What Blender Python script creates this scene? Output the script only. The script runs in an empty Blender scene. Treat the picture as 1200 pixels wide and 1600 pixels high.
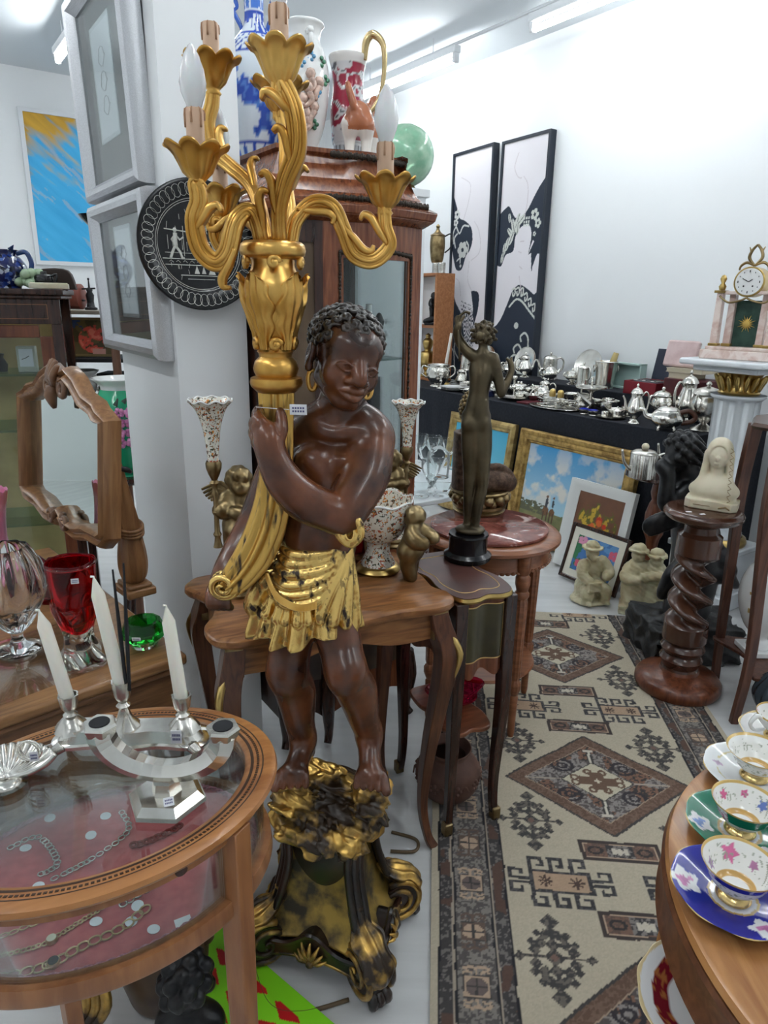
import bpy, math, random
import numpy as np
from mathutils import Vector, Matrix

random.seed(7)
RNG = np.random.default_rng(7)
SC = bpy.context.scene
COL = SC.collection
PI = math.pi

# ---------------------------------------------------------------- camera, world, exposure
CAM_H, FPX, PITCH, ROLL = 1.55, 1080.0, math.radians(17.0), math.radians(1.0)
cam_data = bpy.data.cameras.new('camera')
cam_data.sensor_fit = 'VERTICAL'
cam_data.sensor_height = 36.0
cam_data.lens = 36.0 * FPX / 1600.0
cam_data.clip_start = 0.02
cam = bpy.data.objects.new('camera', cam_data)
COL.objects.link(cam)
_F = Vector((0, math.cos(PITCH), -math.sin(PITCH)))
_U0 = Vector((0, math.sin(PITCH), math.cos(PITCH)))
_R0 = Vector((1, 0, 0))
_R = _R0 * math.cos(ROLL) + _U0 * math.sin(ROLL)
_U = _U0 * math.cos(ROLL) - _R0 * math.sin(ROLL)
cam.matrix_world = Matrix(((_R.x, _U.x, -_F.x, 0), (_R.y, _U.y, -_F.y, 0), (_R.z, _U.z, -_F.z, CAM_H), (0, 0, 0, 1)))
SC.camera = cam

world = bpy.data.worlds.new('world')
SC.world = world
world.use_nodes = True
world.node_tree.nodes['Background'].inputs[0].default_value = (0.75, 0.85, 1.0, 1)
world.node_tree.nodes['Background'].inputs[1].default_value = 0.35
SC.view_settings.view_transform = 'Standard'
SC.view_settings.look = 'None'
SC.view_settings.gamma = 1.0
SC.view_settings.use_curve_mapping = False
SC.view_settings.exposure = 0.85
TUBE_POWER = 26.0
SC.cycles.max_bounces = 8
SC.cycles.diffuse_bounces = 4
SC.cycles.glossy_bounces = 4
SC.cycles.transparent_max_bounces = 12
SC.cycles.transmission_bounces = 4
SC.cycles.caustics_reflective = False
SC.cycles.caustics_refractive = False

# survey helpers: where a sight line from the camera's stand point meets a height or a depth in the room
def _ray(x, y):
    return _F + _R * ((x - 600) / FPX) + _U * ((800 - y) / FPX)
def at(x, y, z=0.0):
    d = _ray(x, y); return Vector((0, 0, CAM_H)) + d * ((z - CAM_H) / d.z)
def ad(x, y, Y):
    d = _ray(x, y); return Vector((0, 0, CAM_H)) + d * (Y / d.y)
UX = Vector((0.8215, 0.5701, 0)); VX = Vector((-0.5701, 0.8215, 0))   # the room's two wall directions
def uv(u, v, z=0.0):
    p = UX * u + VX * v; return Vector((p.x, p.y, z))
ROOM_ANG = math.atan2(UX.y, UX.x)

# ---------------------------------------------------------------- materials
MATS = {}
def mat(name, col, rough=0.5, metal=0.0, col2=None, scale=8.0, lo=0.4, hi=0.62, bump=0.0, bscale=None,
        stretch=(1, 1, 1), coat=0.0, trans=0.0, ior=1.45, vcol=None, detail=4.0, emit=None, estr=1.0, spec=0.5,
        col3=None, rough2=None, sub=0.0, dist=0.0, gen=False):
    if name in MATS: return MATS[name]
    m = bpy.data.materials.new(name); m.use_nodes = True
    nt = m.node_tree; b = nt.nodes['Principled BSDF']; L = nt.links.new
    c4 = lambda c: (c[0], c[1], c[2], 1)
    b.inputs['Base Color'].default_value = c4(col)
    b.inputs['Roughness'].default_value = rough
    b.inputs['Metallic'].default_value = metal
    b.inputs['Coat Weight'].default_value = coat
    b.inputs['Coat Roughness'].default_value = 0.12
    b.inputs['Transmission Weight'].default_value = trans
    b.inputs['IOR'].default_value = ior
    b.inputs['Specular IOR Level'].default_value = spec
    if sub: b.inputs['Subsurface Weight'].default_value = sub
    if emit:
        b.inputs['Emission Color'].default_value = c4(emit); b.inputs['Emission Strength'].default_value = estr
    if col2 is not None or bump or rough2 is not None:
        tc = nt.nodes.new('ShaderNodeTexCoord'); mp = nt.nodes.new('ShaderNodeMapping')
        L(tc.outputs['Generated' if gen else 'Object'], mp.inputs[0]); mp.inputs['Scale'].default_value = stretch
        nz = nt.nodes.new('ShaderNodeTexNoise'); L(mp.outputs[0], nz.inputs['Vector'])
        nz.inputs['Scale'].default_value = scale; nz.inputs['Detail'].default_value = detail; nz.inputs['Distortion'].default_value = dist
    if col2 is not None:
        cr = nt.nodes.new('ShaderNodeValToRGB'); L(nz.outputs['Fac'], cr.inputs[0])
        e = cr.color_ramp.elements; e[0].position = lo; e[0].color = c4(col); e[1].position = hi; e[1].color = c4(col2)
        if col3 is not None:
            q = e.new(min(0.98, hi + 0.12)); q.color = c4(col3)
        L(cr.outputs[0], b.inputs['Base Color'])
    if vcol:
        a = nt.nodes.new('ShaderNodeVertexColor'); a.layer_name = vcol
        L(a.outputs[0], b.inputs['Base Color'])
    if rough2 is not None:
        mr = nt.nodes.new('ShaderNodeMapRange'); L(nz.outputs['Fac'], mr.inputs[0])
        mr.inputs[1].default_value = lo; mr.inputs[2].default_value = hi; mr.inputs[3].default_value = rough; mr.inputs[4].default_value = rough2
        L(mr.outputs[0], b.inputs['Roughness'])
    if bump:
        bp = nt.nodes.new('ShaderNodeBump'); bp.inputs['Strength'].default_value = bump; bp.inputs['Distance'].default_value = 0.004
        src = nz
        if bscale:
            src = nt.nodes.new('ShaderNodeTexNoise'); L(mp.outputs[0], src.inputs['Vector']); src.inputs['Scale'].default_value = bscale; src.inputs['Detail'].default_value = 3
        L(src.outputs['Fac'], bp.inputs['Height']); L(bp.outputs[0], b.inputs['Normal'])
    MATS[name] = m
    return m

def wood(name, a, b, rough=0.35, axis='x', scale=6.0, coat=0.25):
    s = {'x': (1, 9, 9), 'y': (9, 1, 9), 'z': (9, 9, 1)}[axis]
    return mat(name, a, rough, 0, b, scale, 0.35, 0.68, stretch=s, coat=coat * 0.4, detail=6, bump=0.04, dist=0.6)

def pane_mat(name, tint=(0.93, 0.97, 0.97), rough=0.02, gl=(1, 1, 1), top=0.75):
    """thin clear glass: see-through with a fresnel mirror reflection"""
    if name in MATS: return MATS[name]
    m = bpy.data.materials.new(name); m.use_nodes = True; nt = m.node_tree; nt.nodes.clear(); L = nt.links.new
    o = nt.nodes.new('ShaderNodeOutputMaterial'); mx = nt.nodes.new('ShaderNodeMixShader')
    t = nt.nodes.new('ShaderNodeBsdfTransparent'); t.inputs[0].default_value = (*tint, 1)
    g = nt.nodes.new('ShaderNodeBsdfGlossy'); g.inputs['Roughness'].default_value = rough; g.inputs['Color'].default_value = (*gl, 1)
    lw = nt.nodes.new('ShaderNodeLayerWeight'); lw.inputs['Blend'].default_value = 0.2
    mr = nt.nodes.new('ShaderNodeMapRange'); mr.inputs[3].default_value = 0.015; mr.inputs[4].default_value = top
    L(lw.outputs['Fresnel'], mr.inputs[0]); L(mr.outputs[0], mx.inputs[0]); L(t.outputs[0], mx.inputs[1]); L(g.outputs[0], mx.inputs[2]); L(mx.outputs[0], o.inputs[0])
    MATS[name] = m
    return m

def wave_gold(name, gold, dark, scale=9.0, lo=0.36, hi=0.46, rough=0.28, stretch=(1, 1, 1), metal=0.9):
    """gold leaf worn through to a dark ground in patches"""
    if name in MATS: return MATS[name]
    m = mat(name, dark, rough, 0.0, gold, scale, lo, hi, bump=0.12, bscale=60, stretch=stretch, detail=6)
    nt = m.node_tree; b = nt.nodes['Principled BSDF']
    nz = [n for n in nt.nodes if n.type == 'TEX_NOISE'][0]
    mr = nt.nodes.new('ShaderNodeMapRange'); nt.links.new(nz.outputs['Fac'], mr.inputs[0])
    mr.inputs[1].default_value = lo; mr.inputs[2].default_value = hi; mr.inputs[3].default_value = 0.0; mr.inputs[4].default_value = metal
    nt.links.new(mr.outputs[0], b.inputs['Metallic'])
    return m

def speckle(name, base, cols, scale=90.0, rough=0.15, density=0.45, coat=0.5):
    """glazed ware printed all over with small coloured sprigs"""
    if name in MATS: return MATS[name]
    m = bpy.data.materials.new(name); m.use_nodes = True; nt = m.node_tree; b = nt.nodes['Principled BSDF']; L = nt.links.new
    tc = nt.nodes.new('ShaderNodeTexCoord'); nz = nt.nodes.new('ShaderNodeTexNoise'); nz.inputs['Scale'].default_value = scale * 0.6; nz.inputs['Detail'].default_value = 2
    mx = nt.nodes.new('ShaderNodeVectorMath'); mx.operation = 'MULTIPLY_ADD'; L(nz.outputs['Color'], mx.inputs[0]); mx.inputs[1].default_value = (0.02, 0.02, 0.02); L(tc.outputs['Object'], mx.inputs[2]); L(tc.outputs['Object'], nz.inputs['Vector'])
    vo = nt.nodes.new('ShaderNodeTexVoronoi'); vo.inputs['Scale'].default_value = scale; L(mx.outputs[0], vo.inputs['Vector'])
    sp = nt.nodes.new('ShaderNodeSeparateColor'); L(vo.outputs['Color'], sp.inputs[0])
    rp = nt.nodes.new('ShaderNodeValToRGB'); rp.color_ramp.interpolation = 'CONSTANT'; L(sp.outputs[0], rp.inputs[0])
    e = rp.color_ramp.elements; e[0].color = (*base, 1); e[1].position = 1 - density; e[1].color = (*cols[0], 1)
    for k, c in enumerate(cols[1:]):
        q = e.new(1 - density + density * (k + 1) / len(cols)); q.color = (*c, 1)
    L(rp.outputs[0], b.inputs['Base Color']); b.inputs['Roughness'].default_value = rough; b.inputs['Coat Weight'].default_value = coat
    MATS[name] = m
    return m

# palette (linear values)
WHITE = mat('white_paint', (0.86, 0.88, 0.89), 0.6, bump=0.02, bscale=120)
CEILM = mat('ceiling_paint', (0.72, 0.76, 0.79), 0.75)
FLOORM = mat('floor_board', (0.60, 0.61, 0.61), 0.25, col2=(0.66, 0.67, 0.67), scale=2.2, stretch=(1, 9, 1), detail=5)
GOLD = mat('gold_leaf', (0.46, 0.235, 0.045), 0.30, 0.92, (0.74, 0.45, 0.13), 10, bump=0.06, bscale=70)
GOLDD = wave_gold('worn_gold', (0.62, 0.38, 0.10), (0.030, 0.017, 0.009), 13, 0.44, 0.58)
GOLDP = wave_gold('worn_gold_panel', (0.42, 0.28, 0.07), (0.03, 0.022, 0.012), 14, 0.40, 0.58, 0.4)
GOLDH = wave_gold('fluted_worn_gold', (0.62, 0.38, 0.10), (0.028, 0.014, 0.008), 70, 0.34, 0.46, 0.3, (1, 1, 0.10))
GOLDS = wave_gold('streaked_gold', (0.78, 0.52, 0.17), (0.03, 0.016, 0.010), 30, 0.36, 0.44, 0.24, (1.6, 1.6, 0.8))
SKIN = mat('polished_dark_wood', (0.022, 0.008, 0.005), 0.27, 0, (0.22, 0.064, 0.020), 12, 0.28, 0.86, coat=0.25, detail=3)
HAIR = mat('ebonised_wood', (0.010, 0.007, 0.006), 0.3, 0, (0.03, 0.018, 0.012), 20, coat=0.3)
BASED = mat('dark_base_wood', (0.008, 0.006, 0.005), 0.3, 0, (0.035, 0.014, 0.008), 12, coat=0.4)
SILVER = mat('silver', (0.78, 0.76, 0.71), 0.19, 1.0, (0.62, 0.60, 0.55), 14, bump=0.05, bscale=60)
SILVERD = mat('tarnished_silver', (0.48, 0.46, 0.42), 0.26, 1.0, (0.72, 0.70, 0.65), 22, bump=0.15, bscale=90)
BRASS = mat('brass', (0.62, 0.44, 0.16), 0.28, 1.0, (0.42, 0.29, 0.10), 12)
ABRASS = mat('antique_brass', (0.36, 0.27, 0.14), 0.34, 0.95, (0.16, 0.11, 0.05), 16)
BRONZE = mat('bronze', (0.060, 0.047, 0.029), 0.32, 0.8, (0.125, 0.098, 0.058), 9)
DBRONZE = mat('black_bronze', (0.012, 0.013, 0.015), 0.3, 0.5, (0.03, 0.03, 0.032), 18)
MAHOG = wood('mahogany', (0.085, 0.022, 0.010), (0.19, 0.060, 0.025), 0.28, 'z')
MAHOGX = wood('mahogany_x', (0.10, 0.028, 0.012), (0.22, 0.075, 0.032), 0.28, 'x')
DMAHOG = wood('dark_mahogany', (0.020, 0.008, 0.006), (0.055, 0.020, 0.012), 0.25, 'z', 8, 0.4)
ROSE = wood('rosewood', (0.15, 0.055, 0.018), (0.36, 0.155, 0.052), 0.3, 'x', 7, 0.3)
ROSED = wood('rosewood_dark', (0.060, 0.020, 0.010), (0.15, 0.055, 0.024), 0.3, 'z', 7, 0.3)
OAK = wood('golden_oak', (0.20, 0.095, 0.036), (0.36, 0.185, 0.075), 0.33, 'x', 7, 0.3)
OAKZ = wood('golden_oak_z', (0.19, 0.085, 0.032), (0.34, 0.17, 0.068), 0.33, 'z', 7, 0.3)
WALNUT = wood('walnut', (0.10, 0.042, 0.018), (0.24, 0.115, 0.048), 0.35, 'x', 7, 0.2)
PORC = mat('porcelain', (0.86, 0.87, 0.86), 0.12, coat=0.5)
CREAM = mat('cream_alabaster', (0.74, 0.68, 0.52), 0.45, 0, (0.64, 0.57, 0.41), 12, sub=0.1)
MARBLE = mat('white_marble', (0.78, 0.82, 0.85), 0.22, 0, (0.62, 0.67, 0.72), 4, 0.45, 0.75, detail=8, dist=1.5)
PMARB = mat('pink_marble', (0.66, 0.48, 0.42), 0.25, 0, (0.80, 0.68, 0.62), 14, 0.4, 0.6, detail=8, dist=2)
RMARB = mat('rouge_marble', (0.13, 0.035, 0.028), 0.1, 0, (0.26, 0.085, 0.065), 9, 0.40, 0.60, detail=9, dist=2.5, col3=(0.70, 0.60, 0.56))
BLACK = mat('black_gloss', (0.006, 0.006, 0.008), 0.18)
BLACKM = mat('black_matte', (0.010, 0.011, 0.014), 0.7)
CLOTHB = mat('black_cloth', (0.008, 0.010, 0.016), 0.9, 0, (0.014, 0.017, 0.025), 60, bump=0.2)
MIRROR = mat('mirror_silvering', (0.76, 0.84, 0.80), 0.02, 1.0)
PANE = pane_mat('clear_glass')
GLASSC = mat('crystal', (0.95, 0.97, 0.97), 0.02, trans=1.0, ior=1.42)
THINC = pane_mat('thin_crystal', (0.96, 0.98, 0.98), 0.03, top=0.9)
PANEF = pane_mat('picture_glass', (0.92, 0.95, 0.95), 0.03, top=0.4)
GLASSR = pane_mat('ruby_glass', (0.80, 0.05, 0.10), 0.03)
GLASSRD = pane_mat('deep_ruby_glass', (0.50, 0.015, 0.05), 0.03)
GLASSG = pane_mat('green_glass', (0.10, 0.55, 0.16), 0.03)
WAX = mat('candle_wax', (0.82, 0.79, 0.70), 0.45, sub=0.15)
SLEEVE = mat('candle_sleeve', (0.66, 0.44, 0.30), 0.5)
SLEEVED = mat('wax_drip', (0.42, 0.23, 0.13), 0.45)
BULB = mat('frosted_bulb', (0.90, 0.92, 0.94), 0.22, trans=0.12, coat=0.4, sub=0.1)
PAPER = mat('paper_tag', (0.80, 0.80, 0.83), 0.7)
INK = mat('ink', (0.10, 0.10, 0.22), 0.7)
CABLE = mat('brown_cable', (0.12, 0.08, 0.04), 0.4)

# ---------------------------------------------------------------- geometry
def cr(pts, n=8, closed=False):
    """Catmull-Rom through the points"""
    P = np.array([list(p) for p in pts], float); out = []
    m = len(P)
    if m < 3 and not closed:
        return [P[0] + (P[1] - P[0]) * t for t in np.linspace(0, 1, n + 1)]
    for i in range(m if closed else m - 1):
        if closed: a, b, c, d = P[(i - 1) % m], P[i], P[(i + 1) % m], P[(i + 2) % m]
        else: a, b, c, d = P[max(i - 1, 0)], P[i], P[i + 1], P[min(i + 2, m - 1)]
        for k in range(n):
            t = k / n
            out.append(0.5 * ((2 * b) + (c - a) * t + (2 * a - 5 * b + 4 * c - d) * t * t + (3 * b - a - 3 * c + d) * t ** 3))
    if not closed: out.append(P[-1])
    return out

class G:
    """collects shapes that become ONE mesh object"""
    def __init__(s): s.v = []; s.f = []; s.T = None; s.mi = []; s.cm = 0
    def add(s, V, F, T=None):
        o = len(s.v); T = T or s.T
        if T is not None: V = [T @ Vector(p) for p in V]
        s.v.extend([tuple(p) for p in V]); s.f.extend([tuple(i + o for i in f) for f in F]); s.mi.extend([s.cm] * len(F)); return s
    def box(s, c, d, rz=0.0, T=None, top=1.0):
        x, y, z = d[0] / 2, d[1] / 2, d[2] / 2
        V = [(-x, -y, -z), (x, -y, -z), (x, y, -z), (-x, y, -z), (-x * top, -y * top, z), (x * top, -y * top, z), (x * top, y * top, z), (-x * top, y * top, z)]
        M = Matrix.Translation(Vector(c)) @ Matrix.Rotation(rz, 4, 'Z')
        V = [M @ Vector(p) for p in V]
        return s.add(V, [(0, 3, 2, 1), (4, 5, 6, 7), (0, 1, 5, 4), (1, 2, 6, 5), (2, 3, 7, 6), (3, 0, 4, 7)], T)
    def lathe(s, prof, n=24, c=(0, 0, 0), rm=None, T=None, a0=0.0, a1=None):
        V = []; F = []; rows = []; full = a1 is None
        span = 2 * PI if full else a1 - a0
        cols = n if full else n + 1
        for k, (r, z) in enumerate(prof):
            if r < 1e-6 and full:
                rows.append([len(V)]); V.append((c[0], c[1], c[2] + z)); continue
            row = []
            for i in range(cols):
                a = a0 + span * i / n; rr, zz = r, z
                if rm:
                    q = rm(a, k / (len(prof) - 1))
                    if isinstance(q, tuple): rr, zz = r * q[0], z + q[1]
                    else: rr = r * q
                row.append(len(V)); V.append((c[0] + rr * math.cos(a), c[1] + rr * math.sin(a), c[2] + zz))
            rows.append(row)
        for A, B in zip(rows, rows[1:]):
            for i in range(n):
                j = (i + 1) % cols if full else i + 1
                if len(A) == 1 and len(B) == 1: continue
                if len(A) == 1: F.append((A[0], B[j], B[i]))
                elif len(B) == 1: F.append((A[i], A[j], B[0]))
                else: F.append((A[i], A[j], B[j], B[i]))
        return s.add(V, F, T)
    def tube(s, pts, r, n=8, sub=0, closed=False, sec=None, up=None, T=None, flat=1.0, cap=True):
        """sweep along points; r number, list, or function of 0..1; flat squashes the section along its second axis"""
        P = cr(pts, sub, closed) if sub else [np.array(list(p), float) for p in pts]
        m = len(P)
        if callable(r): R = [r(i / max(1, m - 1)) for i in range(m)]
        elif isinstance(r, (list, tuple)):
            xs = np.linspace(0, 1, len(r)); R = list(np.interp(np.linspace(0, 1, m), xs, r))
        else: R = [r] * m
        tan = []
        for i in range(m):
            a, b = (P[(i - 1) % m], P[(i + 1) % m]) if closed else (P[max(i - 1, 0)], P[min(i + 1, m - 1)])
            t = b - a; l = np.linalg.norm(t); tan.append(t / l if l > 1e-9 else (tan[-1] if tan else np.array([0, 0, 1.])))
        u = np.array(up if up is not None else ([0, 0, 1.] if abs(tan[0][2]) < 0.9 else [1., 0, 0]), float)
        if sec is None: sec = [(math.cos(2 * PI * k / n), math.sin(2 * PI * k / n) * flat) for k in range(n)]
        n = len(sec); V = []; F = []
        for i in range(m):
            t = tan[i]
            if up is not None: u = np.array(up, float)
            u = u - t * np.dot(u, t); l = np.linalg.norm(u)
            u = u / l if l > 1e-9 else np.array([1., 0, 0]); w = np.cross(t, u)
            for (a, b) in sec: V.append(P[i] + (u * a + w * b) * R[i])
        for i in range(m if closed else m - 1):
            j = (i + 1) % m
            for k in range(n):
                q = (k + 1) % n; F.append((i * n + k, i * n + q, j * n + q, j * n + k))
        if cap and not closed:
            F.append(tuple(range(n - 1, -1, -1))); F.append(tuple((m - 1) * n + k for k in range(n)))
        return s.add(V, F, T)
    def prism(s, poly, z0, z1, T=None, top=None):
        """extrude an outline; top = optional outline at z1"""
        n = len(poly); top = top or poly
        V = [(p[0], p[1], z0) for p in poly] + [(p[0], p[1], z1) for p in top]
        F = [tuple(range(n - 1, -1, -1)), tuple(range(n, 2 * n))] + [(i, (i + 1) % n, n + (i + 1) % n, n + i) for i in range(n)]
        return s.add(V, F, T)
    def sph(s, c, r, n=12, T=None, z0=-1.0):
        r = (r, r, r) if isinstance(r, (int, float)) else r
        k = max(4, n // 2); pr = []
        for i in range(k + 1):
            a = -PI / 2 + PI * i / k; pr.append((math.cos(a), math.sin(a)))
        M = Matrix.Translation(Vector(c)) @ Matrix.Diagonal((r[0], r[1], r[2], 1))
        return s.lathe(pr, n, T=(T @ M) if T is not None else ((s.T @ M) if s.T is not None else M))
    def frame(s, w, h, prof, T=None, z=0.0):
        """picture-frame moulding round a w x h opening in local XZ; prof = (outward, forward(-y)) points"""
        V = []; F = []; n = len(prof)
        for (cx, cz) in ((-1, -1), (1, -1), (1, 1), (-1, 1)):
            for (o, y) in prof: V.append((cx * (w / 2 + o), -y, cz * (h / 2 + o) + z))
        for i in range(4):
            j = (i + 1) % 4
            for k in range(n):
                q = (k + 1) % n; F.append((i * n + k, j * n + k, j * n + q, i * n + q))
        return s.add(V, F, T)
    def grid(s, fn, nu, nv, T=None, close_u=False):
        V = [fn(i / (nu if close_u else nu - 1), j / (nv - 1)) for j in range(nv) for i in range(nu)]
        F = []
        for j in range(nv - 1):
            for i in range(nu if close_u else nu - 1):
                q = (i + 1) % nu; F.append((j * nu + i, j * nu + q, (j + 1) * nu + q, (j + 1) * nu + i))
        return s.add(V, F, T)

def mesh_from(v, f, name):
    me = bpy.data.meshes.new(name)
    me.from_pydata([tuple(p) for p in v], [], f); me.update()
    return me

def origin_of(o):
    p = Vector((0, 0, 0))
    while o is not None:
        p = p + o.location; o = o.parent
    return p

def ob(g, name, mt, par=None, loc=None, rot=None, sm=38, bev=0.0, W=False, solid=0.0, sub=0, label=None, cat=None, group=None, kind=None):
    """link the collected shapes as one mesh object; W: the vertices are in room coordinates (parents unrotated)"""
    me = g if isinstance(g, bpy.types.Mesh) else mesh_from(g.v, g.f, name)
    if isinstance(mt, (list, tuple)):
        for q in mt: me.materials.append(q)
        if not isinstance(g, bpy.types.Mesh): me.polygons.foreach_set('material_index', g.mi)
    elif len(me.materials) == 0: me.materials.append(mt)
    if sm:
        me.polygons.foreach_set('use_smooth', [True] * len(me.polygons))
        if sm < 180: me.set_sharp_from_angle(angle=math.radians(sm))
    o = bpy.data.objects.new(name, me); COL.objects.link(o)
    if par is not None: o.parent = par
    if W and par is not None: o.location = -origin_of(par)
    if W and par is None:                                   # put the origin at the thing's base
        n = len(me.vertices); co = np.empty(n * 3, np.float32); me.vertices.foreach_get('co', co); co = co.reshape(-1, 3)
        b = Vector((float((co[:, 0].min() + co[:, 0].max()) / 2), float((co[:, 1].min() + co[:, 1].max()) / 2), float(co[:, 2].min())))
        me.transform(Matrix.Translation(-b)); o.location = b
    if loc is not None: o.location = loc
    if rot is not None: o.rotation_euler = rot
    if solid:
        q = o.modifiers.new('thick', 'SOLIDIFY'); q.thickness = solid; q.offset = 0
    if bev:
        q = o.modifiers.new('bevel', 'BEVEL'); q.width = bev; q.segments = 2; q.limit_method = 'ANGLE'; q.angle_limit = math.radians(40)
    if sub:
        q = o.modifiers.new('smooth', 'SUBSURF'); q.levels = sub; q.render_levels = sub
    tag(o, label, cat, group, kind)
    return o

def tag(o, label=None, cat=None, group=None, kind=None):
    if label: o['label'] = label
    if cat: o['category'] = cat
    if group: o['group'] = group
    if kind: o['kind'] = kind
    return o

def thing(name, label, cat, loc=(0, 0, 0), rz=0.0, group=None, rot=None):
    o = bpy.data.objects.new(name, None); COL.objects.link(o)
    o.empty_display_size = 0.05
    o.location = loc; o.rotation_euler = rot if rot is not None else (0, 0, rz)
    return tag(o, label, cat, group)

def dup(root, loc=None, rz=None, label=None, par=None, scale=None):
    """a copy of a thing with copies of its parts and sub-parts (shared mesh data)"""
    c = root.copy(); COL.objects.link(c)
    if par is not None: c.parent = par
    if loc is not None: c.location = loc
    if rz is not None: c.rotation_euler = (0, 0, rz)
    if label: c['label'] = label
    if scale: c.scale = (scale,) * 3 if isinstance(scale, (int, float)) else scale
    for ch in list(root.children): dup(ch, par=c)
    return c

def hsh(i, k=0): return (math.sin(i * 12.9898 + k * 78.233) * 43758.5453) % 1.0

# ---------------------------------------------------------------- sculpting field (smooth unions on a voxel grid, surface nets)
class Field:
    def __init__(s, lo, hi, h):
        s.lo = np.array(list(lo), float); s.h = h
        s.n = np.maximum(4, np.ceil((np.array(list(hi), float) - s.lo) / h).astype(int) + 1)
        s.f = np.full(s.n, 0.5, np.float32); s.M = None; s.sc = 1.0
    def frame(s, M=None):
        """following shapes are given in this frame"""
        s.M = M
        if M is not None:
            s.R = np.array(M.to_3x3()); s.t = np.array(M.translation); s.sc = float(np.linalg.norm(s.R[:, 0])); s.Ri = np.linalg.inv(s.R)
        else: s.sc = 1.0
    def _do(s, c, rad, fn, k, mode):
        c = np.array(list(c), float)
        if s.M is not None: c = s.R @ c + s.t; rad = rad * s.sc
        pad = k + 3 * s.h
        a = np.clip(np.floor((c - rad - pad - s.lo) / s.h).astype(int), 0, s.n); b = np.clip(np.ceil((c + rad + pad - s.lo) / s.h).astype(int) + 1, 0, s.n)
        if np.any(b <= a): return
        ax = [(s.lo[i] + np.arange(a[i], b[i]) * s.h).astype(np.float32) for i in range(3)]
        X, Y, Z = ax[0][:, None, None], ax[1][None, :, None], ax[2][None, None, :]
        if s.M is not None:
            X, Y, Z = X - s.t[0], Y - s.t[1], Z - s.t[2]; q = s.Ri.astype(np.float32)
            X, Y, Z = q[0, 0] * X + q[0, 1] * Y + q[0, 2] * Z, q[1, 0] * X + q[1, 1] * Y + q[1, 2] * Z, q[2, 0] * X + q[2, 1] * Y + q[2, 2] * Z
        d = fn(X, Y, Z) * s.sc
        sl = tuple(slice(a[i], b[i]) for i in range(3)); o = s.f[sl]
        if mode == 'sub':
            d = -d; hh = np.maximum(k - np.abs(o - d), 0) / max(k, 1e-9); s.f[sl] = np.maximum(o, d) + hh * hh * k * 0.25
        else:
            hh = np.maximum(k - np.abs(o - d), 0) / max(k, 1e-9); s.f[sl] = np.minimum(o, d) - hh * hh * k * 0.25
    def ell(s, c, r, k=0.01, mode='add', rot=None):
        r = np.array([r, r, r] if isinstance(r, (int, float)) else list(r), np.float32); c = np.array(list(c), np.float32)
        q = None if rot is None else np.array(rot.to_3x3().transposed(), np.float32)
        def fn(X, Y, Z):
            x, y, z = X - c[0], Y - c[1], Z - c[2]
            if q is not None: x, y, z = q[0, 0] * x + q[0, 1] * y + q[0, 2] * z, q[1, 0] * x + q[1, 1] * y + q[1, 2] * z, q[2, 0] * x + q[2, 1] * y + q[2, 2] * z
            k0 = np.sqrt((x / r[0]) ** 2 + (y / r[1]) ** 2 + (z / r[2]) ** 2); k1 = np.sqrt((x / r[0] ** 2) ** 2 + (y / r[1] ** 2) ** 2 + (z / r[2] ** 2) ** 2)
            return k0 * (k0 - 1) / np.maximum(k1, 1e-6)
        s._do(c, float(r.max()), fn, k, mode); return s
    def cone(s, a, b, ra, rb, k=0.01, mode='add'):
        a = np.array(list(a), np.float32); b = np.array(list(b), np.float32); d = b - a; L2 = max(float(d @ d), 1e-12)
        def fn(X, Y, Z):
            x, y, z = X - a[0], Y - a[1], Z - a[2]
            t = np.clip((x * d[0] + y * d[1] + z * d[2]) / L2, 0, 1)
            return np.sqrt((x - d[0] * t) ** 2 + (y - d[1] * t) ** 2 + (z - d[2] * t) ** 2) - (ra + (rb - ra) * t)
        s._do((a + b) / 2, math.sqrt(L2) / 2 + max(ra, rb), fn, k, mode); return s
    def chain(s, pts, r, k=0.008, sub=5, mode='add'):
        P = cr(pts, sub) if len(pts) > 2 else [np.array(list(p)) for p in pts]
        R = np.interp(np.linspace(0, 1, len(P)), np.linspace(0, 1, len(r)), r) if isinstance(r, (list, tuple)) else [r] * len(P)
        for i in range(len(P) - 1): s.cone(P[i], P[i + 1], R[i], R[i + 1], k, mode)
        return s
    def shape(s, c, rad, fn, k=0.008, mode='add'):
        s._do(c, rad, fn, k, mode); return s
    def rough(s, amp, fr, seed=0):
        """craggy displacement of the whole surface"""
        X, Y, Z = [((s.lo[i] + np.arange(s.n[i]) * s.h) * fr).astype(np.float32) for i in range(3)]
        X, Y, Z = X[:, None, None], Y[None, :, None], Z[None, None, :]
        w = np.sin(X * 1.0 + 1.7 * np.sin(Y * .8 + seed) + seed) * np.sin(Y * 1.1 + 1.3 * np.sin(Z * .9 + seed)) + np.abs(np.sin(Z * 1.3 + X * .7 + np.sin(Y * 1.2)))
        s.f += (amp * (w - 0.5)).astype(np.float32); return s
    def mesh(s, name):
        f = s.f; neg = f < 0; n = s.n
        cnt = np.zeros(n - 1, np.int8)
        for dx in (0, 1):
            for dy in (0, 1):
                for dz in (0, 1): cnt += neg[dx:n[0] - 1 + dx, dy:n[1] - 1 + dy, dz:n[2] - 1 + dz]
        act = (cnt > 0) & (cnt < 8); I = np.argwhere(act)
        idx = np.full(n - 1, -1, np.int32); idx[act] = np.arange(len(I), dtype=np.int32)
        C = {}
        for dx in (0, 1):
            for dy in (0, 1):
                for dz in (0, 1): C[dx, dy, dz] = f[I[:, 0] + dx, I[:, 1] + dy, I[:, 2] + dz].astype(np.float64)
        acc = np.zeros((len(I), 3)); w = np.zeros(len(I))
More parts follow.
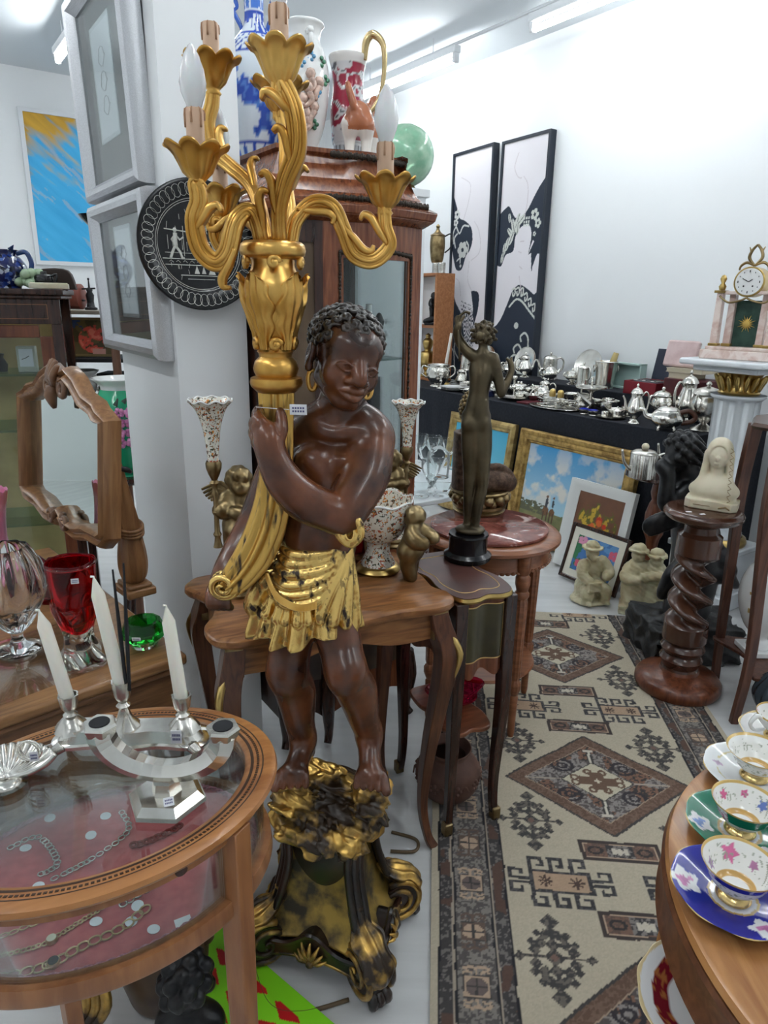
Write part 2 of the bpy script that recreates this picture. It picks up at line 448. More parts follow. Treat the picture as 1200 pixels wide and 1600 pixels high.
        for ax in range(3):
            for p in (0, 1):
                for q in (0, 1):
                    o = [0, 0, 0]; oth = [i for i in range(3) if i != ax]; o[oth[0]] = p; o[oth[1]] = q
                    e = list(o); e[ax] = 1; va, vb = C[tuple(o)], C[tuple(e)]
                    x = (va < 0) != (vb < 0); t = np.where(x, va / np.where(x, va - vb, 1), 0)
                    P = np.array(o, float)[None, :].repeat(len(I), 0); P[:, ax] = t
                    acc += P * x[:, None]; w += x
        V = (I + acc / w[:, None]) * s.h + s.lo
        Q = []
        for ax in range(3):
            a = [slice(None)] * 3; b = [slice(None)] * 3; a[ax] = slice(0, n[ax] - 1); b[ax] = slice(1, n[ax])
            A, B = neg[tuple(a)], neg[tuple(b)]; E = np.argwhere(A != B)
            oth = [(ax + 1) % 3, (ax + 2) % 3]
            E = E[(E[:, oth[0]] > 0) & (E[:, oth[1]] > 0) & (E[:, oth[0]] < n[oth[0]] - 1) & (E[:, oth[1]] < n[oth[1]] - 1)]
            if not len(E): continue
            def g(p, q):
                e = E.copy(); e[:, oth[0]] -= p; e[:, oth[1]] -= q; return idx[e[:, 0], e[:, 1], e[:, 2]]
            qd = np.stack([g(1, 1), g(0, 1), g(0, 0), g(1, 0)], 1); fl = ~A[E[:, 0], E[:, 1], E[:, 2]]
            qd[fl] = qd[fl][:, ::-1]; Q.append(qd)
        Q = np.concatenate(Q); Q = Q[(Q >= 0).all(1)]
        me = bpy.data.meshes.new(name); me.vertices.add(len(V)); me.vertices.foreach_set('co', V.astype(np.float32).ravel())
        me.loops.add(len(Q) * 4); me.loops.foreach_set('vertex_index', Q.astype(np.int32).ravel())
        me.polygons.add(len(Q)); me.polygons.foreach_set('loop_start', np.arange(0, len(Q) * 4, 4, dtype=np.int32))
        me.update(calc_edges=True); me.validate()
        return me

def tiny_tag(par, p, w=0.03, h=0.02, rz=0.0, lean=0.0, W=True, name='price_tag', roundtag=False):
    """paper price tag standing at p, facing -y turned by rz"""
    g = G(); M = Matrix.Translation(Vector(p)) @ Matrix.Rotation(rz, 4, 'Z') @ Matrix.Rotation(lean, 4, 'X')
    if roundtag: g.lathe([(0, -0.0004), (w / 2, -0.0004), (w / 2, 0.0004), (0, 0.0004)], 14, T=M @ Matrix.Rotation(PI / 2, 4, 'X'))
    else: g.box((0, 0, 0), (w, 0.0012, h), T=M)
    o = ob(g, name, PAPER, par, W=W)
    if not roundtag:
        t = G()
        for k in range(2):
            n = 5
            for i in range(n): t.box((-w * 0.3 + i * w * 0.15, -0.0009, h * (0.16 - 0.32 * k)), (w * 0.1, 0.0004, h * 0.18), T=M)
        ob(t, 'handwriting', INK, o, W=W)
    return o
# ================================================================ the room
def S(r, g, b):
    f = lambda c: (c / 255 / 12.92) if c <= 10 else ((c / 255 + 0.055) / 1.055) ** 2.4
    return (f(r), f(g), f(b))
U0, U1, V0, V1, CH = -3.0, 4.251, -3.2, 7.4, 3.42
def slab(name, a, b, z0, z1, m):
    """box between two (u,v) corners"""
    g = G(); g.box(uv((a[0] + b[0]) / 2, (a[1] + b[1]) / 2, (z0 + z1) / 2), (abs(b[0] - a[0]), abs(b[1] - a[1]), z1 - z0), ROOM_ANG)
    return ob(g, name, m, W=True, sm=0, kind='structure')
slab('floor', (U0 - .1, V0 - .1), (U1 + .1, V1 + .1), -0.1, 0.0, FLOORM)
slab('ceiling', (U0 - .1, V0 - .1), (U1 + .1, V1 + .1), CH, CH + 0.1, CEILM)
slab('wall_right', (U1, V0 - .1), (U1 + .1, V1 + .1), 0, CH, WHITE)
slab('wall_back', (U0 - .1, V1), (U1 + .1, V1 + .1), 0, CH, WHITE)
slab('wall_left', (U0 - .1, V0 - .1), (U0, V1 + .1), 0, CH, WHITE)
slab('wall_front', (U0 - .1, V0 - .1), (U1 + .1, V0), 0, CH, WHITE)
PU, PV = 0.685, 2.081                                   # nearest corner of the pillar
slab('wall_pillar', (PU, PV), (PU + 0.225, PV + 0.62), 0, CH, WHITE)
def on_u(x, y, u):
    d = _ray(x, y); o = Vector((0, 0, CAM_H)); return o + d * ((u - o.dot(UX)) / d.dot(UX))
def on_v(x, y, v):
    d = _ray(x, y); o = Vector((0, 0, CAM_H)); return o + d * ((v - o.dot(VX)) / d.dot(VX))
def on_n(x, y, p0, n):
    d = _ray(x, y); o = Vector((0, 0, CAM_H)); return o + d * ((Vector(p0) - o).dot(n) / d.dot(n))

# ---- fluorescent strip lamps, two rows and one over the camera's side of the shop
TUBEM = mat('lit_tube', (0.9, 0.9, 0.9), 0.5, emit=(0.95, 0.985, 1.0), estr=TUBE_POWER)
LAMPW = mat('lamp_enamel', (0.72, 0.74, 0.76), 0.4)
def strip_lamp(u, v0, v1, z, label):
    t = thing('fluorescent_lamp', label, 'lamp', uv(u, (v0 + v1) / 2, z), ROOM_ANG + PI / 2, 'ceiling strip lamps')
    L = v1 - v0; g = G(); g.box((0, 0, 0.045), (L, 0.06, 0.05)); ob(g, 'housing', LAMPW, t, bev=0.005)
    g = G(); g.tube([(-L / 2 + .03, 0, -0.02), (L / 2 - .03, 0, -0.02)], 0.018, 12); ob(g, 'tube', TUBEM, t)
    for s in (-1, 1):
        g = G(); g.box((s * (L / 2 - 0.02), 0, -0.005), (0.03, 0.045, 0.07)); ob(g, 'end_cap', LAMPW, t, bev=0.006)
    for s in (-1, 1):
        g = G(); g.tube([(s * L * 0.3, 0, 0.06), (s * L * 0.3, 0, CH - z)], 0.004, 6); ob(g, 'hanger_rod', LAMPW, t)
    return t
LZ = 3.24
strip_lamp(3.64, 4.42, 5.85, LZ, 'lit strip lamp behind the porcelain jug, farther of the two along the wall')
strip_lamp(3.66, 2.25, 3.72, LZ, 'lit strip lamp on ceiling at the top edge above the long panels')
strip_lamp(1.32, 5.05, 6.30, LZ, 'lit strip lamp on ceiling left of the silver framed mirror')
for k, (u, v) in enumerate([(3.66, 0.0), (3.66, -2.2), (1.32, 2.8), (1.32, 0.6), (1.32, -1.6), (-1.0, 5.0), (-1.0, 2.8), (-1.0, 0.6), (-1.0, -1.6)]):
    strip_lamp(u, v, v + 1.5, LZ, 'lit strip lamp out of view ' + ['near the right wall beside the tea table', 'near the right wall behind the viewer', 'above the statue', 'above the jewellery table', 'behind the viewer in the middle row', 'over the far left corner', 'over the dark glazed cabinet', 'left of the dressing chest', 'behind the viewer on the left'][k])
g = G(); g.tube([uv(3.65, -2.2, LZ + 0.085), uv(3.65, 6.1, LZ + 0.085)], 0.012, 8)
ob(g, 'trim_1', LAMPW, W=True, kind='structure')

# ---------------------------------------------------------------- flat coloured work: fine meshes with painted colour
def inpoly(X, Y, poly):
    r = np.zeros(X.shape, bool); n = len(poly); j = n - 1
    for i in range(n):
        xi, yi = poly[i]; xj, yj = poly[j]
        if yi != yj:
            c = ((yi > Y) != (yj > Y)) & (X < (xj - xi) * (Y - yi) / (yj - yi) + xi); r ^= c
        j = i
    return r
def stroke(X, Y, pts, w, sub=6):
    P = cr(pts, sub) if len(pts) > 2 else [np.array(p, float) for p in pts]
    r = np.zeros(X.shape, bool)
    for a, b in zip(P, P[1:]):
        m = (X > min(a[0], b[0]) - w) & (X < max(a[0], b[0]) + w) & (Y > min(a[1], b[1]) - w) & (Y < max(a[1], b[1]) + w)
        if not m.any(): continue
        x, y = X[m] - a[0], Y[m] - a[1]; d = b - a; t = np.clip((x * d[0] + y * d[1]) / max(d @ d, 1e-12), 0, 1)
        r[m] |= np.hypot(x - d[0] * t, y - d[1] * t) < w
    return r
def vnoise(X, Y, s, seed=0):
    """smooth value noise 0..1"""
    rg = np.random.default_rng(seed); T = rg.random((64, 64)); x, y = X * s, Y * s
    xi, yi = np.floor(x).astype(int), np.floor(y).astype(int); fx, fy = x - xi, y - yi; fx = fx * fx * (3 - 2 * fx); fy = fy * fy * (3 - 2 * fy)
    q = lambda a, b: T[(xi + a) % 64, (yi + b) % 64]
    return (q(0, 0) * (1 - fx) + q(1, 0) * fx) * (1 - fy) + (q(0, 1) * (1 - fx) + q(1, 1) * fx) * fy
def fbm(X, Y, s, seed=0, o=4):
    return sum(vnoise(X, Y, s * 2 ** k, seed + k) * 0.5 ** k for k in range(o)) / (2 - 0.5 ** (o - 1))
def paint(C, m, c): C[m] = c
def canvas(name, w, h, nx, ny, fn, par=None, rough=0.6, T=None, flat=False, coat=0.0, W=False):
    """painted sheet w x h: local XZ centred (facing -y) or XY when flat; fn(X, Y, C) colours it in metres"""
    X, Y = np.meshgrid(np.linspace(-w / 2, w / 2, nx), np.linspace(-h / 2, h / 2, ny))
    C = np.ones((ny, nx, 3)); fn(X, Y, C)
    Z = np.zeros_like(X); co = np.stack([X, Y, Z] if flat else [X, Z, Y], -1).reshape(-1, 3)
    i = np.arange(nx * ny).reshape(ny, nx); Q = np.stack([i[:-1, :-1], i[:-1, 1:], i[1:, 1:], i[1:, :-1]], -1).reshape(-1, 4)
    me = bpy.data.meshes.new(name); me.vertices.add(len(co)); me.vertices.foreach_set('co', co.astype(np.float32).ravel())
    me.loops.add(len(Q) * 4); me.loops.foreach_set('vertex_index', Q.astype(np.int32).ravel())
    me.polygons.add(len(Q)); me.polygons.foreach_set('loop_start', np.arange(0, len(Q) * 4, 4, dtype=np.int32)); me.update(calc_edges=True)
    if T is not None: me.transform(T)
    colour(me, C.reshape(-1, 3))
    return ob(me, name, mat('painted_%d_%d' % (int(rough * 100), int(coat * 100)), (1, 1, 1), rough, vcol='paint', coat=coat), par, sm=0, W=W)
def colour(me, C):
    a = me.color_attributes.new('paint', 'FLOAT_COLOR', 'POINT'); a.data.foreach_set('color', np.c_[C, np.ones(len(C))].astype(np.float32).ravel())
def colour_fn(me, fn):
    """colour a mesh's points by a function of their local coordinates"""
    n = len(me.vertices); co = np.empty(n * 3, np.float32); me.vertices.foreach_get('co', co); colour(me, fn(co.reshape(-1, 3).astype(float)))
def facing_T(p, right, up=(0, 0, 1)):
    """matrix: local x along right, z along up, -y towards the viewer"""
    r = Vector(right).normalized(); u = Vector(up); u = (u - r * u.dot(r)).normalized(); y = u.cross(r)
    return Matrix(((r.x, y.x, u.x, p[0]), (r.y, y.y, u.y, p[1]), (r.z, y.z, u.z, p[2]), (0, 0, 0, 1)))
def place(o, T):
    o.location = T.translation; o.rotation_euler = T.to_euler(); return o

# ---------------------------------------------------------------- patterned runner
def rug_paint(X, Y, C):
    X = X + 0.55; Y = Y + 0.67
    CRM, DK, BR, TAN, GR = S(180, 170, 150), S(66, 63, 63), S(100, 84, 75), S(176, 152, 130), S(112, 107, 103)
    wob = (fbm(X, Y, 9, 3) - 0.5) * 0.012
    x = X + wob; y = Y + (fbm(X, Y, 8, 9) - 0.5) * 0.012
    C[:] = CRM
    sp = vnoise(X, Y, 190, 5) + 0.6 * vnoise(X, Y, 90, 6)
    salt = lambda a, b, th=0.8: np.where((sp > th)[..., None], np.array(a), np.array(b))
    xe = np.minimum(x, 1.10 - x)                           # distance from the nearer long edge
    edge = (y > 1.93)
    m = (xe > 0.022) & (xe < 0.205); C[m] = salt(GR, DK, 0.95)[m]
    m = (xe > 0.060) & (xe < 0.160); C[m] = salt(S(128, 122, 116), S(84, 80, 78), 0.8)[m]
    m = ((xe > 0.026) & (xe < 0.055) | (xe > 0.170) & (xe < 0.200)) & (vnoise(x, y, 28, 8) > 0.62); C[m] = S(88, 68, 60)
    for a in (0.057, 0.165): C[np.abs(xe - a) < 0.003] = S(160, 148, 132)
    for a in (0.062, 0.161, 0.022, 0.204): C[np.abs(xe - a) < 0.0028] = S(38, 38, 42)
    for k in range(-6, 14):                               # border medallions
        yc = 0.294 - 0.152 * (k - 2); par = k % 2
        dx, dy = xe - 0.110, y - yc
        box = (np.abs(dx) < 0.033) & (np.abs(dy) < 0.029)
        C[box] = TAN if par else BR
        o = (np.abs(dx) / 0.027 + np.abs(dy) / 0.024 < 1.35) & (np.abs(dx) < 0.026) & (np.abs(dy) < 0.022)
        C[o] = S(104, 92, 88) if par else TAN
        C[o & ((np.abs(dx) < 0.003) | (np.abs(dy) < 0.0025))] = DK
        C[(np.maximum(np.abs(dx) / 0.033, np.abs(dy) / 0.029) > 0.92) & box] = DK
        for s in (-1, 1):
            ln = np.abs(dx) < 0.0035
            C[ln & (s * dy > 0.029) & (s * dy < 0.048)] = TAN if par else BR
            hk = np.abs(s * dy - 0.052 + 0.35 * np.abs(np.abs(dx) - 0.014) ) < 0.004
            C[hk & (np.abs(dx) < 0.034)] = TAN if par else BR
            hk = np.abs(s * dy - 0.040 + 0.5 * np.abs(np.abs(dx) - 0.022)) < 0.003
            C[hk & (np.abs(dx) < 0.034) & (np.abs(dx) > 0.010)] = TAN if par else BR
    F = (xe >= 0.205) & ~edge
    def diamond(yc):
        dx, dy = x - 0.555, y - yc
        d = np.abs(dx) / 0.305 + np.abs(dy) / 0.250
        saw = 0.018 * (np.abs(((dx * 1.0 + dy * 0.0) * 60) % 1 - 0.5))
        m = (d + saw < 1.03) & F
        C[m] = DK; C[m & (d < 0.985)] = salt(S(98, 76, 64), S(114, 92, 78), 0.8)[m & (d < 0.985)]
        m = (d < 0.80); C[m] = S(160, 140, 120)
        m = (d < 0.785); C[m] = salt(S(138, 132, 128), S(86, 80, 78), 0.78)[m]
        q = m & (d > 0.42) & (vnoise(x, y, 26, 21) > 0.6); C[q] = salt(S(122, 92, 76), S(60, 56, 56), 0.7)[q]
        for sx in (-1, 1):
            for sy in (-1, 1):
                r = np.hypot((dx - sx * 0.105) / 1.2, dy - sy * 0.075); ring = (np.abs(r - 0.030) < 0.005) | (np.abs(r - 0.013) < 0.004); C[ring & m] = S(54, 50, 54)
        for s in (-1, 1):
            C[(np.abs(dx) < 0.010) & (s * dy > 0.09) & (s * dy < 0.175)] = DK
            C[(np.abs(dx) < 0.004) & (s * dy > 0.08) & (s * dy < 0.170)] = S(196, 190, 176)
            C[(np.abs(dx) < 0.018) & (np.abs(s * dy - 0.165) < 0.006)] = S(190, 182, 168)
            C[(np.abs(dy) < 0.003) & (s * dx > 0.12) & (s * dx < 0.24)] = S(160, 150, 138)
        m = d < 0.40; C[m] = DK; m = d < 0.38; C[m] = S(190, 182, 160)
        cross = ((np.abs(dx) < 0.062) & (np.abs(dy) < 0.020)) | ((np.abs(dx) < 0.024) & (np.abs(dy) < 0.045))
        for s in (-1, 1):
            for t in (-1, 1):
                cross |= np.abs(np.hypot(dx - s * 0.024, dy - t * 0.045) - 0.011) < 0.005
                cross |= np.abs(np.hypot(dx - s * 0.074, dy - t * 0.012) - 0.012) < 0.004
        C[cross & (d < 0.40)] = S(104, 82, 68)
        C[(np.maximum(np.abs(dx), np.abs(dy)) < 0.012) & ((np.abs(dx) < 0.003) | (np.abs(dy) < 0.003))] = S(200, 190, 170)
    def bar(yc):
        dx, dy = x - 0.555, y - yc
        m = (np.abs(dx) < 0.118) & (np.abs(dy) < 0.040) & F; C[m] = S(66, 58, 56)
        m2 = (np.abs(dx) < 0.106) & (np.abs(dy) < 0.029); C[m2] = TAN
        m3 = (np.abs(dx) < 0.103) & (np.abs(dy) < 0.026); C[m3] = salt(S(118, 92, 78), S(98, 80, 72), 0.8)[m3]
        m4 = (np.abs(dx) < 0.040) & (np.abs(dy) < 0.025); C[m4] = salt(S(126, 120, 116), S(62, 60, 62), 0.85)[m4]
        st = (np.abs(dx) + np.abs(dy) < 0.016) | ((np.abs(np.abs(dx) - 0.018) < 0.006) & (np.abs(dy) < 0.011)); C[st] = S(196, 188, 172)
        for s in (-1, 1):
            r = np.abs(np.hypot((dx - s * 0.072) * 0.7, dy) - 0.013) < 0.0035; C[r] = S(58, 54, 54)
    def meander(xc, yc):
        dx, dy = x - xc, y - yc
        def rect(a, b, c, d): return (dx > a) & (dx < b) & (dy > c) & (dy < d)
        m = rect(-0.086, 0.086, -0.038, 0.038) & ~rect(-0.074, 0.074, -0.029, 0.029)
        C[rect(-0.074, 0.074, -0.029, 0.029)] = S(172, 146, 122)
        w = 0.012
        for sy in (-1, 1):                                 # hooks above and below
            for k in range(3):
                a = -0.086 + k * 0.058
                def r2(p, q, c, d): return rect(a + p, a + q, *( (c, d) if sy > 0 else (-d, -c)))
                m |= r2(0, w, 0.038, 0.085) | r2(0, 0.046, 0.074, 0.086) | r2(0.034, 0.046, 0.054, 0.086) | r2(0.022, 0.046, 0.050, 0.060)
        for sx in (-1, 1):
            for k in (-1, 1):
                def r3(a, b, c, d):
                    q = (a, b) if sx > 0 else (-b, -a); e = (c, d) if k > 0 else (-d, -c); return rect(*q, *e)
                m |= r3(0.086, 0.145, 0.003, 0.013) | r3(0.134, 0.146, 0.003, 0.042) | r3(0.104, 0.146, 0.032, 0.042) | r3(0.104, 0.114, 0.020, 0.042)
        C[m & F] = salt(S(84, 82, 82), S(58, 57, 60), 0.9)[m & F]
        for s in (-1, 1):
            r = np.hypot(dx - s * 0.043, dy); a = np.arctan2(dy, dx - s * 0.043)
            C[r < 0.014 + 0.009 * np.cos(8 * a)] = S(78, 62, 56)
    def snow(xc, yc):
        dx, dy = np.abs(x - xc), np.abs(y - yc)
        m = (dx < 0.006) & (dy < 0.125) | (dy < 0.004) & (dx < 0.095)
        for (a, b, r) in [(0, 0, .026), (0, .105, .026), (0, .075, .016), (.088, 0, .015), (.030, .040, .020), (.048, .018, .018), (.018, .064, .017), (.055, .040, .013), (.038, .066, .013), (0, .035, .02)]:
            m |= (np.abs(dx - a) + np.abs(dy - b) < r)
        m &= ~((np.abs(dx - 0.030) + np.abs(dy - 0.018) < 0.007) | (np.abs(dx - 0.016) + np.abs(dy - 0.046) < 0.006))
        C[m & F] = salt(S(104, 98, 90), S(66, 64, 64), 0.85)[m & F]
        C[(np.abs(x - xc) + np.abs(y - yc) < 0.012)] = S(116, 92, 82)
    for k in range(-2, 3):
        yc = 0.612 + 0.885 * k
        if -1.5 < yc < 2.1:
            diamond(yc)
            for sy in (-1, 1):
                for xc in (0.308, 0.802): snow(xc, yc + sy * 0.205)
        for s in (-1, 1): bar(yc + s * 0.315)
        for xc in (0.36, 0.74): meander(xc, yc + 0.4425)
    C *= (0.90 + 0.2 * vnoise(X, Y, 300, 30))[..., None]
t_ = Vector((0.07, 1.0, 0)).normalized(); n_ = Vector((t_.y, -t_.x, 0)); RO = Vector((0.14, 1.4, 0))
RUG = thing('runner_rug', 'cream and grey patterned runner rug with brown diamonds on the white floor', 'rug', RO + n_ * 0.55 + t_ * 0.67 + Vector((0, 0, 0.001)), math.atan2(-t_.x, t_.y))
canvas('woven_field', 1.10, 2.56, 280, 640, rug_paint, RUG, 0.95, Matrix.Translation((0, 0, 0.0075)), flat=True)
g = G(); g.box((0, 0, 0.0035), (1.10, 2.56, 0.007)); ob(g, 'backing', mat('rug_edge', S(168, 160, 140), 0.95, bump=0.3, bscale=150), RUG)

# ---------------------------------------------------------------- long panels of ladies leaning on the right wall
INKB = S(30, 40, 56); PNK = S(226, 222, 226)
def panel_left(X, Y, C):
    x = X / 0.50 + 0.5; y = Y / 1.80 + 0.5                 # 0..1
    C[:] = PNK; q = lambda *p: p
    hair = cr([(0, .83), (.10, .78), (.18, .73), (.35, .71), (.52, .675), (.56, .62), (.50, .58), (.40, .555), (.30, .50), (.15, .50), (.06, .55), (.0, .60)], 6)
    C[inpoly(x, y, hair)] = INKB
    robe = cr([(-.05, .44), (.07, .465), (.07, .42), (.16, .355), (.33, .30), (.45, .24), (.60, .12), (.75, .05), (.80, -.05), (-.05, -.05)], 6); C[inpoly(x, y, robe)] = INKB
    cuff = cr([(.58, .40), (.78, .39), (.80, .33), (.72, .26), (.62, .20), (.66, .30), (.62, .36)], 6); C[inpoly(x, y, cuff)] = INKB
    obi = [(.30, .36), (.62, .335), (.74, .20), (.66, .10), (.50, .14), (.40, .24)]
    m = inpoly(x, y, obi); C[m] = INKB
    tex = np.sin(x * 120 + 6 * vnoise(x, y, 30, 2)) * np.sin(y * 300 + 5 * vnoise(x, y, 26, 4)); C[m & (tex > 0.0)] = PNK
    for yy in (.345, .325): C[stroke(x, y * 3.4, [(.30, (yy + .005) * 3.4), (.62, (yy - .02) * 3.4)], .012)] = PNK
    L = S(205, 206, 202)
    def fl(cx, cy, r, n=5):
        for k in range(n):
            a = 2 * PI * k / n; C[np.hypot(x - cx - math.cos(a) * r, (y - cy) * 3.6 - math.sin(a) * r) < r * 0.62] = L
        C[np.hypot(x - cx, (y - cy) * 3.6) < r * 0.3] = INKB
    fl(.12, .745, .05); fl(.09, .71, .04); fl(.30, .585, .085, 6)
    for p in ([(.05, .62), (.02, .66), (.10, .69), (.20, .66), (.30, .69), (.45, .685)], [(.10, .60), (.06, .64), (.14, .66)], [(.40, .62), (.46, .60), (.44, .57)], [(.16, .54), (.24, .55), (.25, .53)]):
        C[stroke(x, y * 3.6, [(a, b * 3.6) for a, b in p], .014)] = L
    C[np.hypot(x - .26, (y - .515) * 3.6) < .025] = L
    T = S(206, 200, 204)
    for p in ([(.60, .70), (.72, .66), (.78, .60), (.74, .56), (.55, .535)], [(.20, .90), (.45, .86), (.40, .78), (.30, .72)], [(.50, .53), (.48, .45), (.60, .40)], [(.15, .46), (.25, .44), (.30, .38)]):
        C[stroke(x, y * 3.6, [(a, b * 3.6) for a, b in p], .008)] = T
    for p in ([(.10, .22), (.20, .19), (.18, .13), (.30, .09)], [(.05, .14), (.16, .12), (.20, .05)]):
        C[stroke(x, y * 3.6, [(a, b * 3.6) for a, b in p], .014)] = L
def panel_right(X, Y, C):
    x = X / 0.50 + 0.5; y = Y / 1.80 + 0.5; C[:] = PNK
    hair = cr([(0, .72), (.12, .74), (.22, .745), (.36, .70), (.50, .70), (.64, .725), (.80, .785), (.95, .83), (1.06, .84), (1.06, .56), (.92, .545), (.84, .50), (.80, .49), (.86, .56), (.80, .60), (.72, .55), (.76, .62), (.68, .665), (.50, .655), (.40, .62), (.37, .565), (.20, .55), (.10, .505), (-.05, .52)], 5)
    C[inpoly(x, y, hair)] = INKB
    C[inpoly(x, y, [(.72, .545), (.84, .60), (.92, .62), (.96, .56), (.86, .545), (.82, .47), (.78, .55)])] = INKB
    robe = cr([(-.05, .24), (.08, .255), (.20, .29), (.34, .36), (.42, .40), (.56, .425), (.74, .41), (.90, .385), (1.05, .36), (1.05, -.05), (-.05, -.05)], 6); C[inpoly(x, y, robe)] = INKB
    L = S(205, 208, 200)
    def st(p, w=.016): C[stroke(x, y * 3.6, [(a, b * 3.6) for a, b in p], w)] = L
    st([(.37, .335), (.52, .365), (.66, .355), (.82, .32), (.98, .285)])
    for k in range(6):
        cx, cy = .44 + k * .095, .378 + .018 * math.sin(1 + k * .6) - .012 * max(0, k - 2)
        st([(cx - .03, cy + .012), (cx + .03, cy + .018), (cx + .04, cy - .005), (cx, cy - .014), (cx - .01, cy)], .014)
    for (a, b, s) in ((.80, .175, 1), (.66, .125, 1), (.60, .08, 1), (.45, .03, 1)):
        st([(a - .10, b + .015), (a - .12, b + .035), (a - .02, b + .05), (a + .06, b + .02), (a + .04, b - .06), (a - .1, b - .14)], .016)
    st([(.82, .08), (.72, .04), (.60, -.03)]); st([(.95, .045), (.80, .03), (.70, 0)])
    C[np.hypot(x - .56, (y - .255) * 3.6) < .05] = L; C[np.hypot(x - .42, (y - .115) * 3.6) < .02] = L
    C[np.hypot(x - .90, (y - .13) * 3.6) < .02] = L
    def leaf(cx, cy, a, l, w):
        dx, dy = x - cx, (y - cy) * 3.6; p, q = dx * math.cos(a) + dy * math.sin(a), -dx * math.sin(a) + dy * math.cos(a)
        m = (p / l) ** 2 + (q / w) ** 2 < 1; C[m] = L; C[m & (np.abs(q) < .005)] = INKB
    for (cx, cy, a, l, w) in [(.42, .68, 1.2, .13, .05), (.34, .665, 1.9, .12, .045), (.50, .685, .7, .12, .045), (.28, .64, 2.4, .10, .04), (.44, .655, 1.5, .09, .04), (.30, .615, 1.1, .10, .045), (.22, .595, 1.3, .10, .04), (.16, .575, 1.5, .09, .035), (.24, .70, 1.8, .07, .03), (.12, .54, 1.4, .08, .03)]: leaf(cx, cy, a, l, w)
    def fl(cx, cy, r):
        for k in range(5):
            a = 2 * PI * k / 5; C[np.hypot(x - cx - math.cos(a) * r, (y - cy) * 3.6 - math.sin(a) * r) < r * 0.6] = L
        C[np.hypot(x - cx, (y - cy) * 3.6) < r * 0.3] = INKB
    fl(.80, .70, .055); fl(.88, .665, .045); fl(.82, .625, .022)
    for i in range(3):
        for j in range(3): C[(np.abs(x - .58 - i * .05) < .016) & (np.abs(y - .69 + j * .014) < .005)] = L
    T = S(206, 198, 202)
    for p in ([(.35, .95), (.28, .90), (.36, .86), (.45, .85)], [(.50, .855), (.60, .82), (.62, .76), (.58, .70)], [(.52, .60), (.60, .60)], [(.50, .56), (.56, .555)], [(.54, .50), (.60, .49)], [(.55, .46), (.62, .40)]):
        C[stroke(x, y * 3.6, [(a, b * 3.6) for a, b in p], .008)] = T
for nm, fn, xl, xr, lab in (('art_panel', panel_left, 711, 776, 'tall black framed panel of a lady in profile, nearer the wooden shelf'), ('art_panel', panel_right, 785, 862, 'tall black framed panel of a lady facing front with flowered black hair')):
    a = on_u(xl, 235, 4.18); b = on_u(xr, 215, 4.18); w = (b - a).length
    c = (a + b) / 2; top = 2.77; bot = 0.885
    T = facing_T((c.x, c.y, (top + bot) / 2), b - a, (UX * 0.02 + Vector((0, 0, 1))))
    t = place(thing(nm, lab, 'picture', group='tall lady panels'), T)
    hh = top - bot
    canvas('print', w - 0.03, hh - 0.03, 110, 400, lambda X, Y, C, f=fn, w=w, hh=hh: f(X / (w - .03) * .5, Y / (hh - .03) * 1.8, C), t, 0.55)
    g = G(); g.frame(w - 0.044, hh - 0.044, [(0, 0.012), (0.022, 0.012), (0.022, -0.05), (0, -0.05)]); ob(g, 'frame', mat('frame_navy', S(28, 36, 48), 0.35), t, sm=0, bev=0.002)
    g = G(); g.box((0, 0.02, 0), (w - .04, 0.02, hh - .04)); ob(g, 'back_board', BLACKM, t)

# ---------------------------------------------------------------- abstract painting on the back wall
def abstract(X, Y, C):
    n = fbm(X * 0.35 + Y * 0.8, Y * 2.0 - X * 0.9, 5, 11, 5); k = (fbm(X, Y, 2.2, 14, 4) - 0.5) * 1.5
    st = fbm(X * 0.6 - Y * 0.7, X * 5 + Y * 6, 3, 17, 4)
    blue = np.array(S(46, 164, 222))[None, None] * (1 - st[..., None] * .5) + np.array(S(90, 200, 240))[None, None] * st[..., None] * .6
    yel = np.array(S(206, 160, 50))[None, None] * (0.65 + 0.6 * st[..., None])
    edge = (Y * 1.0 - X * 0.8 + k * 0.7 + (st - .5) * .35) - 0.50
    m = np.clip(edge * 6 + 0.5, 0, 1)[..., None]; C[:] = blue * (1 - m) + yel * m
    pk = (fbm(X - Y, X * 6 + Y * 6, 2, 23) > 0.66); C[pk] = C[pk] * .6 + np.array(S(190, 185, 190)) * .4
a = on_v(31, 172, V1 - 0.03); b = on_v(64, 408, V1 - 0.03); c = on_v(230, 430, V1 - 0.03)
w = 1.02; top, bot = a.z, b.z; mid = (a + b) / 2 + UX * (w / 2)
T = facing_T((mid.x, mid.y, (top + bot) / 2), UX)
t = place(thing('abstract_painting', 'abstract blue and ochre painting in thin white frame on the back wall', 'painting'), T)
canvas('canvas', w, top - bot, 160, 190, abstract, t, 0.5)
g = G(); g.frame(w - 0.01, top - bot - 0.01, [(0, 0.015), (0.035, 0.015), (0.035, -0.03), (0, -0.03)]); ob(g, 'frame', mat('frame_white', (0.75, 0.77, 0.79), 0.4), t, sm=0)

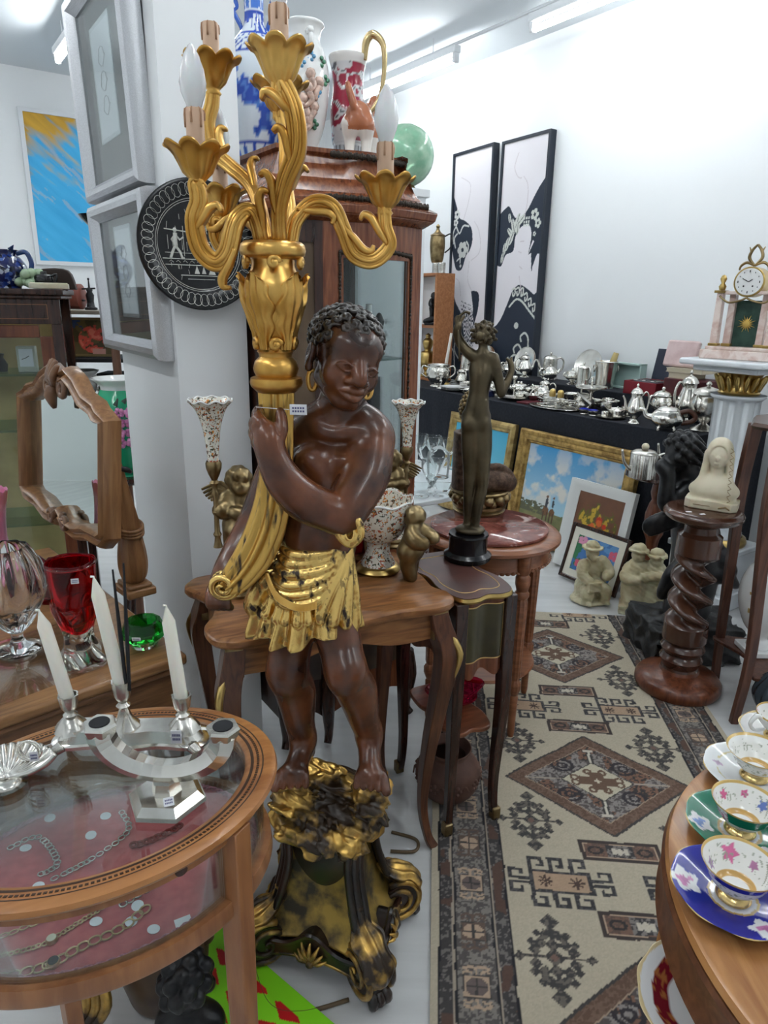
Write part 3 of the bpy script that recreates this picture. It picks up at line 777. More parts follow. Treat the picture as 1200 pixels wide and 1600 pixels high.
# ---------------------------------------------------------------- silver framed pictures on the pillar
FRS = mat('brushed_frame', (0.55, 0.56, 0.58), 0.32, 0.75, (0.66, 0.67, 0.70), 20, stretch=(1, 30, 30))
BACKG = mat('taupe_mount', S(104, 96, 92), 0.6, 0, S(88, 80, 76), 4)
def pillar_frame(v0, v1, z0, z1, label, dark=0.0, lower=None):
    w, h = v1 - v0, z1 - z0
    T = facing_T(uv(PU - 0.030, (v0 + v1) / 2, (z0 + z1) / 2), -VX, Vector((0, 0, 1)) - UX * 0.03)
    t = place(thing('wall_frame', label, 'picture', group='silver frames on the pillar'), T)
    g = G(); F = 0.055
    g.frame(w - 2 * F, h - 2 * F, [(0, 0.004), (0.008, 0.012), (0.02, 0.030), (0.036, 0.034), (0.050, 0.026), (F, 0.008), (F, -0.028), (0, -0.028)]); ob(g, 'frame', FRS, t, sm=30)
    g = G(); g.box((0, 0.010, 0), (w - 2 * F + .01, 0.012, h - 2 * F + .01)); ob(g, 'mount', BACKG, t)
    g = G(); g.box((0, -0.001, 0), (w - 2 * F, 0.002, h - 2 * F)); ob(g, 'glass', PANEF, t)
    if lower:
        g = G(); cw, chh = lower; g.box((-0.02, 0.0025, 0.02), (cw, 0.003, chh)); p = ob(g, 'print_sheet', PAPER, t)
        g = G(); g.frame(cw, chh, [(0, 0.0), (0.012, 0.0), (0.012, -0.006), (0, -0.006)], Matrix.Translation((-0.02, 0.001, 0.02))); ob(g, 'inner_border', FRS, p, sm=0)
        g = G()
        for k in range(3):
            cz = 0.02 + (k - 1) * chh * 0.22; P = [(-0.02 + math.cos(a * .7) * cw * .16 * (1 + .3 * math.sin(3 * a)), 0.0002, cz + math.sin(a * .7) * chh * .09) for a in range(10)]
            g.tube(P, 0.0007, 4)
        ob(g, 'line_drawing', mat('pencil', S(170, 170, 172), 0.8), p)
    return t
pillar_frame(2.165, 2.80, 1.86, 2.47, 'upper silver framed drawing behind glass on the white pillar', lower=(0.20, 0.30))
pillar_frame(2.105, 2.745, 1.365, 1.845, 'lower silver framed drawing behind glass, its corner behind the black plate', lower=(0.17, 0.26))
pillar_frame(2.22, 2.80, 2.52, 3.05, 'silver framed picture at the top edge, highest on the pillar')
g = G(); p = on_u(205, 305, PU - 0.012); g.tube([p, p - UX * 0.014 + Vector((0, 0, 0.004))], 0.002, 6); g.tube([p - UX * 0.012, p - UX * 0.018], 0.005, 8)
ob(g, 'nail', BLACKM, W=True, label='small black nail in the pillar between the two silver frames', cat='nail')

# ---------------------------------------------------------------- black engraved plate
c = on_v(311, 384, PV - 0.035)
T = facing_T(c, UX, Vector((0, 0, 1)) + VX * 0.06)
PL = place(thing('wall_plate', 'round black plate with engraved figures and looped rim on the pillar', 'plate'), T)
Rx = Matrix.Rotation(PI / 2, 4, 'X')
R0 = 0.178
g = G(); g.lathe([(0, 0), (0.118, 0), (0.128, 0.006), (0.170, 0.014), (R0, 0.012), (R0, 0.006), (0.13, -0.006), (0, -0.012)], 64, T=Rx); ob(g, 'dish', BLACK, PL, sm=30)
ENG = mat('engraved_line', S(196, 196, 188), 0.5)
g = G(); yy = -0.0016
ring = lambda r, y, w: g.tube([(r * math.cos(2 * PI * k / 64), y, r * math.sin(2 * PI * k / 64)) for k in range(64)], w, 4, closed=True)
ring(0.120, -0.0022, 0.0008); ring(0.1255, -0.005, 0.0007)
for k in range(48):
    a = 2 * PI * k / 48
    P = []
    for j in range(12):
        b = 2 * PI * j / 12; r = 0.150 + 0.017 * math.cos(b); q = a + 0.085 * math.sin(b); P.append((r * math.cos(q), -(0.0075 + (r - 0.128) * 0.19), r * math.sin(q)))
    g.tube(P, 0.0007, 3, closed=True)
ob(g, 'looped_border', ENG, PL)
g = G()
ln = lambda P, w=0.0012: g.tube([(a, yy, b) for a, b in P], w, 4)
ln([(-.108, -.038), (.108, -.038)]); ln([(-.102, -.054), (.102, -.054)]); ln([(-.10, -.022), (.10, -.022)], .0008)
for k in range(9): ln([(-.09 + k * .02, -.046), (-.085 + k * .02, -.042), (-.078 + k * .02, -.048)], .0008)
for (x0, s) in ((-.02, .016), (.002, .013), (.022, .022)):
    g.add([(x0, yy, -.058 - s * .2 - .016), (x0 + s, yy, -.058 - s * .2 - .016), (x0 + s / 2, yy, -.056 + s * .1)], [(0, 1, 2)])
ln([(-.06, -.082), (.06, -.082)]); ln([(-.04, -.092), (.04, -.092)], .0008)
def man(cx, cz, s, seated=False):
    B = lambda P, w: g.tube([(cx + a * s, yy, cz + b * s) for a, b in P], w * s, 5)
    g.sph((cx, yy, cz + .95 * s), (.075 * s, .0012, .085 * s), 8)
    B([(0, .85), (-.02, .6), (-.02, .42)], .085)
    if seated: B([(-.02, .42), (.28, .40), (.30, .10), (.42, .08)], .05)
    else: B([(-.02, .42), (.14, .2), (.20, 0), (.28, 0)], .05); B([(-.02, .42), (-.14, .2), (-.22, 0), (-.14, 0)], .05)
    B([(0, .8), (.16, .62), (.30, .72)], .035); B([(0, .8), (-.14, .62), (-.06, .48)], .035)
man(-.068, -.036, .078); man(-.022, -.036, .062, True); man(.045, -.036, .074); man(.080, -.036, .062, True)
ln([(-.045, -.03), (-.045, .05)], .0009); ln([(-.098, .040), (-.02, .034)], .0016)
for k in range(26):
    x0 = -.10 + hsh(k, 1) * .20; z0 = .035 + hsh(k, 2) * .07
    if math.hypot(x0, z0) < .108: ln([(x0, z0), (x0 + (hsh(k, 3) - .5) * .012, z0 + .010 + .008 * hsh(k, 4))], .0008)
for k in range(30):
    x0 = -.095 + hsh(k, 5) * .19; z0 = -.098 + hsh(k, 6) * .04
    if math.hypot(x0, z0) < .112 and abs(x0 - .01) > .04: ln([(x0, z0), (x0 + (hsh(k, 3) - .5) * .006, z0 + .012)], .0007)
for k in range(14):
    x0 = -.09 + k * .0135; ln([(x0, -.016 + .01 * hsh(k, 8)), (x0, .006 + .02 * hsh(k, 9))], .0007)
for k in range(9):
    a = PI * (1.05 + k * .11); ln([(.012 + .012 * math.cos(a), .075 + .012 * math.sin(a)), (.012 + .045 * math.cos(a), .075 + .045 * math.sin(a))], .0008)
ob(g, 'engraved_scene', ENG, PL)
# ================================================================ the gilded torchere statue
BC=Vector((-0.115,1.37,0.0))  # middle of its base on the floor
ST=thing('torchere_statue','carved dark wood standing figure in gilt drapery holding a gilded branched candelabrum','statue',BC)
def figure_body():
    F=Field((-0.40,1.16,0.40),(0.08,1.52,1.56),0.0027)
    P=ad
    # legs
    for hip,kn,an,toe,Yk,Ya,Yt in(((462,935),(449,1048),(474,1152),(452,1240),1.335,1.375,1.262),((515,935),(540,1046),(577,1146),(580,1243),1.30,1.36,1.248)):
        h,k,a,t=P(*hip,1.375),P(*kn,Yk),P(*an,Ya),P(*toe,Yt)
        F.cone(h,k,0.056,0.043,0.02);
        F.ell(k+Vector((0,-0.006,0)),(0.041,0.043,0.045),0.02)
        cm=k.lerp(a,0.36)+Vector((0.004,0.014,0))
        F.chain([k,cm,k.lerp(a,0.75),a],[0.038,0.041,0.029,0.025],0.012)
        F.cone(k+Vector((0,-0.012,-.03)),a+Vector((0,-0.01,0.02)),0.026,0.018,0.02)
        heel=Vector((a.x,a.y+0.012,t.z+0.020));F.cone(a,heel,0.026,0.022,0.015)
        ball=t.lerp(heel,0.30);ball.z=t.z+0.022;s0=Vector((t.y-heel.y,heel.x-t.x,0)).normalized()
        F.cone(a+Vector((0,-0.012,-0.012)),ball,0.026,0.023,0.018);F.cone(heel,ball,0.020,0.020,0.02);F.cone(ball-s0*.014,ball+s0*.014,.0185,.0185,.012)
        d=(t-heel);d.z=0;d.normalize();s=Vector((d.y,-d.x,0));sg=1 if hip[0]<500 else-1
        for q in range(5):
            o=(q-2)*0.0140;root=ball+s*o*0.9-d*0.006;L=0.040-0.004*(q if sg<0 else 4-q)+(0.004 if(q==0 and sg<0)or(q==4 and sg>0)else 0)
            r=0.0105 if(q==0 and sg<0)or(q==4 and sg>0)else 0.0074
            tip=root+d*L+s*o*0.25;tip.z=t.z+0.010;mid=root.lerp(tip,0.5)+Vector((0,0,0.008))
            F.chain([root,mid,tip],[r*1.1,r,r],0.0018,3)
    # trunk
    F.ell(P(488,895,1.375),(0.085,0.066,0.065),0.03)
    F.chain([P(490,890,1.375),P(500,828,1.372),P(512,760,1.375)],[0.062,0.062,0.072],0.03)
    F.ell(P(497,835,1.352),(0.060,0.050,0.05),0.03)
    F.ell(P(518,726,1.385),(0.094,0.066,0.088),0.03)
    F.ell(P(488,722,1.335),(0.040,0.034,0.036),0.022);F.ell(P(552,730,1.330),(0.043,0.036,0.038),0.022)
    F.chain([P(455,690,1.395),P(490,668,1.385),P(525,655,1.388),P(560,664,1.38),P(578,684,1.375)],[0.036,0.032,0.036,0.032,0.040],0.025)
    F.chain([P(500,674,1.350),P(525,678,1.345),P(555,672,1.345)],[0.012,0.010,0.012],0.016)  # collar bones
    F.chain([P(526,662,1.388),P(532,640,1.382),P(537,612,1.378)],[0.040,0.034,0.036],0.018)
    # her left arm: shoulder at image right, elbow in front of the belly, hand up on the horn
    sh,el,wr=P(578,690,1.372),P(533,806,1.255),P(424,708,1.232)
    F.ell(sh,(0.046,0.046,0.048),0.02)
    F.chain([sh,P(572,738,1.325),P(550,780,1.28),el],[0.044,0.046,0.041,0.037],0.010)
    F.chain([el,P(482,786,1.238),P(451,760,1.230),P(434,734,1.229),wr],[0.036,0.037,0.033,0.028,0.0235],0.008)
    palm=P(418,678,1.240);F.chain([wr,P(420,692,1.235),palm],[0.0235,0.0245,0.0225],0.008)
    for(a,b,c,d2,r)in[((406,660,1.240),(403,648,1.262),(406,642,1.285),(414,640,1.30),.0100),((403,670,1.243),(398,662,1.268),(402,656,1.292),(412,655,1.308),.0100),((402,682,1.245),(397,676,1.270),(401,671,1.294),(411,670,1.308),.0096),((404,694,1.246),(400,690,1.270),(404,687,1.290),(412,686,1.302),.0088)]:
        F.chain([P(415,a[1]+8,1.242),P(*a),P(*b),P(*c),P(*d2)],[0.013,r*1.15,r,r*.95,r*.85],0.006,3)
    F.chain([P(428,694,1.232),P(439,676,1.236),P(440,658,1.246),P(438,643,1.258)],[0.013,0.0110,0.0100,0.0080],0.004,3)
    # her right arm behind the horn, down to the curled end
    F.chain([P(455,692,1.400),P(428,752,1.425),P(402,815,1.41)],[0.040,0.040,0.036],0.012)
    F.chain([P(402,815,1.41),P(380,860,1.375),P(362,892,1.335),P(355,905,1.32)],[0.036,0.038,0.033,0.026],0.010)
    hd=P(350,912,1.315);F.ell(hd,(0.028,0.030,0.026),0.012)
    for q in range(4):
        a=hd+Vector((-0.018+0.011*q,-0.018,0.002));b=a+Vector((-0.001,-0.022,-0.008));c=b+Vector((0.002,-0.012,-0.016));d3=c+Vector((0.005,0.010,-0.012))
        F.chain([a,b,c,d3],[0.0095,0.0090,0.0085,0.0072],0.004,3)
    F.chain([hd,hd+Vector((0.020,-0.020,0.012)),hd+Vector((0.030,-0.036,0.006))],[0.013,0.011,0.009],0.005,3)
    # head
    HM=Matrix.Translation(P(541,556,1.352))@Matrix.Rotation(math.radians(25),4,'Z')@Matrix.Rotation(math.radians(9),4,'X')@Matrix.Rotation(math.radians(13),4,'Y')@Matrix.Diagonal((0.95,0.93,0.83,1))
    F.frame(HM)
    F.ell((0,0.018,0.030),(0.066,0.080,0.070),0.02);F.ell((0,-0.020,-0.026),(0.054,0.057,0.068),0.03)
    F.ell((0,-0.036,0.030),(0.054,0.042,0.044),0.02);F.ell((0,-0.050,-0.086),(0.026,0.026,0.020),0.022)
    for s in(-1,1):
        F.ell((s*0.031,-0.046,-0.036),(0.026,0.026,0.030),0.02);F.cone((s*0.038,0.005,-0.06),(s*0.014,-0.05,-0.094),0.017,0.015,0.02)
    for s in(-1,1):F.ell((s*0.0280,-0.090,-0.011),(0.0205,0.0125,0.0125),0.014,'sub')
    for s in(-1,1):
        F.ell((s*0.0280,-0.0660,-0.012),(0.0165,0.0135,0.0120),0.001)
        F.chain([(s*0.012,-0.0765,-0.0120),(s*0.0275,-0.0815,-0.0025),(s*0.0450,-0.0680,-0.0100)],0.0027,0.0015,5)
        F.chain([(s*0.013,-0.0765,-0.0150),(s*0.0275,-0.0795,-0.0205),(s*0.0440,-0.0675,-0.0120)],0.0020,0.0015,5)
        F.ell((s*0.0275,-0.0820,-0.0112),(0.0058,0.0045,0.0062),0.0008,'sub');F.ell((s*0.0275,-0.0775,-0.0112),(0.0028,0.0030,0.0030),0.0005)
    F.chain([(0,-0.069,0.006),(0,-0.080,-0.012),(0,-0.091,-0.030)],[0.009,0.0105,0.0125],0.010,4)
    F.ell((0,-0.093,-0.036),(0.0135,0.0115,0.0105),0.006)
    for s in(-1,1):F.ell((s*0.0165,-0.081,-0.039),(0.0110,0.0115,0.0092),0.005);F.ell((s*0.0085,-0.092,-0.046),(0.0036,0.005,0.003),0.002,'sub')
    F.ell((0,-0.066,-0.062),(0.030,0.020,0.020),0.014)
    F.chain([(-0.027,-0.072,-0.0635),(-0.010,-0.0865,-0.0565),(0,-0.0875,-0.0590),(0.010,-0.0865,-0.0565),(0.027,-0.072,-0.0635)],[0.0045,0.0076,0.0068,0.0076,0.0045],0.003,4)
    F.chain([(-0.024,-0.072,-0.0680),(0,-0.0865,-0.0755),(0.024,-0.072,-0.0680)],[0.0045,0.0092,0.0045],0.003,4)
    F.chain([(-0.027,-0.078,-0.0650),(0,-0.0945,-0.0665),(0.027,-0.078,-0.0650)],0.0016,0.001,4,'sub')
    for s in(-1,1):
        F.ell((s*0.068,0.016,-0.014),(0.011,0.021,0.033),0.006,rot=Matrix.Rotation(s*0.35,3,'Z'))
        F.ell((s*0.082,0.010,-0.010),(0.007,0.011,0.019),0.004,'sub');F.ell((s*0.070,0.006,-0.044),(0.009,0.010,0.011),0.006)
    F.frame(None)
    return F.mesh('body'),HM
me,HM=figure_body()
body=ob(me,'body',SKIN,ST,W=True,sm=180)
# hair of carved curls
def figure_hair():
    c=HM.translation;F=Field(c-Vector((0.13,0.13,0.10)),c+Vector((0.13,0.13,0.13)),0.0019);F.frame(HM)
    e=np.array([0.070,0.084,0.074]);o=np.array([0,0.020,0.032])
    n=150;k=0
    def ok(d):
        p=o+d*e
        if p[1]<-0.028 and p[2]<0.056+0.010*math.sin(p[0]*90):return False
        if p[1]<0.004 and p[2]<0.018:return False
        return p[2]>-0.055
    for i in range(n):
        z=1-2*(i+0.5)/n;a=i*2.399963;d=np.array([math.sqrt(1-z*z)*math.cos(a),math.sqrt(1-z*z)*math.sin(a),z])
        if not ok(d):continue
        p=o+d*e;nrm=d/e;nrm/=np.linalg.norm(nrm)
        t=np.cross(nrm,[0,0,1.0]);t=t/np.linalg.norm(t)if np.linalg.norm(t)>0.1 else np.array([1.,0,0]);b=np.cross(nrm,t)
        ph=hsh(i,1)*6.28;sg=1 if hsh(i,2)>.5 else-1;R=0.0118+0.003*hsh(i,3);P=[]
        for j in range(9):
            q=j/8;r=R*(1-0.80*q);w=ph+sg*q*8.6;P.append(p+nrm*(0.001+0.006*q)+(t*math.cos(w)+b*math.sin(w))*r)
        F.chain(P,[0.0030,0.0042,0.0036],0.0006,1)
        F.ell(p-nrm*0.004,0.0085,0.003)
    return F.mesh('hair')
ob(figure_hair(),'hair',HAIR,ST,W=True,sm=180)
for s,px,py,yy in((-1,488,594,1.350),(1,574,606,1.336)):
    c=ad(px,py,yy);g=G();a0=0.35 if s<0 else 0.2
    ax=Vector((math.cos(a0),math.sin(a0)*.6,0)).normalized()
    g.tube([c+ax*0.0085*math.cos(2*PI*k/20)+Vector((0,0,0.019*math.sin(2*PI*k/20)))for k in range(20)],[0.0045]*20,8,closed=True)
    ob(g,'earring',GOLD,ST,W=True,label='gold hoop earring')
# gilt horn that carries the candelabrum
hp=[ad(432,600,1.300),ad(433,660,1.300),ad(433,720,1.302),ad(428,775,1.305),ad(417,822,1.300),ad(398,865,1.290),ad(374,898,1.278),ad(354,918,1.270)]
sec=[((1+0.16*math.cos(9*2*PI*k/72))*math.cos(2*PI*k/72),(1+0.16*math.cos(9*2*PI*k/72))*math.sin(2*PI*k/72))for k in range(72)]
g=G();g.tube(hp,[0.031,0.028,0.028,0.031,0.034,0.034,0.029,0.022],sub=8,sec=sec,up=(0,-1,0))
horn=ob(g,'cornucopia',GOLDH,ST,W=True,sm=180)
e=hp[-1];sp=[]
for k in range(44):
    q=k/43;a=0.7-q*12.0;r=0.026*(1-q)**0.8+0.002;sp.append(e+Vector((-0.004+r*math.cos(a),-0.006-0.018*q,0.008+r*math.sin(a))))
g=G();g.tube(sp,[0.0095,0.0085,0.0065,0.004],8);g.tube([p+Vector((0,0.022,0))for p in sp],[0.0095,0.0085,0.0065,0.004],8);ob(g,'scroll_end',GOLDS,horn,W=True,sm=180)
# drapery
def drapery():
    F=Field((-0.36,1.17,0.80),(0.03,1.53,1.16),0.0027);P=ad
    zt,zb=1.095,0.866;ct,cb=P(494,838,1.375),P(477,990,1.365)
    def fn(X,Y,Z):
        t=np.clip((zt-Z)/(zt-zb),0,1);cx=ct.x+(cb.x-ct.x)*t;cy=ct.y+(cb.y-ct.y)*t
        rx=0.070+0.050*t**0.9;ry=0.066+0.036*t
        x,y=(X-cx)/rx,(Y-cy)/ry;a=np.arctan2(y,x);r=np.sqrt(x*x+y*y)
        fold=(0.085*np.sin(13*a+3.0*t+1.2*np.sin(3*a))+0.04*np.sin(23*a-2*t))*t
        d=(r-1-fold)*0.9*np.minimum(rx,ry);hem=zb+0.010*np.sin(5*a+1)+0.004*np.sin(13*a)-0.012*np.cos(a-2.6)
        d=np.maximum(d,np.maximum(hem-Z,Z-zt-0.010*np.cos(a)))
        return np.maximum(d,-(np.maximum((r-0.86-fold)*0.9*np.minimum(rx,ry),-(Z-zb-0.10)))if False else d)
    F.shape((ct.x-0.01,ct.y,0.97),0.19,fn,0.006)
    kn=P(547,834,1.240)  # knot at her hip
    def sf(px,py,lift=0.0):
        lo,hi=1.18,1.40
        for _ in range(18):
            m=(lo+hi)/2;p=P(px,py,m);t=min(1,max(0,(zt-p.z)/(zt-zb)));cx=ct.x+(cb.x-ct.x)*t;cy=ct.y+(cb.y-ct.y)*t
            r=math.hypot((p.x-cx)/(0.070+0.050*t**.9),(p.y-cy)/(0.066+0.036*t))
            if r>1:lo=m
            else:hi=m
        return P(px,py,lo-lift)
    # swags falling from the knot across the front to the left hip
    rows=[((430,832),(470,868),(515,862),0.011,1.30),((426,842),(462,882),(515,872),0.010,1.295),((420,856),(458,898),(512,886),0.0115,1.288),((414,868),(455,916),(510,900),0.011,1.283),((412,882),(452,932),(508,915),0.010,1.278),((414,892),(452,946),(506,930),0.009,1.275)]
    for(a,b,c,r,y)in rows:
        F.chain([sf(*a),sf((a[0]+b[0])/2-4,(a[1]+b[1])/2+8,.004),sf(*b,.007),sf(*c,.007),sf(542,846,.006)],[r*.7,r*.95,r*1.05,r*.9,r*.6],0.003,6)
    for(a,b,r)in[((516,925),(500,962),.010),((530,928),(520,972),.011),((543,928),(540,976),.011),((553,924),(556,972),.011)]:
        F.chain([sf(546,850,.004),sf((546+a[0])/2+1,892,.006),sf(*a,.006),sf(*b,.004)],[.005,.0075,r,r*1.15],0.006,6)
    for(x0,x1,y1)in[(425,414,968),(438,430,976),(452,446,980),(466,464,982),(480,482,980),(494,500,978)]:
        F.chain([sf(x0,915),sf((x0+x1)/2,955,.003),sf(x1,y1-8,.003)],[.005,.007,.010],0.004,4)
    F.chain([P(415,900,1.33),P(402,930,1.34),P(395,948,1.35)],[.014,.018,.016],0.012)
    F.ell(kn,(0.014,0.014,0.018),0.004)
    F.chain([kn+Vector((-0.004,0,-0.02)),kn+Vector((-0.022,-0.006,0.004)),kn+Vector((-0.010,-0.006,0.032)),kn+Vector((0.014,-0.006,0.028)),kn+Vector((0.020,-0.006,0)),kn+Vector((0.004,0,-0.022))],0.0075,0.003,5)
    F.ell(kn+Vector((0,-0.012,0.004)),(0.006,0.014,0.012),0.002,'sub')
    return F.mesh('drapery')
dr=ob(drapery(),'drapery',GOLDS,ST,W=True,sm=180)
g=G()
fr=cr([ad(417,896,1.290),ad(430,924,1.268),ad(448,938,1.252),ad(470,945,1.242),ad(492,941,1.240)],10)
for i,p in enumerate(fr):
    p=Vector(p);g.tube([p,p+Vector((0.001,-0.006,-0.012))],[0.0042,0.0034],6)
ob(g,'fringe',GOLD,dr,W=True)
# rocky mound under the feet
def mound():
    feet=[]
    F=Field((-0.31,1.16,0.31),(0.07,1.56,0.56),0.0034)
    c=ad(513,1238,1.36);F.ell((c.x,c.y,0.400),(0.135,0.135,0.048),0.02)
    for px,py,yy in((455,1240,1.30),(582,1243,1.29)):
        p=ad(px,py,yy);F.ell((p.x,p.y+0.035,p.z-0.022),(0.046,0.080,0.024),0.03)
    F.ell((c.x-0.02,c.y+0.045,0.44),(0.060,0.05,0.050),0.03)
    for i in range(46):
        a=2*PI*hsh(i,1);r=0.095+0.035*hsh(i,2);p=Vector((c.x+r*math.cos(a),c.y+r*math.sin(a),0.362+0.05*hsh(i,3)))
        q=p+Vector((0.03*math.cos(a+1.8),0.03*math.sin(a+1.8),0.02*(hsh(i,4)-.5)));F.cone(p,q,0.010+0.010*hsh(i,5),0.007,0.005)
    for i in range(16):
        a=-0.2-2.7*i/15;r=0.05+0.05*hsh(i,8);p=Vector((c.x+r*math.cos(a),c.y+r*math.sin(a),0.438+0.008*hsh(i,3)))
        F.cone(p,p+Vector((0.05*math.cos(a),0.05*math.sin(a),-0.035)),0.007,0.010,0.004)
    for px,py,yy in((455,1240,1.27),(580,1243,1.255)):
        p=ad(px,py,yy);FT=(p.x,p.y+0.035,p.z+0.024);feet.append(FT)
    F.rough(0.0075,62,5);F.rough(0.003,150,8)
    for f in feet:F.ell(f,(0.048,0.100,0.027),0.006,'sub')
    return F.mesh('mound')
ob(mound(),'rocky_mound',GOLDD,ST,W=True,sm=180)
# baroque pedestal: four flaring scroll corners with worn gold panels between them
CA=[math.radians(a)for a in(-56,22,124,202)]
def cpt(a,r,z):return Vector((BC.x+r*math.cos(a),BC.y+r*math.sin(a),z))
prof=[(0.105,0.352),(0.102,0.32),(0.105,0.27),(0.118,0.21),(0.142,0.15),(0.172,0.105),(0.19,0.085)]
g=G();ps=cr(prof,4)
for k in range(4):
    a,b=CA[k],CA[(k+1)%4]+(2*PI if k==3 else 0)
    def fn(s,t,a=a,b=b):
        r,z=ps[min(len(ps)-1,int(round(t*(len(ps)-1))))]
        p=cpt(a,r,z).lerp(cpt(b,r,z),s);m=(p-Vector((BC.x,BC.y,z)));m.z=0
        dip=math.sin(PI*s)*0.018*(1-t);lift=0.030*math.exp(-((s-.5)/.28)**2)*t**6
        return p-m.normalized()*dip+Vector((0,0,lift))
    g.grid(fn,15,len(ps))
ob(g,'panel_faces',GOLDP,ST,W=True,sm=180)
g=G();g.prism([(cpt(a,0.10,0).x,cpt(a,0.10,0).y)for a in CA],0.10,0.36);ob(g,'core',BASED,ST,W=True)
g=G();g.prism([(cpt(a,0.118,0).x,cpt(a,0.118,0).y)for a in CA],0.335,0.362,top=[(cpt(a,0.105,0).x,cpt(a,0.105,0).y)for a in CA]);ob(g,'top_moulding',BASED,ST,W=True,bev=0.006)
for k,a in enumerate(CA):
    g=G();d=Vector((math.cos(a),math.sin(a),0));s=Vector((-d.y,d.x,0))
    rib=[cpt(a,r+0.002,z)for r,z in[(0.108,0.355),(0.106,0.30),(0.116,0.24),(0.136,0.175),(0.160,0.125),(0.180,0.095)]]
    for o,r in((-0.016,0.010),(0.0,0.012),(0.016,0.010)):g.tube([p+s*o for p in rib],r,8,sub=5)
    ob(g,'corner_rib',BASED,ST,W=True,sm=180)
    # volute at the foot, seen from both sides of the corner
    vc=cpt(a,0.172,0.072);P=[]
    for j in range(52):
        q=j/51;w=2.0-q*13.5;r=0.060*(1-q)**0.85+0.004;P.append(vc+d*(r*math.cos(w))+Vector((0,0,r*math.sin(w))))
    g=G()
    for o in(-0.030,0.030):g.tube([p+s*o*(1+0.25*i/51)for i,p in enumerate(P)],[0.0085,0.008,0.006,0.0035],7)
    vo=ob(g,'volute',GOLDD,ST,W=True,sm=180)
    g=G();g.tube([vc-s*0.033,vc+s*0.033],0.052,24);ob(g,'volute_drum',BASED,vo,W=True)
    g=G();ft=cpt(a,0.205,0.0)
    g.tube([cpt(a,0.165,0.052),cpt(a,0.190,0.036),cpt(a,0.212,0.024)],[0.036,0.034,0.022],14,sub=4)
    for o in(-1,0,1):g.tube([cpt(a,0.200,0.040)+s*o*0.014,cpt(a,0.226,0.026)+s*o*0.019,cpt(a,0.222,0.0095)+s*o*0.018],[0.012,0.013,0.0095],10,sub=3)
    g.tube([cpt(a,0.17,0.02)-s*.02,cpt(a,0.17,0.02)+s*.02],0.0195,10)
    ob(g,'claw_foot',BASED,ST,W=True,sm=180)
    # acanthus leaf lying over the scroll
    g=G();lp=cr([(0.128,0.205),(0.150,0.168),(0.185,0.150),(0.218,0.132),(0.240,0.100),(0.238,0.070),(0.226,0.060)],6)
    def leaf(u,t,a=a,s=s,d=d):
        u=u*2-1;r,z=lp[int(round(t*(len(lp)-1)))];w=.040*math.sin(PI*min(1,.10+.82*t))**.8*(1+.16*math.cos(20*t));h=.008*(1-u*u)+.0032*math.cos(u*11)
        return cpt(a,r+h*.5-.012*u*u,z+h)+s*(u*w)
    g.grid(leaf,21,len(lp));g.grid(lambda u,t:leaf(1-u,t)-Vector((d.x*.004,d.y*.004,.004)),21,len(lp))
    g.sph(cpt(a,0.130,0.205),0.011,10)
    ob(g,'acanthus_leaf',GOLDD,ST,W=True,sm=180)
for k in range(4):
    a,b=CA[k],CA[(k+1)%4]+(2*PI if k==3 else 0)
    # shaped apron and shell ornament at the foot of each face
    A,B=cpt(a,0.188,0),cpt(b,0.188,0);M=(A+B)/2;d=(M-BC);d.z=0;d.normalize()
    g=G();top=[];bot=[]
    for j in range(25):
        s=j/24;p=A.lerp(B,s);top.append(p+Vector((0,0,0.085+0.046*math.exp(-((s-.5)/.15)**2)))-d*0.004);bot.append(p+Vector((0,0,0.022+0.045*math.sin(PI*s)**0.7)))
    V=[p+d*0.012 for p in top]+[p+d*0.012 for p in bot]+[p-d*0.02 for p in top]+[p-d*0.02 for p in bot];n=25;Fc=[]
    for j in range(24):
        Fc+=[(n+j,n+j+1,j+1,j),(2*n+j,2*n+j+1,3*n+j+1,3*n+j),(j,j+1,2*n+j+1,2*n+j),(n+j+1,n+j,3*n+j,3*n+j+1)]
    g.add(V,Fc);g.tube([p+d*0.012 for p in top],0.0065,6)
    ap=ob(g,'apron',BASED,ST,W=True,sm=50)
    g=G();g.tube([p+d*0.010 for p in bot],0.0045,6);ob(g,'apron_edge',GOLDD,ap,W=True)
    g=G();sd=(B-A).normalized();c=M+d*0.016+Vector((0,0,0.062))
    for q in range(7):
        w=PI*(0.12+0.76*q/6);L=0.058 if q in(2,3,4)else 0.044
        g.tube([c,c+sd*math.cos(w)*L*.55+Vector((0,0,math.sin(w)*L*.6))+d*.008,c+sd*math.cos(w)*L+Vector((0,0,math.sin(w)*L))],[0.004,0.0062,0.002],6,sub=4)
    g.sph(c+d*.004,(.011,.011,.010),10)
    ob(g,'shell_ornament',GOLDD,ap,W=True,sm=180)
# capital: turned rings, urn with acanthus, collar
cc=ad(432,600,1.300)
def zpx(y):return ad(430,y,1.30).z
g=G();X0=(cc.x,cc.y,0)
pr=[(0.0,zpx(612)),(0.036,zpx(612)),(0.047,zpx(603)),(0.049,zpx(597)),(0.047,zpx(590)),(0.037,zpx(587)),(0.040,zpx(582)),(0.042,zpx(575)),(0.038,zpx(564)),(0.030,zpx(557)),(0.031,zpx(552)),(0.034,zpx(549)),(0.031,zpx(545)),(0.029,zpx(542)),(0.030,zpx(532)),(0.033,zpx(520)),(0.040,zpx(500)),(0.051,zpx(470)),(0.0535,zpx(452)),(0.050,zpx(436)),(0.040,zpx(422)),(0.037,zpx(412)),(0.038,zpx(406)),(0.050,zpx(404)),(0.0565,zpx(399)),(0.0585,zpx(391)),(0.0565,zpx(383)),(0.050,zpx(378)),(0.0,zpx(378))]
g.lathe(pr,40,X0);ob(g,'capital',GOLD,ST,W=True,sm=50)
g=G()
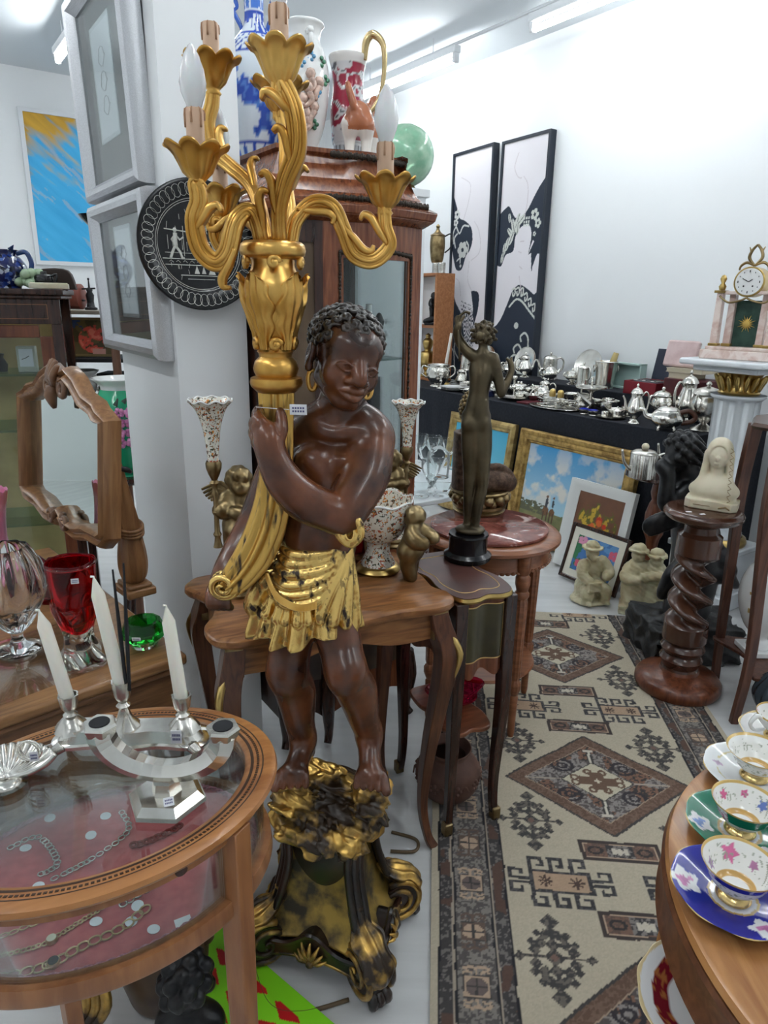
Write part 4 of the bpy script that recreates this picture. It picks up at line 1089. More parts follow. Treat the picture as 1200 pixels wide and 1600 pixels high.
ur=[(zpx(545),.030),(zpx(520),.033),(zpx(500),.040),(zpx(470),.051),(zpx(452),.0535),(zpx(436),.050),(zpx(422),.042),(zpx(410),.038)]
uz,urr=[a for a,b in ur],[b for a,b in ur]
for k in range(5):
    a=2*PI*k/5-PI/2-0.45
    def leaf(s,t,a=a):
        s=s*2-1;z=zpx(545)+(zpx(416)-zpx(545))*t*(1-.10*s*s);r=float(np.interp(z,uz,urr))
        w=.62*math.sin(PI*min(1,.12+.80*t))**.8*(1+.14*math.cos(22*t));curl=max(0,t-.78)/.22
        r+=.0045+.0040*(1-abs(s))**.5+.0022*math.cos(s*13+3*t)+.018*curl**2-.006*abs(s)**4
        b=a+s*w;return(cc.x+r*math.cos(b),cc.y+r*math.sin(b),z-.010*curl**2)
    g.grid(leaf,25,30)
    b=a+PI/5
    for yb,rr in((537,.036),(412,.050)):
        c=Vector((cc.x+rr*math.cos(b),cc.y+rr*math.sin(b),zpx(yb)))
        for q in range(16):pass
        t3=Vector((-math.sin(b),math.cos(b),0));g.tube([c+t3*(.011*(1-q/18)*math.cos(q*.55))+Vector((0,0,.011*(1-q/18)*math.sin(q*.55)))for q in range(16)],.0055,6);g.sph(c,.007,8)
ob(g,'urn_leaves',GOLD,ST,W=True,sm=180)
# candle arms
def arm(path,Ys,cup,Yc,rad,bulb=True,leaves=((0.35,1),(0.6,-1)),hs=1.0):
    P=[ad(x,y,Y)for(x,y),Y in zip(path,Ys)];P.append(ad(cup[0],cup[1],Yc)-Vector((0,0,.047*hs*1.15)))
    g=G();g.tube(P,rad,10,sub=8);C=cr(P,16)
    C=[Vector(c)for c in C];n=len(C)
    # curled leaf scrolls springing from the stem
    for(q,sg)in leaves:
        i=min(n-3,int(q*n));t=(C[i+2]-C[max(0,i-2)]).normalized();sd=Vector((t.z,0,-t.x)).normalized()*sg
        for o in(-0.5,0,0.5):
            b=C[i]+Vector((0,o*0.012-0.004,0));g.tube([b-t*0.03,b+sd*0.012-t*.006,b+t*0.018+sd*0.022,b+t*0.026+sd*0.034,b+t*0.018+sd*0.042],[0.004,0.007,0.0075,0.006,0.003],7,sub=4)
    RR=np.interp(np.linspace(0,1,n),np.linspace(0,1,len(rad)),rad)
    for(p,q)in((0,.95),(.72,.62),(-.72,.62)):
        Q=[]
        for i in range(n):
            t=(C[min(n-1,i+1)]-C[max(0,i-1)]).normalized();nn=Vector((t.z,0,-t.x));Q.append(C[i]+(nn*p+Vector((0,-q,0)))*RR[i])
        g.tube(Q[2:-2],[r*.30 for r in RR[2:-2]],6)
    A=ob(g,'candle_arm',GOLD,ST,W=True,sm=180)
    c=ad(cup[0],cup[1],Yc)  # middle of the rim of the leaf cup
    g=G();h=0.047*hs
    g.lathe([(0.0,-h*1.25),(0.010,-h*1.22),(0.015,-h*1.1),(0.011,-h),(0.014,-h*.92),(0.024,-h*.72),(0.030,-h*.45),(0.036,-h*.18),(0.045,0.0),(0.052,0.003),(0.050,0.006),(0.040,-h*.02),(0.0,-h*.3)],64,c,
            rm=lambda a,t:(1+(0.20 if t>0.55 else 0.12)*(abs(math.cos(4*a))**0.45-0.75)*(1 if t>.25 else 0),(0.010*(abs(math.cos(4*a))-0.5)if 0.6<t<0.86 else 0)))
    ob(g,'leaf_cup',GOLD,A,W=True,sm=180)
    cz=c.z-0.020;H=0.062+0.018
    g=G();g.lathe([(0.0145,0),(0.0145,H*.95),(0.0135,H),(0.006,H),(0.0,H-.006)],20,(c.x,c.y,cz));sl=ob(g,'candle_sleeve',SLEEVE,A,W=True)
    g=G()
    for k in range(6):
        a=2*PI*k/6+0.4;L=0.010+0.020*hsh(k,3);x,y=c.x+0.0148*math.cos(a),c.y+0.0148*math.sin(a)
        g.tube([(x*.2+c.x*.8,y*.2+c.y*.8,cz+H),(x,y,cz+H-.002),(x,y,cz+H-L)],[0.0012,0.0016,0.0020],6,sub=3)
    ob(g,'wax_drips',SLEEVED,sl,W=True,sm=180)
    if bulb:
        b0=cz+H;g=G()
        g.lathe([(0.008,-0.004),(0.012,0.004),(0.0185,0.022),(0.0205,0.036),(0.0185,0.054),(0.012,0.074),(0.004,0.088),(0,0.091)],40,(c.x,c.y,b0),rm=lambda a,t:1+0.045*math.cos(8*(a+t*1.6)))
        ob(g,'flame_bulb',BULB,A,W=True,sm=180)
arm([(437,378),(436,330),(446,285),(464,235),(460,175),(440,130)],[1.285,1.27,1.255,1.25,1.25,1.25],(437,78),1.25,[0.0125,0.013,0.0155,0.016,0.015,0.013],True,((0.25,-1),(0.5,-1),(0.72,-1)),1.15)
arm([(448,380),(452,330),(447,285),(448,225),(440,175)],[1.33,1.37,1.40,1.42,1.43],(437,135),1.43,[0.0125,0.013,0.014,0.013],False,((0.4,1),))
arm([(410,385),(400,342),(385,330),(368,350),(356,395),(338,410),(314,388),(305,345),(312,315),(308,290)],[1.28,1.265,1.255,1.245,1.24,1.24,1.24,1.24,1.24,1.24],(307,235),1.24,[0.012,0.014,0.015,0.016,0.016,0.015,0.014,0.013],True,((0.12,1),(0.45,-1),(0.72,1)))
arm([(455,382),(463,345),(490,318),(520,325),(537,360),(553,398),(583,408),(608,385),(602,355),(600,320)],[1.30,1.305,1.31,1.315,1.32,1.325,1.325,1.325,1.325,1.325],(602,283),1.325,[0.012,0.013,0.014,0.014,0.014,0.013,0.012,0.011],True,((0.20,1),(0.45,-1),(0.80,-1)))
arm([(418,380),(405,320),(388,285),(360,260),(335,235),(326,195),(332,165)],[1.31,1.36,1.40,1.43,1.44,1.44,1.44],(331,96),1.44,[0.012,0.014,0.013,0.012],False,((0.30,1),(0.55,1)))
arm([(425,380),(395,350),(372,335),(358,360),(348,385),(338,370),(338,345)],[1.33,1.40,1.44,1.46,1.47,1.47,1.47],(345,300),1.47,[0.012,0.013,0.013,0.012],True,((0.4,1),))
# price tag on a thread round the horn, and the flex of the lamp
tg=tiny_tag(ST,ad(466,640,1.255),0.031,0.019,0.0,0.1)
g=G();g.tube([ad(400,636,1.265),ad(425,638,1.262),ad(452,640,1.256)],0.0007,5);ob(g,'thread',PAPER,tg,W=True)
for q in([(395,1500),(420,1568),(470,1582),(545,1562)],[(612,1300),(650,1312),(648,1330),(610,1330)]):
    g=G();g.tube([at(x,y,.0055)for x,y in q],0.005,8,sub=8);ob(g,'lamp_flex',CABLE,ST,W=True,sm=180)
# ================================================================ figurine modelling
def child(F,M,lh,rh,le=None,re=None,hair=0.014,lk=(0.09,-0.03,0.22),rk=(-0.09,-0.03,0.22),la=(0.08,0.0,0.05),ra=(-0.08,0.0,0.05),head=(0,-0.01,0.875),curls=24):
    """chubby child of unit height in frame M, facing -y; lh, rh = hands at +x, -x"""
    F.frame(M);k=0.03
    for s,kn,an in((1,lk,la),(-1,rk,ra)):
        F.chain([(s*0.075,0,0.43),kn,an],[0.085,0.060,0.038],0.02,4);F.cone(an,(an[0]*1.05,an[1]-0.075,an[2]-0.022),0.034,0.024,0.015)
    F.ell((0,-0.02,0.50),(0.125,0.110,0.125),k);F.ell((0,0.0,0.655),(0.125,0.095,0.11),k);F.ell((0,0.05,0.44),(0.11,0.08,0.08),k)
    F.cone((0,0,0.72),head,0.05,0.05,0.02)
    hx=Vector(head)
    F.ell(hx,(0.098,0.108,0.115),0.015)
    for s in(-1,1):
        F.ell(hx+Vector((s*0.042,-0.075,-0.045)),(0.04,0.035,0.038),0.02);F.ell(hx+Vector((s*0.037,-0.108,0.002)),(0.022,0.014,0.014),0.012,'sub');F.ell(hx+Vector((s*0.10,0,-0.02)),(0.018,0.028,0.035),0.008)
    F.ell(hx+Vector((0,-0.112,-0.025)),(0.018,0.02,0.018),0.01);F.ell(hx+Vector((0,-0.098,-0.065)),(0.024,0.016,0.013),0.008);F.ell(hx+Vector((0,-0.08,-0.09)),(0.03,0.03,0.02),0.015)
    for s,hnd,el in((1,lh,le),(-1,rh,re)):
        sh=Vector((s*0.125,0,0.715));hd=Vector(hnd);e=Vector(el)if el else sh.lerp(hd,0.5)+Vector((s*0.03,0.02,-0.04))
        F.chain([sh,e,hd],[0.055,0.046,0.032],0.02,4);F.ell(hd,0.036,0.015)
    for i in range(curls):
        z=1-1.25*(i+.5)/curls;a=i*2.4;d=Vector((math.sqrt(max(0,1-z*z))*math.cos(a),math.sqrt(max(0,1-z*z))*math.sin(a),z))
        if d.y<-0.45 and d.z<0.45:continue
        F.ell(hx+Vector((d.x*0.098,d.y*0.108,d.z*0.115)),0.030+hair,0.008)
    F.frame(None)
def wing(s,M,c=BRONZE):
    g=G()
    for q in range(7):
        a=0.9-q*0.22;L=0.30-0.022*q
        g.tube([(s*0.05,0.09,0.70-q*.012),(s*(0.05+L*.55*math.cos(a)),0.13,0.70+L*.55*math.sin(a)),(s*(0.05+L*math.cos(a*.55-.25)),0.15,0.70+L*math.sin(a*.55-.25))],[0.022,0.026,0.012],6,sub=4,flat=0.35,T=M)
    return g
def TM(p,s=1.0,rz=0.0,rx=0.0,ry=0.0):
    return Matrix.Translation(Vector(p))@Matrix.Rotation(rz,4,'Z')@Matrix.Rotation(ry,4,'Y')@Matrix.Rotation(rx,4,'X')@Matrix.Scale(s,4)

# ================================================================ glazed cabinet behind the statue
CA0=ad(505,480,2.17);CA0=Vector((CA0.x,CA0.y,0))
CW,CD,LX=0.365,0.44,0.155
VIT=thing('display_cabinet','mahogany cabinet with curved glass door and bronze trim behind the statue','cabinet',CA0,ROOM_ANG)
def plan(off=0.0,bul=0.035):
    P=[(-LX-off,CD+off),(-LX-off,0.045-off*.6)]
    for k in range(13):
        x=k/12;P.append((-off+(CW+2*off)*x,-off-bul*math.sin(PI*x)**1.2))
    P+=[(CW+off,0.02),(CW+off,CD+off)]
    return P
def front_pt(x,z,off=0.0,bul=0.035):
    t=x/CW;return(x,-off-bul*max(0.0,math.sin(PI*t))**1.2,z)
def front_panel(g,x0,x1,z0,z1,th=0.022,off=0.0,n=12,zb=None):
    V=[];F=[]
    for i in range(n+1):
        x=x0+(x1-x0)*i/n;b0=zb(i/n)if zb else z0
        a=front_pt(x,0,off);V+=[(a[0],a[1],b0),(a[0],a[1],z1),(a[0],a[1]+th,z1),(a[0],a[1]+th,b0)]
    for i in range(n):
        for k in range(4):
            q=(k+1)%4;F.append((i*4+k,(i+1)*4+k,(i+1)*4+q,i*4+q))
    F+=[(0,1,2,3),(n*4+3,n*4+2,n*4+1,n*4)]
    return g.add(V,F)
ZB,ZM,ZC=0.12,0.72,1.77
VEN=wood('mahogany_veneer',(0.12,0.032,0.012),(0.26,0.085,0.034),0.25,'z',10,0.4)
BRWN=mat('brown_side_panel',S(98,80,62),0.55,0,S(82,66,50),3,stretch=(4,4,1))
g=G();front_panel(g,0.0,CW,ZB,ZM,zb=lambda t:ZB+0.075*math.sin(PI*t)**0.8-0.02);ob(g,'lower_front',VEN,VIT)
g=G();front_panel(g,0.04,CW-0.04,0.27,ZM-.05,0.01,0.006);ob(g,'painted_panel',mat('painted_panel',S(38,26,20),0.35,0,S(64,46,30),9,coat=.4),VIT)
def canted(z0,z1,t0,t1,th,off,name,m,arch=0.0):
    """piece of the canted left side, t along it from the glass corner"""
    a,b=Vector((0,0)),Vector((-LX,.045));d=b-a;nn=Vector((d.y,-d.x)).normalized();nn=nn if nn.y<0 else-nn;V=[];F=[];n=10
    for i in range(n+1):
        t=t0+(t1-t0)*i/n;p=a+d*t+nn*off;zz=z0+arch*math.sin(PI*t);V+=[(p.x,p.y,zz),(p.x,p.y,z1),(p.x-nn.x*th,p.y-nn.y*th,z1),(p.x-nn.x*th,p.y-nn.y*th,zz)]
    for i in range(n):
        for k in range(4):q=(k+1)%4;F.append((i*4+k,i*4+q,(i+1)*4+q,(i+1)*4+k))
    F+=[(0,1,2,3),(n*4+3,n*4+2,n*4+1,n*4)];g=G();g.add(V,F);return ob(g,name,m,VIT,sm=40)
canted(ZB-.02,ZM,0,1,.022,0,'canted_base',DMAHOG,.05);canted(.27,ZM-.05,.12,.88,.008,.006,'canted_base_panel',MATS['painted_panel'])
g=G();g.box((-LX+.011,CD/2+.02,(ZB+ZM)/2),(0.022,CD-.05,ZM-ZB));ob(g,'side_base',DMAHOG,VIT)
g=G();g.box((CW-0.011,CD/2+.01,(ZB+ZM)/2),(0.022,CD-.02,ZM-ZB));ob(g,'side_base',DMAHOG,VIT)
g=G();g.box(((CW-LX)/2,CD/2+.03,ZM-0.012),(CW+LX-.05,CD-.06,0.024));ob(g,'cabinet_floor',MAHOGX,VIT)
for x in(0.0,CW-0.062):
    g=G();front_panel(g,x,x+0.062,ZM,ZC,n=3);ob(g,'front_stile',VEN,VIT)
g=G();front_panel(g,0.062,CW-.062,ZC-0.10,ZC);ob(g,'top_rail',VEN,VIT)
g=G();front_panel(g,0.062,CW-.062,ZM,ZM+.05);ob(g,'bottom_rail',VEN,VIT)
g=G();front_panel(g,0.062,CW-.062,ZM+.05,ZC-.10,0.004,-0.010);ob(g,'curved_glass',PANE,VIT)
canted(ZM,ZC,0,.16,.024,.001,'canted_stile',DMAHOG);canted(ZM,ZC,.84,1,.024,.001,'canted_stile',DMAHOG);canted(ZC-.06,ZC,.16,.84,.022,0,'canted_rail',DMAHOG);canted(ZM,ZM+.06,.16,.84,.022,0,'canted_rail',DMAHOG);canted(ZM+.06,ZC-.06,.16,.84,.010,-.006,'brown_panel',BRWN)
g=G();g.box((-LX+.011,CD/2+.02,(ZM+ZC)/2),(0.022,CD-.05,ZC-ZM));ob(g,'side_panel',DMAHOG,VIT)
g=G();g.box((CW-.006,CD/2+.01,(ZM+ZC)/2),(0.006,CD-.05,ZC-ZM));ob(g,'side_glass',PANE,VIT)
g=G();g.box((CW-.012,CD-.02,(ZM+ZC)/2),(0.024,0.04,ZC-ZM));ob(g,'rear_post',DMAHOG,VIT)
g=G();g.box((CW/2,CD-.008,(ZM+ZC)/2),(CW-.03,0.008,ZC-ZM));ob(g,'mirror_back',MIRROR,VIT)
for z in(1.02,1.36):
    g=G();g.prism([(p[0]*.92+.015,p[1]*.92+.03)for p in plan(-0.02)],z,z+.006);ob(g,'glass_shelf',pane_mat('shelf_glass',(0.72,0.86,0.84)),VIT)
g=G();g.prism(plan(0.004),ZC,ZC+.02,top=plan(0.030));g.prism(plan(0.030),ZC+.02,ZC+.045,top=plan(0.036));g.prism(plan(0.036),ZC+.045,ZC+.060,top=plan(0.012));ob(g,'cornice',VEN,VIT,bev=.004)
lv=[(0.012,0.0),(-0.004,0.020),(-0.030,0.060),(-0.050,0.100),(-0.058,0.122),(-0.048,0.130),(-0.048,0.142),(-0.07,0.146)]
g=G()
for(a,z0),(b,z1)in zip(lv,lv[1:]):g.prism(plan(a),ZC+.06+z0,ZC+.06+z1,top=plan(b))
ob(g,'domed_top',VEN,VIT,sm=60)
MOUNT=mat('bronze_mount',(0.03,0.02,0.013),0.4,0.5)
def beadline(P,name,r=0.006):
    g=G();P=cr(P,26);g.tube([(p[0],p[1]-.001,p[2])for p in P],r*.55,6)
    for i,p in enumerate(P):
        q=0.35*math.sin(i*1.9);g.sph((p[0],p[1]-0.003,p[2]),(r*(1+.5*q),r*.7,r*(1.3-q)),6)
    o=ob(g,name,MOUNT,VIT,sm=180);return o
beadline([front_pt(0.05,ZC-.09),front_pt(0.05,ZC-.4),front_pt(0.05,ZM+.10)],'bronze_garland',.0055)
beadline([front_pt(CW-.05,ZC-.09),front_pt(CW-.05,ZC-.4),front_pt(CW-.05,ZM+.10)],'bronze_garland',.0055)
beadline([front_pt(0.05,ZC-.085),front_pt(CW/2,ZC-.075),front_pt(CW-.05,ZC-.085)],'bronze_garland',.0055)
beadline([front_pt(0.0,ZC+.062,.022),front_pt(CW/2,ZC+.062,.022),front_pt(CW,ZC+.062,.022)],'bronze_garland',.007)
beadline([front_pt(0.05,ZC+.185,-.045),front_pt(CW/2,ZC+.185,-.045),front_pt(CW-.05,ZC+.185,-.045)],'bronze_garland',.007)
for(x,y,s)in((0.01,0.0,1),(CW-.02,-0.005,1),(-LX+.02,.05,1),(-LX+.02,CD-.02,0),(CW-.02,CD-.02,0)):
    g=G();sx=-1 if x<.1 else 1
    g.tube([(x,y,ZB+.16),(x+sx*.012,y-s*.012,ZB+.06),(x+sx*.004,y-s*.004,0.05),(x+sx*.018,y-s*.018,0.012)],[0.03,0.027,0.016,0.014],10,sub=5);ob(g,'leg',DMAHOG,VIT,sm=180)
# inside the cabinet
g=G();g.lathe([(0,0),(0.028,0),(0.03,0.01),(0.03,0.10),(0.024,0.125),(0.011,0.14),(0.011,0.17),(0.013,0.172),(0.0,0.175)],20)
ob(g,'white_bottle',PORC,loc=CA0+UX*0.27+VX*0.16+Vector((0,0,1.366)),label='white bottle on the glass shelf inside the curved cabinet',cat='bottle')
g=G();g.lathe([(0,0),(0.02,0),(0.012,0.02),(0.01,0.05),(0.022,0.07),(0.012,0.09),(0.02,0.115),(0.008,0.14),(0,0.145)],18)
ob(g,'dark_figurine',DBRONZE,loc=CA0+UX*0.34+VX*0.20+Vector((0,0,1.366)),label='small dark figurine beside the white bottle inside the cabinet',cat='figurine')
# pieces standing on top of the cabinet
CT=ZC+.06+.146
def atop(px,py):return at(px,py,CT+0.001)
def lathe_painted(name,prof,n,fn,par=None,loc=None,rough=0.1,coat=0.6,sub=10,rm=None,**kw):
    P=[(float(a),float(b))for a,b in cr(prof,sub)];P=[(max(0.0,a),b)for a,b in P]
    g=G();g.lathe(P,n,rm=rm);me=mesh_from(g.v,g.f,name);colour_fn(me,fn)
    return ob(me,name,mat('glaze_%d_%d'%(int(rough*100),int(coat*100)),(1,1,1),rough,vcol='paint',coat=coat),par,loc=loc,sm=60,**kw)
def blue_white(co):
    a=np.arctan2(co[:,1],co[:,0])/(2*PI)*2.4;z=co[:,2];C=np.tile(np.array(S(222,232,240)),(len(co),1));B1,B2=np.array(S(24,70,178)),np.array(S(70,120,205))
    n=fbm(a*0.35,z,13,41,4);n2=fbm(a*.5,z,26,51,3)
    m=(z>.085)&(z<.33)
    C[m&(n>.45)]=B2;C[m&(n>.49)&(n2>.38)]=B1;C[m&(n>.45)&(n2>.66)]=S(200,214,232)
    for zz in(.078,.345,.405,.47):C[np.abs(z-zz)<.004]=B1
    ang=np.arctan2(co[:,1],co[:,0]);p=(ang*14/(2*PI))%1
    pet=(z<.072)&(np.abs(p-.5)<.34*np.sqrt(np.clip((.075-z)/.05,0,1)));C[pet]=B2;C[pet&(np.abs(p-.5)<.14)]=B1
    chk=(z>.35)&(z<.40)&(np.sin(ang*20)*np.sin(z*330)>0.15);C[chk]=B1
    sc=(z>.41)&(z<.466)&(n2>.52);C[sc]=B1
    C[(z>.48)&(n2>.46)]=B2
    return C
p=atop(405,268)
BV=thing('blue_white_vase','tall blue and white porcelain vase on top of the cabinet','vase',p)
lathe_painted('vase_body',[(0,0),(.058,0),(.062,.01),(.078,.07),(.098,.17),(.103,.26),(.098,.32),(.075,.385),(.045,.425),(.034,.45),(.032,.50),(.036,.55),(.048,.59)],90,blue_white,BV)
for s in(-1,1):
    g=G();q=[(s*.034*1.0,0,.53),(s*.062,0,.525),(s*.056,0,.495),(s*.066,0,.48),(s*.048,0,.445),(s*.042,0,.425)];g.tube(q,[.006,.008,.005,.008,.005],8,sub=6);ob(g,'scroll_handle',mat('cobalt',S(50,96,190),.15,coat=.5),BV,sm=180)
# relief vase with cherubs
p=atop(478,262)
RV=thing('relief_vase','white porcelain urn with coloured cherub relief behind the candelabrum','vase',p)
g=G();pr=[(0,0),(.045,0),(.05,.012),(.030,.03),(.036,.05),(.062,.12),(.078,.21),(.079,.28),(.066,.34),(.052,.37),(.056,.40),(.066,.415),(.060,.42),(.044,.39),(0,.36)]
g.lathe([(max(0,float(a)),float(b))for a,b in cr(pr,6)],40);ob(g,'urn_body',PORC,RV,sm=60)
for nm,c3,pts,r in(('cherub_relief',S(226,196,180),[(-60,.17),(-75,.22),(-88,.19),(-70,.26),(-48,.24),(-80,.15),(-100,.23)],.017),('leaf_relief',S(92,150,120),[(-40,.30),(-58,.12),(-95,.11),(-30,.25),(-110,.28)],.013),('blossom_relief',S(110,178,220),[(-68,.31),(-92,.29),(-55,.21),(-105,.17)],.012)):
    g=G()
    for i,(a,z)in enumerate(pts):
        R=np.interp(z,[.05,.12,.21,.28,.34],[.036,.062,.078,.079,.066]);a=math.radians(a);c=Vector((R*math.cos(a),R*math.sin(a),z))
        if nm=='cherub_relief':
            g.sph(c,r*1.05,8);t=Vector((-math.sin(a),math.cos(a),0));g.tube([c-Vector((0,0,.012)),c+t*.012*(1 if i%2 else-1)-Vector((0,0,.034)),c-t*.014-Vector((0,0,.055))],[r*.8,r*.6,r*.35],7,sub=3)
        else:
            for k in range(5):g.sph(c+Vector((.011*math.cos(k*1.26),0,.011*math.sin(k*1.26))),r*.55,6)
    ob(g,nm,mat(nm+'_glaze',c3,.15,0,tuple(x*.6 for x in c3),60,coat=.5),RV,sm=180)
for s in(-60,120):
    a=math.radians(s-10);g=G();g.tube([(.050*math.cos(a),.050*math.sin(a),.385),(.082*math.cos(a),.082*math.sin(a),.378),(.090*math.cos(a),.090*math.sin(a),.345),(.068*math.cos(a),.068*math.sin(a),.33)],.009,8,sub=5);g.sph((.088*math.cos(a),.088*math.sin(a),.378),.012,8);ob(g,'rosette_handle',PORC,RV,sm=180)
# red jug
def red_jug(co):
    a=np.arctan2(co[:,1],co[:,0]);z=co[:,2];C=np.tile(np.array(S(150,28,56)),(len(co),1));n=fbm(a*.045+2,z,24,61,2);w=np.abs(fbm(a*.05+2,z,22,71,2)-.5)
    C[(w<.06)|(n>.66)]=S(206,204,206);C[(w<.015)]=S(90,90,96)
    lo=z<.085;C[lo]=S(170,172,176);C[lo&(np.abs(np.sin(a*9))<.25)]=S(70,66,70);C[np.abs(z-.085)<.006]=S(206,206,208);C[z>.325]=S(222,218,214)
    return C
p=atop(540,258);p=p+Vector((0.0,0.13,0))
RJ=thing('red_jug','tall red and white relief jug with gold handle on top of the cabinet','jug',p)
lathe_painted('jug_body',[(0,0),(.040,0),(.046,.01),(.050,.08),(.054,.09),(.058,.14),(.060,.19),(.052,.25),(.054,.30),(.064,.345),(.060,.346),(.044,.30),(.04,.1),(0,.08)],72,red_jug,RJ)
g=G();g.tube([(.055,-.02,.335),(.062,-.03,.385),(.085,-.035,.405),(.118,-.035,.375),(.122,-.03,.30),(.105,-.02,.22),(.056,-.01,.165)],[.010,.013,.013,.010,.008,.008,.008],10,sub=7);ob(g,'gold_handle',mat('gilt_glaze',(.62,.47,.24),.2,.85),RJ,sm=180)
# animal figurine on a white rock
p=atop(558,268)+Vector((0,-0.02,0))
AF=thing('dog_figurine','glazed brown and white dog figurine with raised tail on cabinet top','figurine',p)
F=Field((-.12,-.12,0),(.14,.12,.26),.0024)
F.ell((.01,.0,.155),(.045,.075,.042),.02);F.ell((.005,-.045,.150),(.043,.042,.052),.02);F.ell((.02,.055,.165),(.040,.04,.048),.02)
for x,y,o in((-.022,-.055,0),(.032,-.055,.004),(-.012,.06,0),(.045,.06,0)):F.chain([(x,y,.13),(x*1.05,y+(.012 if y<0 else 0),.085),(x,y,.035)],[.028,.014,.010],.012);F.ell((x,y-.008,.032),(.012,.018,.009),.006)
F.chain([(-.005,-.080,.175),(-.02,-.085,.215),(-.028,-.080,.245)],[.012,.009,.005],.008)
F.chain([(.03,.075,.185),(.055,.085,.215)],[.032,.028],.015);F.ell((.066,.085,.222),(.034,.030,.028),.01);F.ell((.098,.075,.212),(.024,.017,.015),.008)
for s in(-1,1):F.ell((.055,.085+s*.028,.218),(.016,.008,.026),.004)
me=F.mesh('dog')
def dogc(co):
    n=fbm(co[:,0]*3+co[:,2],co[:,1]*3,9,81,3);C=np.tile(np.array(S(176,108,74)),(len(co),1));C[(n>.55)|(co[:,2]<.11)]=S(232,226,218);C[(co[:,2]>.10)&(co[:,0]<-.02)&(n<.45)]=S(150,84,56);return C
colour_fn(me,dogc);ob(me,'dog',mat('glaze_10_60',(1,1,1),.1,vcol='paint',coat=.6),AF,sm=180)
g=G();g.lathe([(0,0),(.105,0),(.098,.012),(.070,.026),(.050,.036),(0,.038)],9,rm=lambda a,t:1+.06*math.sin(a*4));ob(g,'rock_base',PORC,AF,sm=0)
# white stand and green glass ball behind
p=ad(632,297,4.1);PB=Vector((p.x,p.y,0));zt=p.z
g=G();g.box((0,0,zt/2),(.17,.17,zt));g.box((0,0,zt-.02),(.20,.20,.04));ob(g,'white_plinth',WHITE,loc=PB,rot=(0,0,ROOM_ANG),sm=0,bev=.004,label='tall plain white plinth half hidden behind the cabinet',cat='plinth')
GB=thing('green_glass_ball','pale green mottled glass ball behind the dog figurine','ornament',PB+Vector((0,0,zt)))
g=G();g.sph((0,0,.168),.155,32);ob(g,'ball',mat('pale_green_glass',S(150,206,170),.2,0,S(182,222,190),14,trans=.25,coat=.5),GB,sm=180)
g=G();g.lathe([(0,0),(.05,0),(.06,.01),(.05,.025),(.035,.03)],24);ob(g,'ring_foot',BRASS,GB)

# ================================================================ rosewood table in the middle
T1A=math.atan2(0.27,0.61);T1C=Vector((-0.176,1.737,0));T1Z=0.80
TB=thing('rosewood_table','rosewood table with wavy edged top and cabriole legs behind the statue','table',T1C,T1A)
out=[(-.33,-.22),(-.28,-.235),(-.15,-.225),(0,-.240),(.15,-.225),(.28,-.235),(.345,-.215),(.365,-.165),(.340,-.11),(.350,0),(.340,.11),(.365,.165),(.345,.205),(.28,.215),(.15,.205),(0,.215),(-.15,.205),(-.28,.215),(-.345,.205),(-.375,.150),(-.345,.09),(-.315,.02),(-.330,-.06),(-.365,-.12),(-.360,-.19)]
oc=[(a[0],a[1])for a in cr(out,5,True)];sh=lambda f:[(a*f,b*f)for a,b in oc]
g=G();g.prism(sh(.985),.735,.742,top=oc);g.prism(oc,.742,.753,top=sh(.997));g.prism(sh(.997),.753,.760,top=sh(.972));ob(g,'table_top',ROSE,TB,sm=50)
g=G();n=24
def apron(g,a,b,z0,z1,sag,th=.018,n=20):
    a,b=Vector(a),Vector(b);d=(b-a).normalized();nn=Vector((d.y,-d.x));V=[];F=[]
    for i in range(n+1):
        t=i/n;p=a.lerp(b,t);zz=z0-sag(t);V+=[(p.x+nn.x*th/2,p.y+nn.y*th/2,zz),(p.x+nn.x*th/2,p.y+nn.y*th/2,z1),(p.x-nn.x*th/2,p.y-nn.y*th/2,z1),(p.x-nn.x*th/2,p.y-nn.y*th/2,zz)]
    for i in range(n):
        for k in range(4):q=(k+1)%4;F.append((i*4+k,(i+1)*4+k,(i+1)*4+q,i*4+q))
    F+=[(3,2,1,0),(n*4,n*4+1,n*4+2,n*4+3)];return g.add(V,F)
sg=lambda t:-.030*math.sin(PI*t)**2+.012*math.sin(2*PI*t)**2
for a,b in(((-.29,-.19),(.29,-.19)),((.30,-.17),(.30,.16)),((.29,.17),(-.29,.17)),((-.30,.16),(-.30,-.17))):
    g=G();apron(g,a,b,.655,.735,sg);ob(g,'apron',ROSE,TB,sm=50)
for(x,y)in((-.30,-.185),(.30,-.185),(.30,.165),(-.30,.165)):
    sx,sy=(1 if x>0 else-1),(1 if y>0 else-1);g=G()
    sec=[(-1,-1),(1,-1),(1,1),(-1,1)]
    g.tube([(x,y,.735),(x+sx*.012,y+sy*.012,.68),(x+sx*.030,y+sy*.030,.61),(x+sx*.018,y+sy*.018,.48),(x-sx*.002,y-sy*.002,.30),(x-sx*.010,y-sy*.010,.14),(x+sx*.004,y+sy*.004,.04),(x+sx*.022,y+sy*.022,.0)],[.026,.030,.030,.024,.018,.0135,.012,.014],sub=5,sec=sec,up=(1,0,0))
    lg=ob(g,'leg',ROSED,TB,sm=50,bev=.003)
    g=G();g.tube([(x+sx*.030,y+sy*.030,.675),(x+sx*.058,y+sy*.058,.62),(x+sx*.046,y+sy*.046,.54)],[.010,.012,.004],8,sub=5);g.sph((x+sx*.045,y+sy*.045,.652),.011,8);ob(g,'brass_mount',BRASS,lg,sm=180)
    g=G();g.box((x+sx*.006,y+sy*.006,.695),(.048,.048,.078));ob(g,'brass_corner',ABRASS,lg,bev=.002)
g=G();g.box((.10,.12,.7605),(.30,.18,.001));ob(g,'glass_tile',PANE,TB)

